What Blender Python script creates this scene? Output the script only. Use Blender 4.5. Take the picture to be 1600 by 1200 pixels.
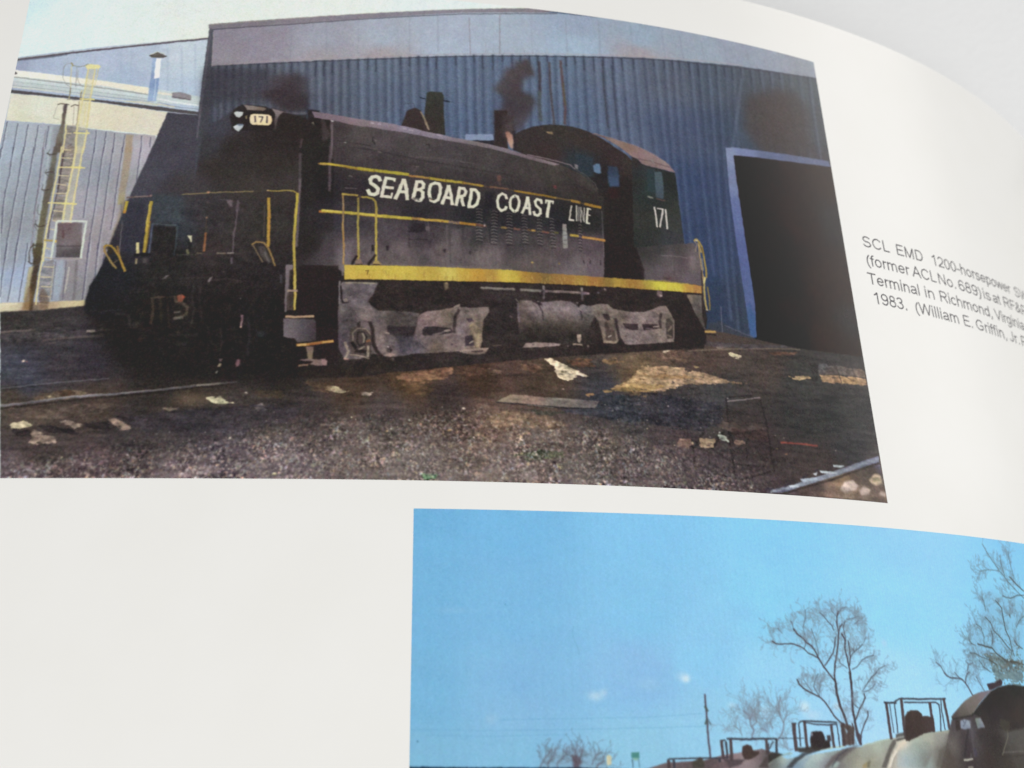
# A close-up of an open illustrated book: one curved glossy page with two printed colour
# pictures and a printed caption.  Everything is modelled in metres; page positions are
# given in page millimetres (s = across the page along the paper, t = up the page).
import bpy, bmesh, math, random
import numpy as np
from mathutils import Vector, Matrix

for o in list(bpy.data.objects): bpy.data.objects.remove(o, do_unlink=True)
SC = bpy.context.scene
MM = 0.001

# ------------------------------------------------------------------ camera
cam = bpy.data.cameras.new('camera'); cam_ob = bpy.data.objects.new('camera', cam); SC.collection.objects.link(cam_ob)
cam_ob.location = (80.462 * MM, -43.817 * MM, 148.003 * MM)
Rx = Matrix.Rotation(0.380513, 4, 'X'); Ry = Matrix.Rotation(-0.053593, 4, 'Y'); Rz = Matrix.Rotation(-0.001330, 4, 'Z')
cam_ob.rotation_euler = (Rx @ Ry @ Rz).to_euler()
cam.sensor_fit = 'HORIZONTAL'; cam.sensor_width = 36.0; cam.lens = 34.3918
cam.clip_start = 0.005; cam.clip_end = 20.0
cam.dof.use_dof = True; cam.dof.focus_distance = 0.168; cam.dof.aperture_fstop = 20.0
SC.camera = cam_ob
SC.render.resolution_x = 1024; SC.render.resolution_y = 768

# ------------------------------------------------------------------ room light (soft indoor daylight, plus an added key)
SC.world = bpy.data.worlds.new('World'); SC.world.use_nodes = True
bg = SC.world.node_tree.nodes['Background']
bg.inputs[0].default_value = (1.0, 0.995, 0.98, 1); bg.inputs[1].default_value = 0.42
def area(name, loc, target, sx, sy, power, col):
    l = bpy.data.lights.new(name, 'AREA'); l.shape = 'RECTANGLE'; l.size = sx; l.size_y = sy; l.energy = power; l.color = col
    o = bpy.data.objects.new(name, l); SC.collection.objects.link(o); o.location = loc
    o.rotation_euler = (Vector(target) - Vector(loc)).to_track_quat('-Z', 'Y').to_euler(); return o
area('added_key', (0.30, -1.15, 1.35), (0.08, 0.03, 0), 1.3, 1.0, 27.6, (1.0, 0.992, 0.975))  # added key behind the camera, brightens the page outside its mirror directions
area('window_light', (1.75, 1.05, 0.50), (0.15, 0.05, -0.02), 1.5, 0.8, 6.3, (1.0, 0.955, 0.92))
SC.view_settings.view_transform = 'Standard'; SC.view_settings.look = 'None'
SC.view_settings.exposure = 0.0; SC.view_settings.gamma = 1.0
SC.render.engine = 'CYCLES'

# ------------------------------------------------------------------ the bent sheet
KN = np.array([-120., 0, 60, 110, 150, 180, 205, 225, 250, 280])      # page mm
TH = np.array([-0.00551, 0.00552, 0.05513, 0.16621, 0.29922, 0.42426, 0.53991, 0.64060, 0.76706, 0.91880])   # tilt of the paper there (radians)
s_tab = np.arange(-120, 281, 1.0); th_tab = np.interp(s_tab, KN, TH)
x_tab = np.concatenate([[0], np.cumsum(np.cos((th_tab[1:] + th_tab[:-1]) / 2))]); x_tab -= x_tab[120]
z_tab = np.concatenate([[0], -np.cumsum(np.sin((th_tab[1:] + th_tab[:-1]) / 2))]); z_tab -= z_tab[120]
S2, X2, Z2, T2 = s_tab[::2], x_tab[::2], z_tab[::2], th_tab[::2]
NX2, NZ2 = np.sin(T2), np.cos(T2)
def sheet(s, t, h):
    """page mm (arrays) -> world metres, h mm above the paper"""
    s = np.asarray(s, float)
    x = np.interp(s, S2, X2) + h * np.interp(s, S2, NX2); z = np.interp(s, S2, Z2) + h * np.interp(s, S2, NZ2)
    return np.stack([x, np.broadcast_to(np.asarray(t, float), x.shape), z], -1) * MM
PAGE_L, PAGE_R, PAGE_B, PAGE_T = -14.0, 262.0, -118.0, 110.28
PIC1 = (0.0, 159.089, 0.0, 98.177); PIC2 = (73.299, 236.0, -106.0, -4.587)
PX = 0.105

# ------------------------------------------------------------------ picture printing: a small painter for flat ink
def hexc(c):
    c = c.lstrip('#'); return np.array([int(c[i:i + 2], 16) for i in (0, 2, 4)], np.float32) / 255
def Q(txt):
    r = []
    for k in txt.split():
        a = k.split(','); r.append((float(a[0]), float(a[1])) + ((a[2],) if len(a) > 2 else ()))
    return r
def FD(pts): return ('field', pts)
def shift(q, dx, dy): return [(a[0] + dx, a[1] + dy) for a in q]
def blur1(a, sg):
    if sg < .25: return a
    r = max(1, int(math.ceil(sg * 2.6))); k = np.exp(-.5 * (np.arange(-r, r + 1) / sg) ** 2).astype(np.float32); k /= k.sum()
    for ax in (0, 1):
        p = np.pad(a, [(r, r) if i == ax else (0, 0) for i in range(a.ndim)], mode='edge'); o = np.zeros_like(a)
        n = a.shape[ax]
        for i, w in enumerate(k): o += w * (p[i:i + n] if ax == 0 else p[:, i:i + n])
        a = o
    return a
class Canvas:
    def __init__(s, rect, ppm=10.0):
        s.rect, s.ppm = rect, ppm; s.w = int(round((rect[1] - rect[0]) * ppm)); s.h = int(round((rect[3] - rect[2]) * ppm))
        s.a = np.ones((s.h, s.w, 3), np.float32); s.pieces = []
    def xy(s, pts): return np.array([((p[0] - s.rect[0]) * s.ppm, (s.rect[3] - p[1]) * s.ppm) for p in pts], np.float64)
    def mask(s, polys, sg):
        allp = np.concatenate(polys); pad = 2 + int(3 * sg)
        x0 = max(0, int(allp[:, 0].min()) - pad); x1 = min(s.w, int(allp[:, 0].max()) + pad + 2)
        y0 = max(0, int(allp[:, 1].min()) - pad); y1 = min(s.h, int(allp[:, 1].max()) + pad + 2)
        if x1 <= x0 or y1 <= y0: return None
        W, H, SS = x1 - x0, y1 - y0, 4
        acc = np.zeros((H * SS, W + 2), np.float32)
        for p in polys:
            p = p - (x0, y0); q = np.roll(p, -1, 0)
            ar = np.sum(p[:, 0] * q[:, 1] - q[:, 0] * p[:, 1]); sgn = 1.0 if ar > 0 else -1.0
            for (ax, ay), (bx, by) in zip(p, q):
                if ay == by: continue
                d = sgn
                if ay > by: ax, ay, bx, by = bx, by, ax, ay; d = -sgn
                r0 = max(0, int(math.ceil(ay * SS - .5))); r1 = min(H * SS, int(math.ceil(by * SS - .5)))
                if r1 <= r0: continue
                rows = np.arange(r0, r1); xs = ax + ((rows + .5) / SS - ay) * (bx - ax) / (by - ay)
                xs = np.clip(xs, 0, W); ix = np.floor(xs).astype(int); fr = (xs - ix).astype(np.float32)
                acc[rows, ix] += d * (1 - fr); acc[rows, ix + 1] += d * fr
        m = np.clip(np.abs(np.cumsum(acc, 1)[:, :W]), 0, 1).reshape(H, SS, W).mean(1)
        return x0, y0, x1, y1, blur1(m, sg)
    def colour(s, c, x0, y0, x1, y1):
        if not isinstance(c, tuple): return hexc(c)[None, None]
        pts = c[1]; P_ = s.xy(pts); C_ = np.stack([hexc(p[2]) for p in pts]); st = 5
        gx = np.arange(x0, x1 + st, st); gy = np.arange(y0, y1 + st, st)
        X, Y = np.meshgrid(gx, gy); num = np.zeros(X.shape + (3,), np.float32); den = np.zeros(X.shape, np.float32)
        for (px, py), cc in zip(P_, C_):
            w = (1.0 / (((X - px) ** 2 + (Y - py) ** 2) / s.ppm ** 2 + 1.4) ** 1.9).astype(np.float32); den += w; num += w[..., None] * cc
        g = num / den[..., None]
        fx = (np.arange(x0, x1) - x0) / st; ix = np.minimum(fx.astype(int), len(gx) - 2); wx = (fx - ix)[None, :, None].astype(np.float32)
        fy = (np.arange(y0, y1) - y0) / st; iy = np.minimum(fy.astype(int), len(gy) - 2); wy = (fy - iy)[:, None, None].astype(np.float32)
        g = g[iy] * (1 - wy) + g[iy + 1] * wy
        return g[:, ix] * (1 - wx) + g[:, ix + 1] * wx
    def comp(s, m, c, a):
        if m is None: return
        x0, y0, x1, y1, k = m; k = (k * a)[..., None]; v = s.a[y0:y1, x0:x1]
        v += k * (s.colour(c, x0, y0, x1, y1) - v)
    def G(s, pts, c, blur=.8, a=1.0, pc=None):
        s.comp(s.mask([s.xy(pts)], blur * .62 * PX * s.ppm), c, a)
        if pc: s.pieces.append((pc, [(p[0], p[1]) for p in pts], 0))
    V = G
    def aniso(s, shape, sx, sy, seed):
        r = np.random.default_rng(seed); H, W = shape; n = r.standard_normal((H, W)).astype(np.float32)
        for sg, ax in ((sy, 0), (sx, 1)):
            q = max(1, int(math.ceil(sg * 2.4))); kk = np.exp(-.5 * (np.arange(-q, q + 1) / sg) ** 2); kk /= kk.sum()
            p = np.pad(n, [(q, q) if i == ax else (0, 0) for i in (0, 1)], mode='wrap' if n.shape[ax] > q else 'edge'); o = np.zeros_like(n)
            for i, w in enumerate(kk): o += w * (p[i:i + H] if ax == 0 else p[:, i:i + W])
            n = o
        return n / max(n.std(), 1e-6)
    def R(s, pts, c, blur=.8, a=1.0, pc=None, amp=.24):
        """a patch with a ragged, broken edge and mottled colour (dirt, stones, rust)"""
        m = s.mask([s.xy(pts)], max(blur, 2.2) * .62 * PX * s.ppm)
        if m is None: return
        x0, y0, x1, y1, k = m; sd = int(abs(pts[0][0] * 97 + pts[0][1] * 31)) ; n = s.aniso(k.shape, 5.0, 1.1, sd) * .8 + s.aniso(k.shape, 1.3, 1.0, sd + 1) * .5
        u = np.clip((k + n * amp - .28) / .44, 0, 1) * np.clip(k * 6, 0, 1); u = u * u * (3 - 2 * u)
        v = s.a[y0:y1, x0:x1]; kk = (u * a)[..., None]; col = s.colour(c, x0, y0, x1, y1) * (1 + .10 * (s.aniso(k.shape, 2.2, 1.2, sd + 2) + .6 * s.aniso(k.shape, 7, 2.5, sd + 3)))[..., None]
        v += kk * (col - v)
        if pc: s.pieces.append((pc, [(p[0], p[1]) for p in pts], 0))
    def TEX(s, pts, blur, terms, seed):
        x0, y0, x1, y1, k = s.mask([s.xy(pts)], blur * .62 * PX * s.ppm); f = np.zeros(k.shape, np.float32)
        for i, (sx, sy, am) in enumerate(terms): f += am * s.aniso(k.shape, sx, sy, seed + i)
        s.a[y0:y1, x0:x1] *= (1 + f * k)[..., None]
    def quads(s, q, w):
        hw = max(w * PX * s.ppm / 2, .35); out = []
        for (a, b) in zip(q[:-1], q[1:]):
            d = b - a; n = np.hypot(*d)
            if n < 1e-6: continue
            d = d / n; e = np.array([-d[1], d[0]]) * hw; x = d * hw * .45; out.append(np.array([a - x + e, b + x + e, b + x - e, a - x - e]))
        return out
    def L(s, pts, w, c, blur=.8, a=1.0, pc=None):
        if w < .3: return
        s.comp(s.mask(s.quads(s.xy(pts), w), blur * .62 * PX * s.ppm), c, a)
        if pc: s.pieces.append((pc, [(p[0], p[1]) for p in pts], max(w, 1.6) * PX))
    def B(s, pts, rx, ry, c, a=1.0):
        x, y = s.xy(pts)[0]; rx, ry = rx * PX * s.ppm * .62, ry * PX * s.ppm * .62
        x0, x1 = max(0, int(x - 3 * rx - 1)), min(s.w, int(x + 3 * rx + 2)); y0, y1 = max(0, int(y - 3 * ry - 1)), min(s.h, int(y + 3 * ry + 2))
        if x1 <= x0 or y1 <= y0: return
        X, Y = np.meshgrid(np.arange(x0, x1) + .5, np.arange(y0, y1) + .5)
        k = np.exp(-(((X - x) / rx) ** 2 + ((Y - y) / ry) ** 2) ** 1.25 * .7).astype(np.float32)
        s.comp((x0, y0, x1, y1, k), c, a)
    def rect_fill(s, c): s.a[:] = s.colour(c, 0, 0, s.w, s.h)
    def TWIG(s, q, n, ln, c, a, seed, up):
        r = random.Random(seed); segs = []
        p = np.array([(k[0], k[1]) for k in q]); seg = np.hypot(*(p[1:] - p[:-1]).T); cum = np.concatenate([[0], np.cumsum(seg)])
        for _ in range(int(n * .36)):
            u = cum[-1] * r.random() ** .6; i = min(len(seg) - 1, int(np.searchsorted(cum, u, 'right') - 1)); f = (u - cum[i]) / max(seg[i], 1e-6)
            x, y = p[i] + (p[i + 1] - p[i]) * f; d = math.atan2(*(p[i + 1] - p[i])[::-1]) + r.choice([-1, 1]) * r.uniform(.35, 1.1)
            L_ = ln * r.uniform(.25, 1.0); br = [(x, y, d, L_, .75)]
            while br:
                x, y, d, L_, w = br.pop()
                x1, y1 = x, y
                for k in range(3):
                    nx, ny = x1 + math.cos(d) * L_ / 3, y1 + math.sin(d) * L_ / 3
                    segs.append((x1, y1, nx, ny, w)); x1, y1 = nx, ny; d += r.uniform(-.2, .2); d += up * .3 * math.sin(math.pi / 2 - d)
                    if L_ > ln * .22 and r.random() < .5: br.append((x1, y1, d + r.choice([-1, 1]) * r.uniform(.4, .9), L_ * .55, w * .8))
        for lo, w, al in ((0, .85, .75), (1, .5, 1.0)):
            ps = []
            for i, (x, y, nx, ny, ww) in enumerate(segs):
                if i % 2 == lo: ps += s.quads(s.xy([(x, y), (nx, ny)]), w)
            if ps: s.comp(s.mask(ps, .45 * PX * s.ppm), c, a * al)
    def GRAVEL(s):
        r = np.random.default_rng(5)
        s.TEX(Q("3.51,27.67 18.81,28.05 26.29,24.67 40.42,15.81 53.63,16.03 72.25,18.76 100.74,22.47 126.09,26.92 144.68,27.96 160.56,27.18 163.71,-1.24 9.19,-5.29"), 8, [(9, 1.6, .05), (22, 3.5, .05), (1.1, 1.0, .035), (3, 1.2, .035)], 50)
        zone = [np.array(Q("7.98,1.76 17.3,3.3 28.69,4.89 41.26,6.56 50.06,8.48 60.08,10.04 70.32,10.8 78.65,12.16 89.32,12.56 95.8,11.13 106.84,9.96 115.75,7.01 128.38,3.2 134.29,1.29 134.93,-3.18 9.19,-5.29")), np.array(Q("100.29,13.06 112.01,18.42 127.67,18.42 126.02,14.68 130.31,9.1 141.4,6.41 134.21,0.71 110.82,2.28 100.03,7.38"))]
        for zi, z in enumerate(zone):
            m = s.mask([s.xy([tuple(k) for k in z])], 14 if zi == 0 else 12)
            x0, y0, x1, y1, k = m; H, W = k.shape
            depth = ((np.arange(y0, y1) / s.h) ** 2)[:, None]
            n1 = blur1(r.standard_normal((H, W)).astype(np.float32), .8) * 3.0; n2 = blur1(r.standard_normal((H, W)).astype(np.float32), 1.5) * 5.2
            n3 = blur1(r.standard_normal((H, W)).astype(np.float32), 9) * 30; n = (n1 * .5 + n2 * .75) * (1 + .25 * n3)
            g = (np.where(n > 0, n * .105, n * .05) + .055) * k * (.55 + .45 * depth) * (1.0 if zi == 0 else .3)
            tint = np.stack([1 + blur1(r.standard_normal((H, W)).astype(np.float32), 1.6) * .7, np.ones((H, W)), 1 + blur1(r.standard_normal((H, W)).astype(np.float32), 1.6) * .7], -1)
            s.a[y0:y1, x0:x1] += (g[..., None] * np.array([1.05, .985, .93]) * tint).astype(np.float32)
            rr = random.Random(3 + zi); xs = [p[0] for p in z]; ys = [p[1] for p in z]
            for _ in range(1500 if zi == 0 else 120):
                x = rr.uniform(min(xs), max(xs)); y = rr.uniform(min(ys), max(ys)); ix, iy = s.xy([(x, y)])[0].astype(int) - (x0, y0)
                if 0 <= ix < W and 0 <= iy < H and rr.random() < k[iy, ix] * (.3 + .7 * (iy + y0) / s.h):
                    s.B([(x, y)], rr.uniform(.9, 1.9), rr.uniform(.8, 1.4), rr.choice(['#b4a49c', '#c8bcb0', '#8f8078', '#a09aa4', '#d8ccc0', '#9c8c7c', '#7c8470', '#332c2e', '#2c2628', '#3a3033', '#403638']), rr.uniform(.45, .95))
    def finish(s, seed, warp=.24, mott=.34, grain=1.0, gain=1.0, veil=(.016, .0145, .013)):
        r = np.random.default_rng(seed); rn = lambda sg: (lambda q: q / q.std())(blur1(r.standard_normal(s.a.shape[:2]).astype(np.float32), sg))
        Y, X = np.mgrid[0:s.h, 0:s.w].astype(np.float32); X += rn(2.6) * warp + rn(1.1) * warp * .55; Y += rn(2.6) * warp + rn(1.1) * warp * .55
        X = np.clip(X, 0, s.w - 1.01); Y = np.clip(Y, 0, s.h - 1.01); ix, iy = X.astype(int), Y.astype(int); fx, fy = (X - ix)[..., None], (Y - iy)[..., None]
        s.a = (s.a[iy, ix] * (1 - fx) + s.a[iy, ix + 1] * fx) * (1 - fy) + (s.a[iy + 1, ix] * (1 - fx) + s.a[iy + 1, ix + 1] * fx) * fy
        mot = rn(1.3) * .050 + rn(3.5) * .045 + rn(9) * .035; lum = s.a.mean(-1)
        s.a *= (1 + mot * mott * np.clip(1.12 - lum, .06, 1))[..., None]; s.a *= 1 + np.stack([rn(5), rn(5), rn(5)], -1) * .012 * mott
        s.tone(); s.a = blur1(s.a, .68)
        g = r.standard_normal(s.a.shape[:2]).astype(np.float32)
        s.a += (blur1(g, .75) * .030 * grain)[..., None]
        s.a += blur1(r.standard_normal(s.a.shape).astype(np.float32), 1.1) * .020 * grain
        s.a += blur1(r.standard_normal(s.a.shape).astype(np.float32), 6) * .030 * grain
        s.a = np.clip(s.a, 0, 1); lin = np.where(s.a < .04045, s.a / 12.92, ((s.a + .055) / 1.055) ** 2.4)
        lin = np.clip((lin - np.array(veil, np.float32)) / gain, .0012, .86)
        return np.where(lin < .0031308, lin * 12.92, 1.055 * lin ** (1 / 2.4) - .055).astype(np.float32)
def tone1(s):       # the print is a little greyer in its blues than the painted colours, most of all at the left
    b = np.clip((s.a[..., 2] - s.a[..., 0]) * 9, 0, 1)[..., None]; x = np.linspace(s.rect[0], s.rect[1], s.w)[None, :, None]
    f = b * np.interp(x, [0, 80, 105, 130], [.38, .22, .20, .20]).astype(np.float32); l = s.a.mean(-1, keepdims=True)
    s.a += f * (l - s.a); s.a *= 1 + b * np.interp(x, [0, 80, 110], [.065, .03, .0]).astype(np.float32); s.a *= 1 + b * np.array([0, .004, 0], np.float32)
    m = s.a.mean(-1); u = (s.a[..., 0] + s.a[..., 2]) / 2 - s.a[..., 1]; s.a[..., 1] += np.clip(u, 0, .2) * .22 * np.clip((m - .33) * 6, 0, 1)
    y = np.clip((s.a[..., 0] - s.a[..., 2] - .25) * 4, 0, 1)[..., None]; s.a += y * .16 * (s.a.mean(-1, keepdims=True) - s.a); s.a *= 1 - .04 * y
def tone2(s):
    b = np.clip((s.a[..., 0] - s.a[..., 2] + .02) * 12, 0, 1)[..., None] * .38; s.a += b * (s.a.mean(-1, keepdims=True) - s.a); s.a *= 1.022
def to_image(name, a):
    im = bpy.data.images.new(name, a.shape[1], a.shape[0], alpha=False); b = np.ones(a.shape[:2] + (4,), np.float32); b[..., :3] = a[::-1]
    im.pixels.foreach_set(b.ravel()); im.update(); im.pack(); return im
cv = Canvas(PIC1)
# ---------------------------------------------------------------- printed picture of the switcher: background
sky1 = FD(Q("-1.71,91.61,bfe2ee 2.93,84.23,cfe9ee 9.39,87.42,d8ecec 18.46,89.28,e0eeea 29.85,92.89,e4eeea 32.64,88.43,e8f0e8 53.73,94.68,e8f0ea 78.39,96.88,e2efee 97.74,100.13,eef2ee 118.36,104.45,f2f2ee"))
cv.rect_fill(sky1)
# low shed on the left
cv.G(Q("-0.25,79.74 13.52,82.5 33.84,85.62 35.69,65.35 -0.61,64.26 -3.2,79.66"), FD(Q("0.48,78.02,8d9ac0 3.93,77.68,9aabcf 8.71,79.99,a4b4d6 7.48,76.7,9fb2d6 15.69,79.13,a6b4d6 19.5,76.01,9cb2d4 22.41,80.49,a8b7d4 29.25,81.22,b8c8d8 32.11,78.71,b4c8da 31.67,74.35,a8bcd8")), .8)
cv.V(Q("8.81,79.34 9.18,79.13 10.22,74.2 9.88,74.19"), '#96a6c8', 2, .5)
for q in (Q("18.22,81.79 19.06,73.14"), Q("19.98,82.45 20.87,73.2"), Q("26.43,82.72 27.51,72.6"), Q("28.91,83.43 30.18,72.14"), Q("31.29,84.14 32.58,70.82")): cv.L(q, 3, '#96a8c6', 1.6, .45)
cv.L(Q("-0.57,79.25 4.25,80.08 10.25,81.25 15.29,82.15 23.78,83.65 28.91,84.6 33.57,85.39"), 4.0, '#605660', .9)
cv.L(Q("-0.54,79.03 4.3,79.75 8.62,80.65"), 2.4, '#57566e', 1, .8)
cv.L(Q("-0.61,79.47 4.21,80.34 10.21,81.55 15.25,82.46 23.74,83.96 28.88,84.91 33.55,85.68"), 1.0, '#d5d0a8', .7, .55)
# pipes and gutter
cv.G(Q("-0.19,76.92 4.13,76.43 11.04,75.62 16.22,75.03 23.87,73.7 29.41,72.92 33.6,72.07 33.95,70.17 25.26,70.46 14.95,71.79 6.42,72.5 -0.07,73.08"), '#c3d0d2', .8)
cv.G(Q("-0.02,76.93 4.13,76.43 11.05,75.51 16.24,74.86 23.86,73.77 24.18,72.75 24.03,72.32 16.38,73.76 9.5,74.5 4.33,75.1 0.03,75.53"), FD(Q("0.05,76.5,f2f2ea 7.64,75.62,f4f2e4 16.33,74.18,efeada 23.25,73.15,efe8d4")), .8)
cv.L(Q("0.05,75.43 4.38,74.78 9.55,74.18 13.01,73.65 16.44,73.33 24.04,72.22"), 1.7, '#8f8a86', .8, .85)
cv.L(Q("-0.14,76.6 0.08,76.28 0.36,76.12 0.12,76.03"), 2.0, '#4a4648', .8)
cv.L(Q("0.05,74.89 4.44,74.42 9.62,73.65 16.51,72.8 24.1,71.69"), 3.2, '#ccd9dc', 1, .8)
cv.L(Q("0.06,74.32 4.52,73.87 9.69,73.18 16.58,72.23 25.18,71.09"), 1.3, '#8f9aa2', .8, .7)
cv.L(Q("0.13,73.89 4.58,73.47 9.75,72.76 16.63,71.85 25.22,70.77"), 1.6, '#b4bfc4', .8, .8)
cv.L(Q("0.11,73.51 4.65,73.05 9.8,72.38 16.67,71.51 25.24,70.59"), 1.3, '#878a90', .8, .7)
cv.L(Q("0.09,73.13 4.71,72.66 9.86,72.02 16.72,71.17 21.02,70.52 26,69.85"), 2.0, '#d8dacb', .8)
cv.G(Q("-0.07,72.55 4.8,72.03 9.94,71.43 16.79,70.63 25.34,69.72 27.74,69.46 33.57,68.72 33.64,68.05 25.43,68.89 16.86,70.06 10.02,70.91 4.9,71.4 0,71.81"), '#544f52', .9)
# pale fascia, then sunlit corrugated wall
cv.G(Q("0.01,71.77 4.91,71.34 10.02,70.84 16.87,69.96 25.44,68.82 28.18,68.46 33.32,67.79 33.29,62.85 26.38,63.42 20.98,63.96 15.93,64.42 10.85,65.1 5.81,65.49 0.12,65.88"), FD(Q("0.91,70.15,e0dfce 5.4,68.17,e2e3d4 12.06,68.34,e6e3ce 18.92,67.09,e0dac4 25.12,65.64,dfdac8 4.06,66.07,dcdcc6")), .8)
cv.G(Q("28,68.56 33.32,67.79 33.31,62.64 26.71,63.43"), FD(Q("29.14,65.79,a094a6 32.59,64.88,9488a0 28.52,63.7,9b8ea2")), 1)
cv.G(Q("0.14,65.74 5.83,65.39 10.87,64.96 15.94,64.32 21,63.75 26.38,63.38 27.36,57.57 25.74,51.59 22.77,36.44 19.06,29.22 5.42,28.38 -0.2,60.89"), FD(Q("1.1,63.95,9aa8bd 1.76,59.92,98a8c2 5.37,63.03,a2acbd 11.13,63.16,8f9298 16.21,62.28,9ca0b0 21.09,63.04,a2a2ac 24.43,62.94,b0a8ae 24.33,60.9,b6aebc 20.59,60.38,a9a6ae 2.57,54.98,92a0b4 5.61,51.14,8f99aa 3.83,45.39,90949f 17.14,55.29,8f94a4 16.31,49.42,a2a0ac 22.26,53.45,9c9aa0 20.81,45.7,a59ca4 18.92,41.9,9a9298 4.28,37.99,8d95a6 5.34,34.38,8ea0c6 7.5,34.41,94a6d0 7.16,31.73,a2b2cc 5.62,30.83,9fabc0 18.82,30.99,8e8a90 17.59,40.02,9c949c")), .8)
# seams of the corrugation (drawn dark, with a pale flank)
seams = [Q("0.26,59.9 0.31,56.91"), Q("0.38,60.33 0.47,57.84"), Q("0.41,65.58 0.45,59.9"), Q("2.28,65.31 2.41,59.94 2.41,58.93"), Q("2.36,60.27 2.57,54.52 2.45,50.83 2.64,47.77 3.18,42.88"), Q("4.47,41.04 4.7,34.5 4.99,30.94"), Q("4.09,65.14 4.21,59.97 4.28,58.97"),
 Q("4.07,60.3 4.18,55.53 4.29,50.86 4.25,48.17 4.36,44.58 4.32,41.97 4.6,37.93"), Q("6.08,41.07 6.3,35.59 6.35,32.02 6.36,30.08"), Q("5.89,64.98 6,60.01 5.99,59.01"), Q("5.79,60.34 5.98,55.96 5.95,50.5 5.98,47.82 6.15,43.29 6.12,41.07 6.26,37.77"), Q("7.84,41.09 7.99,36.7 8.04,32.03 8.12,30.09"),
 Q("7.74,64.82 7.8,60.05"), Q("7.42,60.37 7.64,56.78 7.92,51.31 7.91,46.71"), Q("16.05,64.11 16.18,59.45"), Q("16.19,60.59 16.12,56.19 16.16,51.09 16.18,48.01 16.28,46.11"), Q("17.75,63.86 17.86,59.49"), Q("17.75,60.63 17.75,56.23 17.85,51.13 17.89,47.85 17.87,45 17.8,42 17.88,38.49"), Q("17.9,41.26 18,37.57 18.11,33.95 18.21,30.39"),
 Q("19.26,63.7 19.46,59.54"), Q("19.39,60.68 19.36,57.07 19.37,51.94 19.49,47.89 19.45,43.9 19.48,38.88"), Q("19.4,41.29 19.52,37.97 19.65,35.24 19.55,33.08"), Q("21.04,63.45 21.1,59.59"), Q("20.96,60.73 21.01,56.32 21,51.21 21.13,46.97 21.04,43.94"), Q("23.98,63.23 24.23,59.68"), Q("24.09,60.82 24.2,56.41 24.2,53.64"), Q("25.59,62.98 25.66,60.94"), Q("20.74,41.31 20.59,37.62")]
for q in seams:
    cv.L(q, 1.5, '#514a66', .7, .8); cv.L(shift(q, .28, 0), 1.6, '#c2c9d4', .9, .35)
cv.V(Q("21.21,63.45 22.56,63.29 22.66,59.63 21.51,59.6"), '#a8957c', 1.2, .8)
cv.V(Q("21.37,60.74 22.77,60.78 22.73,56.36 22.67,52.81 22.66,48.93 21.53,48.9 21.53,52.78 21.53,56.73"), FD(Q("21.99,59.75,a8967e 22.34,52.8,a0917c 22.01,48.91,a39a70")), 1.4, .8)
cv.L(Q("22.56,49.7 22.23,45.86 21.77,43.2 21.49,40.4"), 6, '#9a8c70', 2, .6)
cv.V(Q("14.75,37.89 16.34,37.73 16.54,35.19 16.14,30.36 14.29,30.34 14.6,32.47"), '#8d8688', 2, .6)
cv.L(Q("15.24,36.62 15.27,34.27 15.16,31.76"), 2.2, '#c4c2b4', 1, .8)
cv.L(Q("16.31,37.91 16.64,33.93 16.8,30.55"), 4, '#70696e', 1.6, .7); cv.L(Q("14.62,37.7 14.83,35.16 15.04,30.52"), 1.4, '#5c5264', .8, .8)
cv.L(Q("13.87,37.51 14.03,34.25 14.11,30.51"), 7, '#8f9fb4', 2, .8)
# base sill
cv.G(Q("5.02,29.85 8.22,29.95 11.26,30.09 15.07,30.28 18.82,30.47 18.82,28.77 15.31,28.66 11.51,28.48 8.49,28.26 5.33,28"), FD(Q("6.05,29.2,dad3b4 8.06,29.04,d6cbad 9.31,28.88,a89484 10.71,28.71,6e5c50 12.91,29.35,b9a486 15.94,29.56,d0c19b 18.26,29.51,d2c398")), .9)
cv.L(Q("5.23,29.54 7.95,29.74"), 2.5, '#e4dfc6', 1.2, .7)
# roof vent of the low shed
cv.V(Q("28.26,72.77 29.8,73.01 31.72,72.38 31.82,71.32 29.97,71.35 28.38,71.64"), '#8a8088', .9, .9); cv.L(Q("28.5,71.89 31.68,71.32"), 1.8, '#5c5258', .7, .8)
cv.L(Q("25.87,71.33 29.19,70.68 33.64,70.09"), 3.0, '#e4e8ec', .8, .95); cv.L(Q("26.09,70.56 29.29,69.7 33.72,69.32"), 1.4, '#6c7488', .7, .7); cv.L(Q("20.44,70.64 23.56,70.47 29.01,69.69"), 2.6, '#d4d0b4', .8, .9); cv.L(Q("25.72,72.67 28.22,72.34"), 5, '#e8e2d4', .8, .9)
cv.G(Q("23.97,80.62 25.5,80.62 25.7,74.1 25.64,70.83 24.15,70.77 24.1,76.19"), FD(Q("24.21,79.83,90a8d4 24.41,75.48,8098c8 24.53,71.92,8aa4d0 25.06,74.79,6c8ac4 25.27,71.59,88a8d8")), .7, pc='vent_pipe'); cv.G(Q("24.67,80.36 25.53,80.4 25.67,75.96 24.72,75.78 24.66,78.39"), '#f4f4f6', .6); cv.L(Q("25.12,75.51 25.24,71.06"), 1.6, '#b4c8e4', .7, .7)
cv.G(Q("23.21,81.03 24.71,81.83 26.56,81.03 25.86,80.56 24.86,80.44 23.69,80.61"), '#6a625c', .6, pc='vent_cap'); cv.L(Q("23.47,81.26 24.7,81.91 26.05,81.45"), 1.8, '#d8d8c8', .7, .8); cv.L(Q("23.36,80.97 24.95,80.89 26.39,80.95"), 1.6, '#403c3c', .6, .8)
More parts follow.
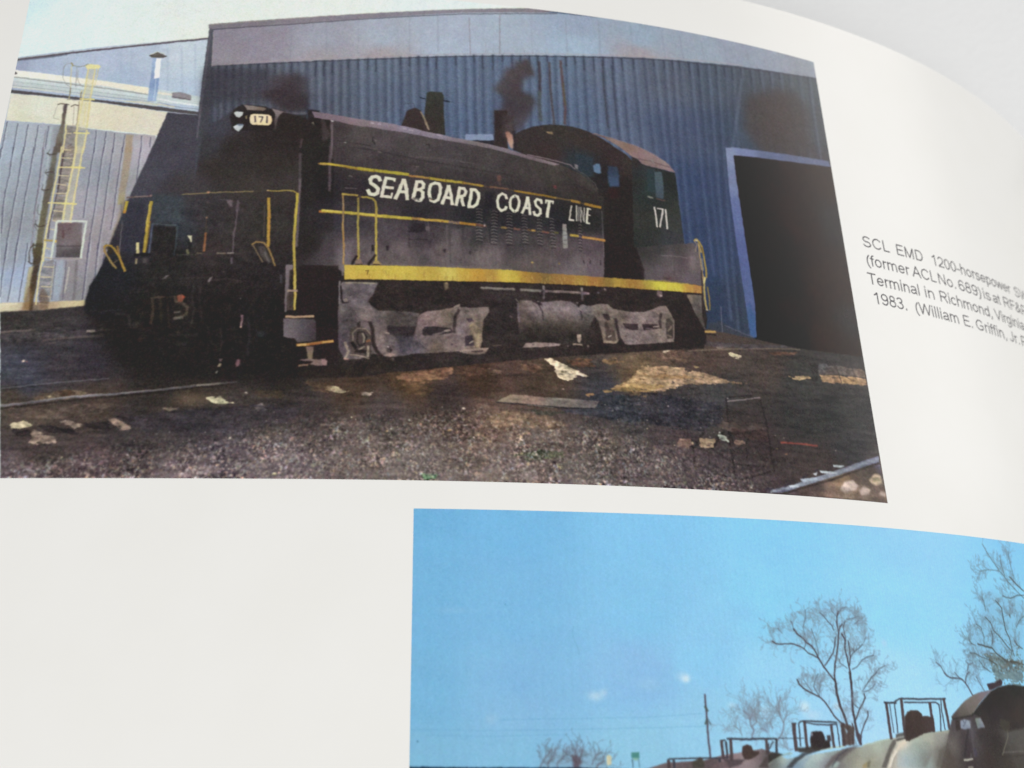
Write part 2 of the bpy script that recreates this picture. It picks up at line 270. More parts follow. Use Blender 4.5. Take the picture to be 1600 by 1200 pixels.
# drain pipe with ladder shadow
cv.G(Q("9.21,60.51 9.96,60.53 10.33,52.52 10.13,49.42 10.16,44.86 10.25,41.13 10.5,37.46 9.38,37.44 8.95,42.03 8.99,44.84 8.93,49.4 9.13,54.45"), FD(Q("9.7,59.42,5c5048 9.96,55.45,5e574c 9.72,50.57,605848 9.64,45.79,686048 9.59,42.97,6c654c 9.99,38.36,625644 8.92,58,7a7866")), 1.8, .9)
cv.G(Q("9.63,69.53 10.26,69.76 10.35,66.22 10.69,59.31 9.39,59.28 9.48,63.12 9.78,65.59"), FD(Q("10.13,68.92,5a5052 9.86,66.21,685c54 9.64,63.13,7a746a 9.92,60.09,625850")), 1.2)
cv.G(Q("8.62,41.1 10.35,41.13 10.46,38.37 10.41,35.64 10.49,32.06 10.49,30.12 10.6,28.45 9.99,28.44 9.74,30.99 9.14,33.83 9.27,37.44"), FD(Q("9.71,40.19,554d3a 9.96,36.54,4b4038 10.05,32.95,4e4030 10.05,30.99,62543a 10.37,28.89,4a3b30")), 1.2)
cv.L(Q("8.25,64.73 8.41,59.26"), 3, '#a7b8bc', 1.2, .8); cv.L(Q("8.58,59.19 8.78,52.49 8.87,47.67 8.98,43.9 9.08,40.18"), 2.6, '#b2c0c0', 1.2, .75)
cv.L(Q("7.35,64.09 7.43,59.24"), 2.0, '#8a7a86', 1, .6); cv.L(Q("7.64,59.98 7.94,51.69 8.07,46.71 8.47,41.1 8.54,37.61"), 2.2, '#8a7c84', 1, .7)
for q in (Q("8.72,55.03 9.01,55.23 9.99,55.25"), Q("8.58,51.71 9.09,51.52 9.86,51.73"), Q("8.52,44.83 9.08,44.28 10.16,44.48"), Q("8.45,40.18 8.84,40.73 10.3,40.39"), Q("8.39,37.61 8.93,37.16 9.82,37.45"), Q("8.26,59.19 8.8,58.8 9.59,59.02"), Q("8.54,69.5 9.18,69.73 10.54,69.56"), Q("10.94,69.15 11.55,69.58 12.24,69.39"), Q("12.1,60.95 11.5,60.54")): cv.L(q, 2.0, '#463c38', .8, .8)
cv.L(Q("8.57,69.29 8.34,68.03 8.3,66.58 9.36,66.2"), 1.1, '#9a9490', .7, .7)
cv.L(Q("8.42,40.36 8.34,38.89 8.7,37.62"), 1.2, '#4c4c48', .7, .8)
cv.G(Q("8.71,36.53 9.46,36.72 9.36,32.4 9.24,30.28 8.78,30.27 8.73,33.47"), '#b3ab88', 1.6, .9)
cv.G(Q("8.93,30.28 9.35,33.47 10.05,30.99 10.12,28.53 8.9,28.52"), '#84653f', 2.4, .7)
# caged yellow ladder
cv.R(Q("10.78,60.45 12.99,60.51 12.7,52.18 12.68,45.66 11.25,45.63 11.03,52.53"), '#8a7e70', 2.2, .7)
cv.R(Q("10.67,65.2 12.99,65.26 13.18,59.17 10.89,59.11"), '#8a7e70', 2.4, .5)
for q in (Q("11.08,60.06 11.2,52.53 11.08,47.91 10.78,45.62 10.99,42.06"), Q("11.01,58.85 11.21,54.69 11.15,51.76")): cv.L(q, 2.2, '#4a3c40', 1.0, .75)
cv.V(Q("12.71,77.72 14.15,77.77 14.48,64.07 12.66,64.02 12.62,71.51"), '#d4cda8', 1.6, .5); cv.V(Q("12.99,60.51 14.27,60.54 14.33,42.12 13.14,42.1 12.93,49.47"), '#cfc8a4', 1.6, .45); cv.V(Q("12.73,63.51 14.47,63.56 14.35,59.2 13.01,59.17"), '#cfc8a4', 1.6, .45)
cv.R(Q("10.93,37.83 12.57,37.85 13.12,29.97 11.34,29.6 10.74,33.49"), '#857a72', 2.2, .6)
for q in (Q("10.05,59.23 8.85,58.5 8.42,59.19 8.63,60"), Q("10.26,55.06 9.13,54.45 8.56,55.03 8.76,55.82"), Q("10.35,51.74 9.16,51.04 8.5,51.7 8.59,52.68"), Q("10.29,46.75 8.7,46.72 8.32,47.67 8.41,48.62"), Q("10.27,43.73 9.04,43.53 8.42,44.45 8.48,45.58"), Q("10.62,37.28 9.29,36.8 8.47,37.61 8.37,38.71")): cv.L(q, 1.3, '#5c5850', .8, .7)
Y1 = '#dcd29e'
for q, w_ in ((Q("10.67,65.2 10.8,63.15 10.94,59.32"), 2.4), (Q("10.6,60.55 10.63,55.27 10.54,50.97 10.63,47.14 10.56,43.92 10.56,41.32 10.88,37.64"), 2.6), (Q("10.79,41.13 10.64,38.19 10.68,33.85 10.78,31.71 10.95,29.59"), 2.3), (Q("9.76,78.06 10.23,73.56 10.39,70.6"), 1.2), (Q("12.82,77.51 12.84,73.64 12.74,70.67 12.68,66.28 12.66,64.02"), 2.2), (Q("14.01,77.55 14.05,74.11 14.08,70.71 14.31,64.68"), 2.2), (Q("14.58,77.79 14.58,75.84 14.44,73.69"), 1.4), (Q("12.66,64.02 13.07,59.37"), 3.0), (Q("14.4,64.07 14.37,59.4"), 2.8), (Q("13.06,60.61 13.08,56.9 12.97,52.57 12.88,48.71 12.92,45.66 13.07,41.91"), 3.0), (Q("14.29,60.64 14.2,56.53 14.18,52.6 14.16,48.73 14.22,44.93 14.3,42.12"), 2.6), (Q("12.28,72.77 12.35,71.08 12.49,65.25"), 1.4), (Q("13.47,70.27 13.65,65.28"), 1.2)):
    cv.L(q, w_ * 1.15, Y1, .7, .97, pc='ladder_rail')
cv.L(Q("10.72,77.88 11.15,73.59"), 1.4, '#8f8c8c', .7, .7); cv.L(Q("12.21,70.23 12.49,65.25"), 1.4, '#857870', .7, .8); cv.L(Q("11.49,69.37 11.83,65.23"), 1.1, '#8e8478', .7, .6)
cv.G(Q("12.11,78.36 12.84,78.64 14.56,78.55 15,78.06 14.68,77.62 12.47,77.54"), '#e6dfa6', .7)
cv.L(Q("9.63,78.93 10.08,78.18 11.22,78 12.12,78.25 12.66,78.7"), 1.4, '#8f8a76', .7, .9); cv.L(Q("9.56,78.82 10.01,78.07"), 2, '#a89c74', .7)
cv.L(Q("9.65,78.82 8.74,78.57 8.41,77.37 8.57,75.65 9.21,74.17 10.27,73.24"), 1.1, '#9a9c98', .7, .85); cv.L(Q("11.07,77.24 11.17,75.3 11.77,74.03 12.33,73.62"), 1.1, '#9a958c', .7, .85); cv.L(Q("8.74,78.57 8.43,77.8 8.59,76.08"), .9, '#7d8288', .6, .6)
cv.L(Q("10.27,73.24 10.36,71.44"), 1.6, '#766a5a', .7, .9); cv.L(Q("12.34,72.35 12.32,70.66"), 1.8, '#766a5a', .7, .8)
cv.L(Q("12.3,70.82 14.83,70.78"), 3.0, '#dcd48e', .7); cv.L(Q("12.24,63.5 14.89,63.47"), 3.0, '#e0d692', .7); cv.L(Q("10.05,70.7 12.57,70.66"), 1.4, '#7a7068', .7, .8)
cv.L(Q("10.73,56.29 15.13,56.26"), 2.4, '#e2d596', .7); cv.L(Q("12.69,56.26 14.56,56.25"), 3.2, '#e9dc8c', .7); cv.L(Q("9.95,49.03 14.77,48.94"), 2.4, '#e2d898', .7); cv.L(Q("12.37,48.93 14.62,48.89"), 3.2, '#e8dc8e', .7)
cv.L(Q("10.42,41.68 14.87,41.48"), 3.4, '#b09a5c', .8); cv.L(Q("12.18,41.49 14.93,41.61"), 4.2, '#e6c35a', .8)
for q in (Q("10.77,59.95 11.92,59.91"), Q("10.86,58.21 12.5,58.13"), Q("10.73,54.58 12.61,54.52"), Q("10.67,52.82 12.47,52.66"), Q("10.61,51.01 12.72,50.92"), Q("11.06,47.49 12.76,47.33"), Q("11.19,45.53 12.41,45.37"), Q("11.04,43.84 11.85,43.72"), Q("10.96,40.18 11.76,40.08"), Q("11.08,38.38 12.2,38.21"), Q("11.11,36.65 12.76,36.54"), Q("11.01,34.71 12.65,34.68"), Q("11.2,32.96 12.84,32.84"), Q("11.4,31.19 12.81,31.03"), Q("11.46,29.77 12.87,29.61"), Q("10.76,60.01 12.26,59.85"), Q("10.93,63.36 11.76,63.34")):
    cv.L(q, 1.9, '#d2c6a2', .7, .95)
cv.L(Q("12.7,36.94 12.92,33.88 13.07,30.32"), 1.8, '#b8b09a', .8, .85); cv.L(Q("12.9,37.67 13.1,34.78 13.35,30.5"), 1.3, '#6d6468', .8, .8)
cv.G(Q("11.18,32.6 11.98,32.44 12.91,30.32 13,28.74 11.78,28.73 11.12,31.01"), '#665042', 2, .6)
# white framed window
cv.G(Q("12.13,45.08 16.25,45.16 16.86,38.47 12.8,38.4"), FD(Q("13.88,43.98,6b5a5c 15.78,44.02,7c7076 15.4,42.14,786a6c 14.36,40.64,8a7f84 14.51,39.53,474345 16.11,39.38,514c4e")), .8)
cv.L(Q("13.27,43.78 13.51,42.11"), 3, '#5f4446', 1, .8); cv.L(Q("12.63,40.61 16.56,40.64"), 1.6, '#4e4648', .7)
for q in (Q("12.07,45.49 16.93,45.46"), Q("16.85,45.45 16.85,41.98 16.89,38.29"), Q("11.95,45.45 12.04,42.45 12.02,40.97 12.07,38.03")): cv.L(q, 3.4, '#d3dccf', .7)
cv.L(Q("11.57,38.2 17.06,38.2"), 2.0, '#a3948e', .9, .8)
# big shed: shaded side, gable fascia, corrugated front
cv.G(Q("27.96,68.39 33.41,68.04 34.15,72.31 41.03,20.33 18.69,28.98 19.15,33.13 20.61,37.01 23.75,51.93 25.42,58.18 26.72,63.36"), FD(Q("29.64,61.01,45424c 26.77,56.88,46444f 25.5,49,46434e 24.27,41.39,403d46 31.7,51.77,413b3e 21.01,34,26242a 19.42,30.4,231f21 28.27,34.13,2b2625 36.05,29.52,2a2422")), 1)
cv.G(Q("33.58,88.48 47.92,90.7 65.99,93.74 80.91,96.06 97.69,98.65 117.9,98.34 139.67,98.18 160.67,98.66 159.62,73.16 166.18,24.02 37.4,15.77 33.34,62.92 33.38,78.04"), FD(Q("35.72,73.81,46464f 37.48,66.82,43434a 42.96,77.06,575b69 46.72,72.92,52525c 54.52,79.19,5a6172 54.96,70.5,505567 66.33,81.48,5d6980 66.53,74.1,535e78 71.37,68.7,4f5d7c 80.88,81.29,5a6a88 83.26,68.28,4d5e80 98.5,84.93,5d6f8c 103.05,71.93,536484 111.57,85.31,606a85 113.42,73.34,56617f 122.44,85.62,555c70 124.12,73.54,4f5875 133.84,86.32,4a5568 137,75.95,3d4a60 144.59,88.77,474f5c 145.05,80.81,3e3a3d 154.45,91.28,4b5259 155.92,80.2,474a50 125.45,59.04,34436a 126.72,45.28,2f3f66 134.65,56.18,2f3d60 128.21,34.82,2d3a56 133.51,35.45,2c3648 152.94,71.6,453f42")), .8)
cv.G(Q("34.38,87.46 47.99,89.63 66.02,92.8 80.91,95.42 97.65,97.66 111.02,98.21 117.9,98.34 139.67,98.18 160.31,98.55 159.2,93.95 151.47,92.99 138.91,91.84 131.43,90.97 117.24,89.44 103.79,87.56 88.37,85.64 78.43,84.38 66.29,82.83 48.55,80.75 34.8,78.99"), FD(Q("36.43,85.6,8d8394 36.88,80.41,938b98 44.65,86.07,92899a 54.14,86.66,999aae 54.37,82.15,a09aa4 66.16,87.53,9fa8bf 66.27,83.73,a89fa6 78.41,90.24,a2acc4 78.42,86.37,a2b0c8 90.99,90.17,a0aec4 104.15,95.27,94a2be 103.92,90.42,9db4ce 117.61,94.35,93a6c0 117.3,90.25,a49ca6 131.75,93.98,96a3b8 143.86,94.87,8f98ae 156.87,96.17,8e93a2 139.48,96.62,9198b0")), .8)
for q in (Q("34.8,78.99 48.54,80.9 66.29,82.98 78.43,84.53 88.37,85.79 103.8,87.72 117.26,89.6")): pass
cv.L(Q("34.77,79.28 48.52,81.2 66.28,83.28 78.42,84.83 88.38,86.1 103.81,88.04 117.27,89.76 131.49,91.47 140.46,92.21"), 2.4, '#aa9aa0', 1.4, .6)
cv.L(Q("34.45,78.97 48.55,80.6 66.3,82.67 78.43,84.3 88.37,85.56 103.79,87.48 117.22,89.12 125.63,90.08 138.85,91.33 151.44,92.81 159.14,93.59"), 2.6, '#45434e', .9, .9)
cv.G(Q("33.32,88.77 41.98,90.18 56.28,92.35 70.92,94.5 80.91,96.14 91.15,97.69 97.69,98.65 101.39,98.73 97.65,97.5 91.12,96.64 80.91,95.26 66.02,92.64 47.99,89.63 34.13,87.6 33.4,87.86"), FD(Q("35.03,88.1,7d7580 53.91,91.26,877e8b 78.39,95.29,8a8290 97.67,98.15,857d88")), .7)
cv.L(Q("34.13,87.6 47.99,89.55 66.03,92.48 80.91,94.94 91.12,96.32 100.28,97.66"), 2.0, '#57545f', .8, .85)
cv.L(Q("33.57,88.63 47.91,90.93 65.99,93.89 80.91,96.22 97.69,98.73 112.41,98.63 132.21,98.4"), 1.0, '#d6cfa8', .7, .5)
cv.L(Q("33.9,87.59 33.76,83.97 33.75,76.6 33.66,70.16 33.65,63.2"), 3.4, '#615b66', 1, .9)
cv.L(Q("34.42,87.01 34.8,78.99"), 1.6, '#b0a4a8', .8, .7)
cv.L(Q("82.55,94.18 82.75,85.14"), 1.6, '#8f7f8c', 1, .8); cv.L(Q("88.66,95.58 88.5,86.12"), 1.8, '#877a88', 1, .8)
for k, q in enumerate((Q("42.12,88.35 42.53,81.15"), Q("48.6,89.36 48.95,81.82"), Q("55.16,90.41 55.53,82.82"), Q("61.17,91.47 61.47,83.52"), Q("70.94,92.93 71.09,84.59"), Q("76.4,93.8 76.58,85.11"), Q("95,96.46 94.98,86.94"), Q("102.1,96.89 101.98,87.92"), Q("108.92,97.03 108.85,88.66"), Q("115.75,97.27 115.89,89.52"), Q("122.56,96.96 122.83,90.17"), Q("126.53,96.8 126.81,90.64"), Q("131.31,96.86 131.73,91.03"), Q("136.48,96.73 137.08,91.58"), Q("141.78,96.69 142.57,92.06"), Q("148,96.61 148.89,92.82"), Q("153.72,97.15 154.46,93.46"))):
    cv.L(q, 1.5 + (k % 3) * .7, '#7f8198', 1.4, .35)
rnd = random.Random(4)
fasc = Q("34.77,79.28 48.52,81.2 66.28,83.28 78.42,84.83 88.38,86.1 103.81,88.04 117.27,89.76 131.49,91.47 140.46,92.21 159.26,94.3")
for k in range(60):
    s0, s1 = Q("34.67,85.51 159.14,97.68")
    u = rnd.random(); x = s0[0] + (s1[0] - s0[0]) * u
    y = np.interp(x, [p_[0] for p_ in fasc], [p_[1] for p_ in fasc])
    cv.L([(x, y + .1), (x, y + .4 + rnd.random() * 2.6)], .8 + rnd.random(), '#8e7f8a', 1.0, .12 + .25 * rnd.random())
# ribs of the corrugated front: top point to bottom point, dark furrows
ribs = [Q("34.91,78.99 35.74,68.56 36.54,58.56"), Q("36.05,79.19 36.82,67.91 37.54,57.26"), Q("37.44,79.26 38.16,68.11 38.76,57.3"), Q("38.82,79.48 39.52,68.17 40.08,57.35"), Q("40.21,79.55 40.77,68.22 41.3,57.4"), Q("41.7,79.78 42.46,68.44 43.19,57.48"), Q("43.2,80.01 43.93,68.51 44.63,57.54"), Q("44.72,80.09 45.53,68.59 46.19,57.6"), Q("46.22,80.32 47.01,68.66 47.75,57.67"), Q("47.73,80.56 48.49,68.88 49.2,57.73"), Q("49.26,80.65 49.97,68.95 50.66,57.8"), Q("50.54,80.87 51.24,69.02 52,57.86"), Q("52.06,81.11 52.83,69.25 53.57,57.93"), Q("53.71,81.21 54.45,69.33 55.15,58"), Q("55.24,81.46 55.94,69.56 56.61,58.07"), Q("56.77,81.7 57.32,69.64 57.97,58.14"), Q("58.31,81.8 58.83,69.72 59.44,58.21"), Q("59.73,82.05 60.33,69.95 60.91,58.29"), Q("61.51,82.32 62.08,70.06 62.62,58.38"), Q("63.3,82.6 63.82,70.17 64.44,58.48"), Q("64.85,82.71 65.34,70.41 65.92,58.56"), Q("66.53,82.99 66.98,70.52 67.41,58.65"), Q("67.85,83.1 68.25,71.33 68.75,60.11"), Q("69.42,83.38 69.9,71.46 70.36,60.21"), Q("71.11,83.53 71.55,71.73 71.98,60.32"), Q("72.8,83.83 73.21,71.86 73.72,60.45"), Q("74.51,83.99 74.88,72 75.23,60.56"), Q("76.22,84.16 76.55,72.14 76.98,60.69"), Q("78.06,84.49 78.34,72.3 78.73,60.83"), Q("79.9,84.68 80.15,72.61 80.38,60.96"), Q("81.76,84.88 81.96,72.78 82.15,61.11"), Q("83.49,85.22 83.65,72.95 83.92,61.26"), Q("85.11,85.41 85.23,73.11 85.47,61.4"), Q("87.12,85.64 87.19,73.31 87.38,61.57"), Q("89,85.87 89.03,73.51 89.17,61.74"), Q("90.9,86.1 91,73.73 91.1,61.93"), Q("92.54,86.16 92.61,73.91 92.68,62.09"), Q("94.33,86.39 94.23,74.1 94.26,62.25"), Q("96,86.61 95.98,74.3 95.97,62.43"), Q("97.93,86.88 97.86,74.38 97.81,62.63"), Q("99.61,87.11 99.51,74.59 99.54,62.82"), Q("101.69,87.25 101.54,74.85 101.4,63.03"), Q("103.53,87.52 103.49,75.85 103.46,64.7"), Q("105.37,87.8 105.3,76.1 105.48,64.94"), Q("107.35,87.95 107.37,76.23 107.51,65.19"), Q("109.35,88.1 109.46,76.53 109.69,65.47"), Q("111.37,88.43 111.46,75.31 111.81,62.86"), Q("113.25,88.58 113.4,74.84 113.65,61.67"), Q("115.7,88.85 115.86,74.31 116.27,60.59"), Q("118.05,89.27 118.22,73.93 118.78,59.5"), Q("120.13,89.49 120.31,73.36 120.9,58.38"), Q("122.37,89.76 121.98,66.19 122,44.69"), Q("124.21,89.96 123.73,64.85 123.69,42.21"), Q("125.77,90.11 125.5,65.13 125.65,42.45"), Q("127.91,90.22 127.62,64.6 127.74,41.37"), Q("129.94,90.49 129.33,64 129.32,40.23"), Q("131.98,90.6 130.8,59.87 130.27,32.46"), Q("134.05,90.89 132.44,58.55 131.55,30.03"), Q("135.98,91 134.11,58.68 132.87,30.18"), Q("137.79,91.25 135.34,57.3 133.61,27.7"), Q("139.91,91.42 137.41,80.56 134.89,70.19"), Q("142.21,91.64 141.91,81.06 141.9,70.79"), Q("144.41,92.01 144.22,81.42 144.19,71.26"), Q("146.94,92.31 146.49,81.3 146.39,70.95"), Q("149.34,92.6 149.02,81.73 148.9,71.48"), Q("151.78,92.9 151.41,81.98 151.22,71.52"), Q("154.26,93.24 153.84,82.25 153.59,71.74"), Q("156.79,93.6 156.31,82.55 156.18,72.03")]
for n_, q in enumerate(ribs):
    x0 = Q("134.39,91.29")[0][0]
    far = q[0][0] > x0
    cv.L(q, 4.2 + rnd.random() * 2.4, '#343b54', 3.0, .30 + .2 * rnd.random() - (.12 if far else 0))
    cv.L(shift(q, .6, 0), 4.0 + rnd.random() * 2.5, '#8292b8', 3.0, .12 + .20 * rnd.random() - (.04 if far else 0))
for q in ribs:
    if rnd.random() < .75: cv.L([q[0], (q[0][0], q[0][1] - 1.6 - 2 * rnd.random())], 3, '#333441', 1.2, .5)
# weathering of the corrugated front
cv.V(Q("33.54,78.78 45.73,79.04 45.62,72.14 40.56,70.83 37.62,71.75 33.91,68.76 33.44,73.71"), '#3d3a42', 11, .75)
cv.V(Q("45.83,77.58 49.87,78.36 52.26,77.58 52.83,72.53 52.41,69.65 48.11,69.42 44.42,72.8 45.19,74.28"), FD(Q("48.94,74.48,3d3236 46.48,76.52,4c4449 51.8,75.36,433c40 46.15,72.89,40363a 50.64,70.27,3c3638")), 9, .92)
cv.V(Q("44.09,73.5 47.78,74.41 52.5,73.23 52.96,70.03 49.23,69.84"), '#3a3135', 6, .7)
cv.V(Q("141.03,84.69 146,87.8 152.49,89.1 155.39,84.92 154.78,75.15 149.83,71.53 142.21,70.85 138.5,76.25"), '#453d3c', 15, .85)
cv.V(Q("143.92,83.75 149.76,86.76 152.28,82.52 149.54,74.73 144.16,74.33"), '#473c39', 12, .5)
cv.V(Q("116.2,75.27 134.6,80.13 136.35,70.46 134.04,60.4 133.51,35.45 125.61,34.53 122.76,58.64"), '#2d3d62', 26, .3)
cv.V(Q("93.94,86.03 94.64,84.03 95.33,81.59 93.81,81.17 93.02,80.16 92.7,78.54 92.95,77.44 94.82,76.99 95.33,75.26 94.32,72.92 93.13,70.15 92.35,68.55 91.05,67.76 87.39,66.53 87.21,72.58 88.59,73.17 88.83,75.85 87,77.44 88.9,80.35 89.51,82.47 90.83,83.09"), FD(Q("90.79,81.26,4e4344 88.88,78.77,4b4345 91.66,77.97,453a3c 93.46,75.49,423a3b 90.65,74.5,41383b 89.66,71.09,46393b 91.48,70.19,4b4349 88.71,69.24,3b302f 92.37,69.2,4a454f")), 7.5, .92)
cv.V(Q("90.46,83.05 90.86,84.25 91.65,85.73 92.16,83.26"), '#585260', 3.6, .5); cv.V(Q("93.54,85.28 93.91,85.09 95.16,82.03 93.82,81.63"), '#4c4546', 3.6, .7); cv.V(Q("89.5,82.02 89.81,83.43 90.35,82.58"), '#55505c', 3.6, .5)
cv.V(Q("91.4,83.16 91.81,84.6 92.74,83.79 93.73,85.3 94.6,82.42"), '#494244', 4.0, .6)
for q, c_, w_ in ((Q("96.21,85.16 96.29,81.72 96.17,78.06"), '#43383c', 5.5), (Q("96.17,78.06 95.88,74.88 96.14,71.37"), '#4d5152', 7), (Q("98.32,85.22 98.26,81.06 98.4,76.99 98.73,70.8"), '#493c3a', 4.2), (Q("100.57,86 100.72,82.54 100.91,77.99 101.04,74.19 100.81,71.05"), '#5d4340', 5), (Q("100.93,80.73 100.99,77.55 101.19,75.55"), '#585540', 3), (Q("109.27,87.3 109.09,82.59 109.28,75.75 109.4,71.29"), '#40424e', 4), (Q("111.11,86.41 111.2,78.3 111.32,71.11"), '#3f4558', 3.2)):
    cv.L(q, w_, c_, 1.8, .8)
cv.V(Q("87,76.99 88.64,76.05 88.6,73.39 86.94,72.99"), '#4b5270', 2.4, .6)
for q in (Q("84.49,84.88 84.36,70.54"), Q("85.8,85.02 85.69,67.43"), Q("88.05,85.29 87.8,80.91")): cv.L(q, 3, '#50556a', 2, .4)
# dark doorway of the big shed with pale frame
cv.G(Q("134.23,70.63 135.64,69.01 158.87,71.21 160.98,58.15 167.7,30.94 159.65,30.37 144.89,29.35 135.75,29.54 135.97,50.02"), '#262220', .9)
cv.G(Q("135.24,69.5 159.62,71.27 158.98,22.26 156.54,25.97 144.34,25.73 144.03,28.27 135.32,28.79 135.17,60.6"), FD(Q("136.62,66.75,211714 143.3,68.03,261a16 149.44,68.99,2f231e 157.22,68.7,34271f 137.13,53.73,1f1512 143.04,50.44,24191a 148.94,55.77,2e221d 158.48,57.62,302c2b 136.74,39.86,171414 142.36,40.64,1e1b1b 152.72,42.23,31251f 159.01,43.29,33261f 138.26,30.81,181515 143.62,30.17,1e1b1b 150.84,31.11,31251f 157.69,28.1,31251f 157.68,36.15,312c2b 152.59,79.38,31251f 143.91,36.81,271b17")), 1.2, pc='shed_doorway')
cv.G(Q("134.05,70.6 135.52,70.99 138.24,71.21 158.71,72.62 158.96,71.23 151.2,70.44 135.67,69.2 135.62,64.34 136.31,36.46 135.75,29.54 134.41,29.39 134.27,36.2 133.88,49.71 133.75,60.36"), FD(Q("134.49,69.73,8088b4 138.17,70.62,7078ac 143.68,70.77,5e6690 150.53,71.06,5f6488 158.59,71.93,62688c 134.5,62.31,7078a8 134.74,56.91,5a64a0 134.84,46.39,505a98 134.81,37.93,4e5c94 135.16,31.41,3a5890")), .9, pc='door_frame')
cv.L(Q("135.11,36.31 135,30.1"), 7, '#34588e', 2, .6)
cv.V(Q("126.24,31.38 128.54,31.95 135.08,29.47 135.63,28.57 129.73,28.24 125.68,29.09"), '#3b3d48', 2, .9)
cv.L(Q("129.04,35.08 128.77,29.73"), 1.4, '#777a8c', .8, .8); cv.L(Q("129.42,31.24 131.61,30.52 135.08,29.47"), 1.6, '#59607a', 1, .8)
cv.L(Q("126.04,32.48 131.86,32.65"), 2, '#2c364c', 2, .5)
# ---- ground of the yard
cv.G(Q("5.44,28.26 11.5,28.55 18.62,29.45 21.62,29.26 119.04,31.29 125.78,30.06 144.74,28.36 160.83,28.55 163.71,-1.24 11.07,-5.3"), FD(Q("11.76,26.81,3d3837 8.54,27.94,3b3633 26.01,26.99,2a2524 16.81,20.02,3e383d 9.19,17.74,42414e 11.52,15.54,3f3f4c 21.82,20.06,39333a 36.96,20.26,26211f 32.38,15.71,352e2a 14.16,11.21,55483f 22.84,12.33,473b34 9.9,13.36,4c4238 37.61,13.56,4f4338 28.43,7,3b3434 15.14,4.86,433a38 11.96,0.73,5b4e52 24.25,1.75,544648 38.04,9.21,3c3638 47.84,11.5,463d3a 43.37,4.99,4c4347 53.55,0.86,6a5d60 38.91,0.25,6a5b5e 52.53,17.14,37302b 62.9,16.22,4a3a2f 55.93,11.62,403736 68.22,11.86,463c3a 64.34,5.23,5f5350 73.58,1.12,6a5f5c 73.27,21.11,453128 72.27,17.62,53402f 78.65,14.41,403532 84,18.06,423228 89.49,20.65,54413a 94.96,18.59,4a3c32 87.15,11.34,5f4d44 94.57,7.15,5a4d48 99.77,1.84,5c5250 89.08,1.49,6c5f5c 106.06,15.69,3c3a40 109.27,12.39,3e3a3a 105.58,7.63,483f3c 110.82,2.28,4f4546 112.01,18.42,6e5a44 124.56,24.28,4f403a 137.38,24.31,473d38 126.28,17.1,3f3d3e 117.53,14.06,333033 117.12,9.38,43393a 122.37,2.85,41383a 131.8,1.13,403638 129.49,12.57,3c3432 143.65,21.21,3a3836 142.69,14.92,333130 135.23,8.29,3a3130 149.64,15.61,343332 152.83,9.79,333132 145.23,5.54,3f3533 157.2,17.69,363433 157.18,25.4,3c3836 157.23,2.97,6a5b55 147.15,1,5c4f4c")), 1.2, pc='yard_ground')
# rails and debris, left
cv.R(Q("5.98,25.04 12.26,25.23 24.19,25.22 23.86,23.78 13.43,22.53 6.32,23.04"), '#4a4446', 5, .6)
cv.L(Q("6.08,24.46 8.54,24.82 11.53,25.02"), 2.6, '#7b6c66', 1.4, .8); cv.L(Q("11.03,25.02 15.06,25.11"), 1.4, '#5c5558', 1.2, .7)
cv.L(Q("19.79,24.82 20.92,24.95"), 4.2, '#c0ada6', .9, .9); cv.L(Q("21.91,25.08 23.93,25.22"), 2.8, '#a8928a', 1, .85); cv.L(Q("19.71,24.47 23.74,24.75"), 2, '#231f1f', 1, .7)
cv.L(Q("13.09,23.09 15.06,23.4 17.79,23.71 20.3,23.88 22.54,24.19"), 2.6, '#6a5d58', 1.6, .8); cv.L(Q("13.93,22.53 15.14,22.83"), 2, '#5f5450', 1, .7)
cv.B(Q("10.59,19.5"), 3.3, 2.4, '#e0c8b4', 1); cv.B(Q("11.11,19.42"), 2, 1.4, '#a06a68', .8)
cv.R(Q("7.11,18.28 12.12,18.03 9.91,16.36 7.58,15.53"), '#474a52', 9, .5)
cv.L(Q("7.71,14.71 11.33,15.21 17.4,15.91 24.28,16.57"), 1.7, '#706e74', .9, .7); cv.L(Q("7.77,14.38 15,15.42"), 2, '#2c2829', 1.2, .6)
cv.R(Q("13.09,13.37 15.92,14.2 19.58,14.49 21.64,13.96 17.84,12.85 14.16,12.83"), '#6d5d4c', 3, .8); cv.R(Q("16.66,14.2 18.84,14.49 19.7,13.67 17.27,13.39"), '#4a362c', 2, .8); cv.B(Q("15.54,13.43"), 4, 2.6, '#c2b492', .9)
cv.L(Q("8.21,11.73 12.28,12.28 17.79,13.23 23.65,13.7 32.49,14.66 38.68,15.51 44.43,16.21"), 3.0, '#79747c', .9, .9, pc='rail'); cv.L(Q("8.18,11.92 12.49,12.5 18.26,13.39 23.62,13.92"), 1.3, '#b4aeb0', .8, .6); cv.L(Q("26.58,14.11 32.48,14.83 38.67,15.68"), 1.3, '#aaa29a', .8, .7)
cv.L(Q("38.17,15.56 41.93,15.89"), 3.0, '#dcd2be', .9, .95); cv.L(Q("41.93,15.89 44.43,16.21"), 1.6, '#a39a90', .8, .8)
cv.L(Q("8.28,11.3 13.07,11.96 18.35,12.71 23.71,13.27 30.08,13.98 37.47,15.05 42.46,15.62"), 2.6, '#29231f', 1.4, .85)
cv.R(Q("8.35,10.93 13.12,11.61 20.38,12.32 25.34,12.08 23.13,10.18 15.87,9.61 10.05,9.46"), '#5b4e46', 4, .7)
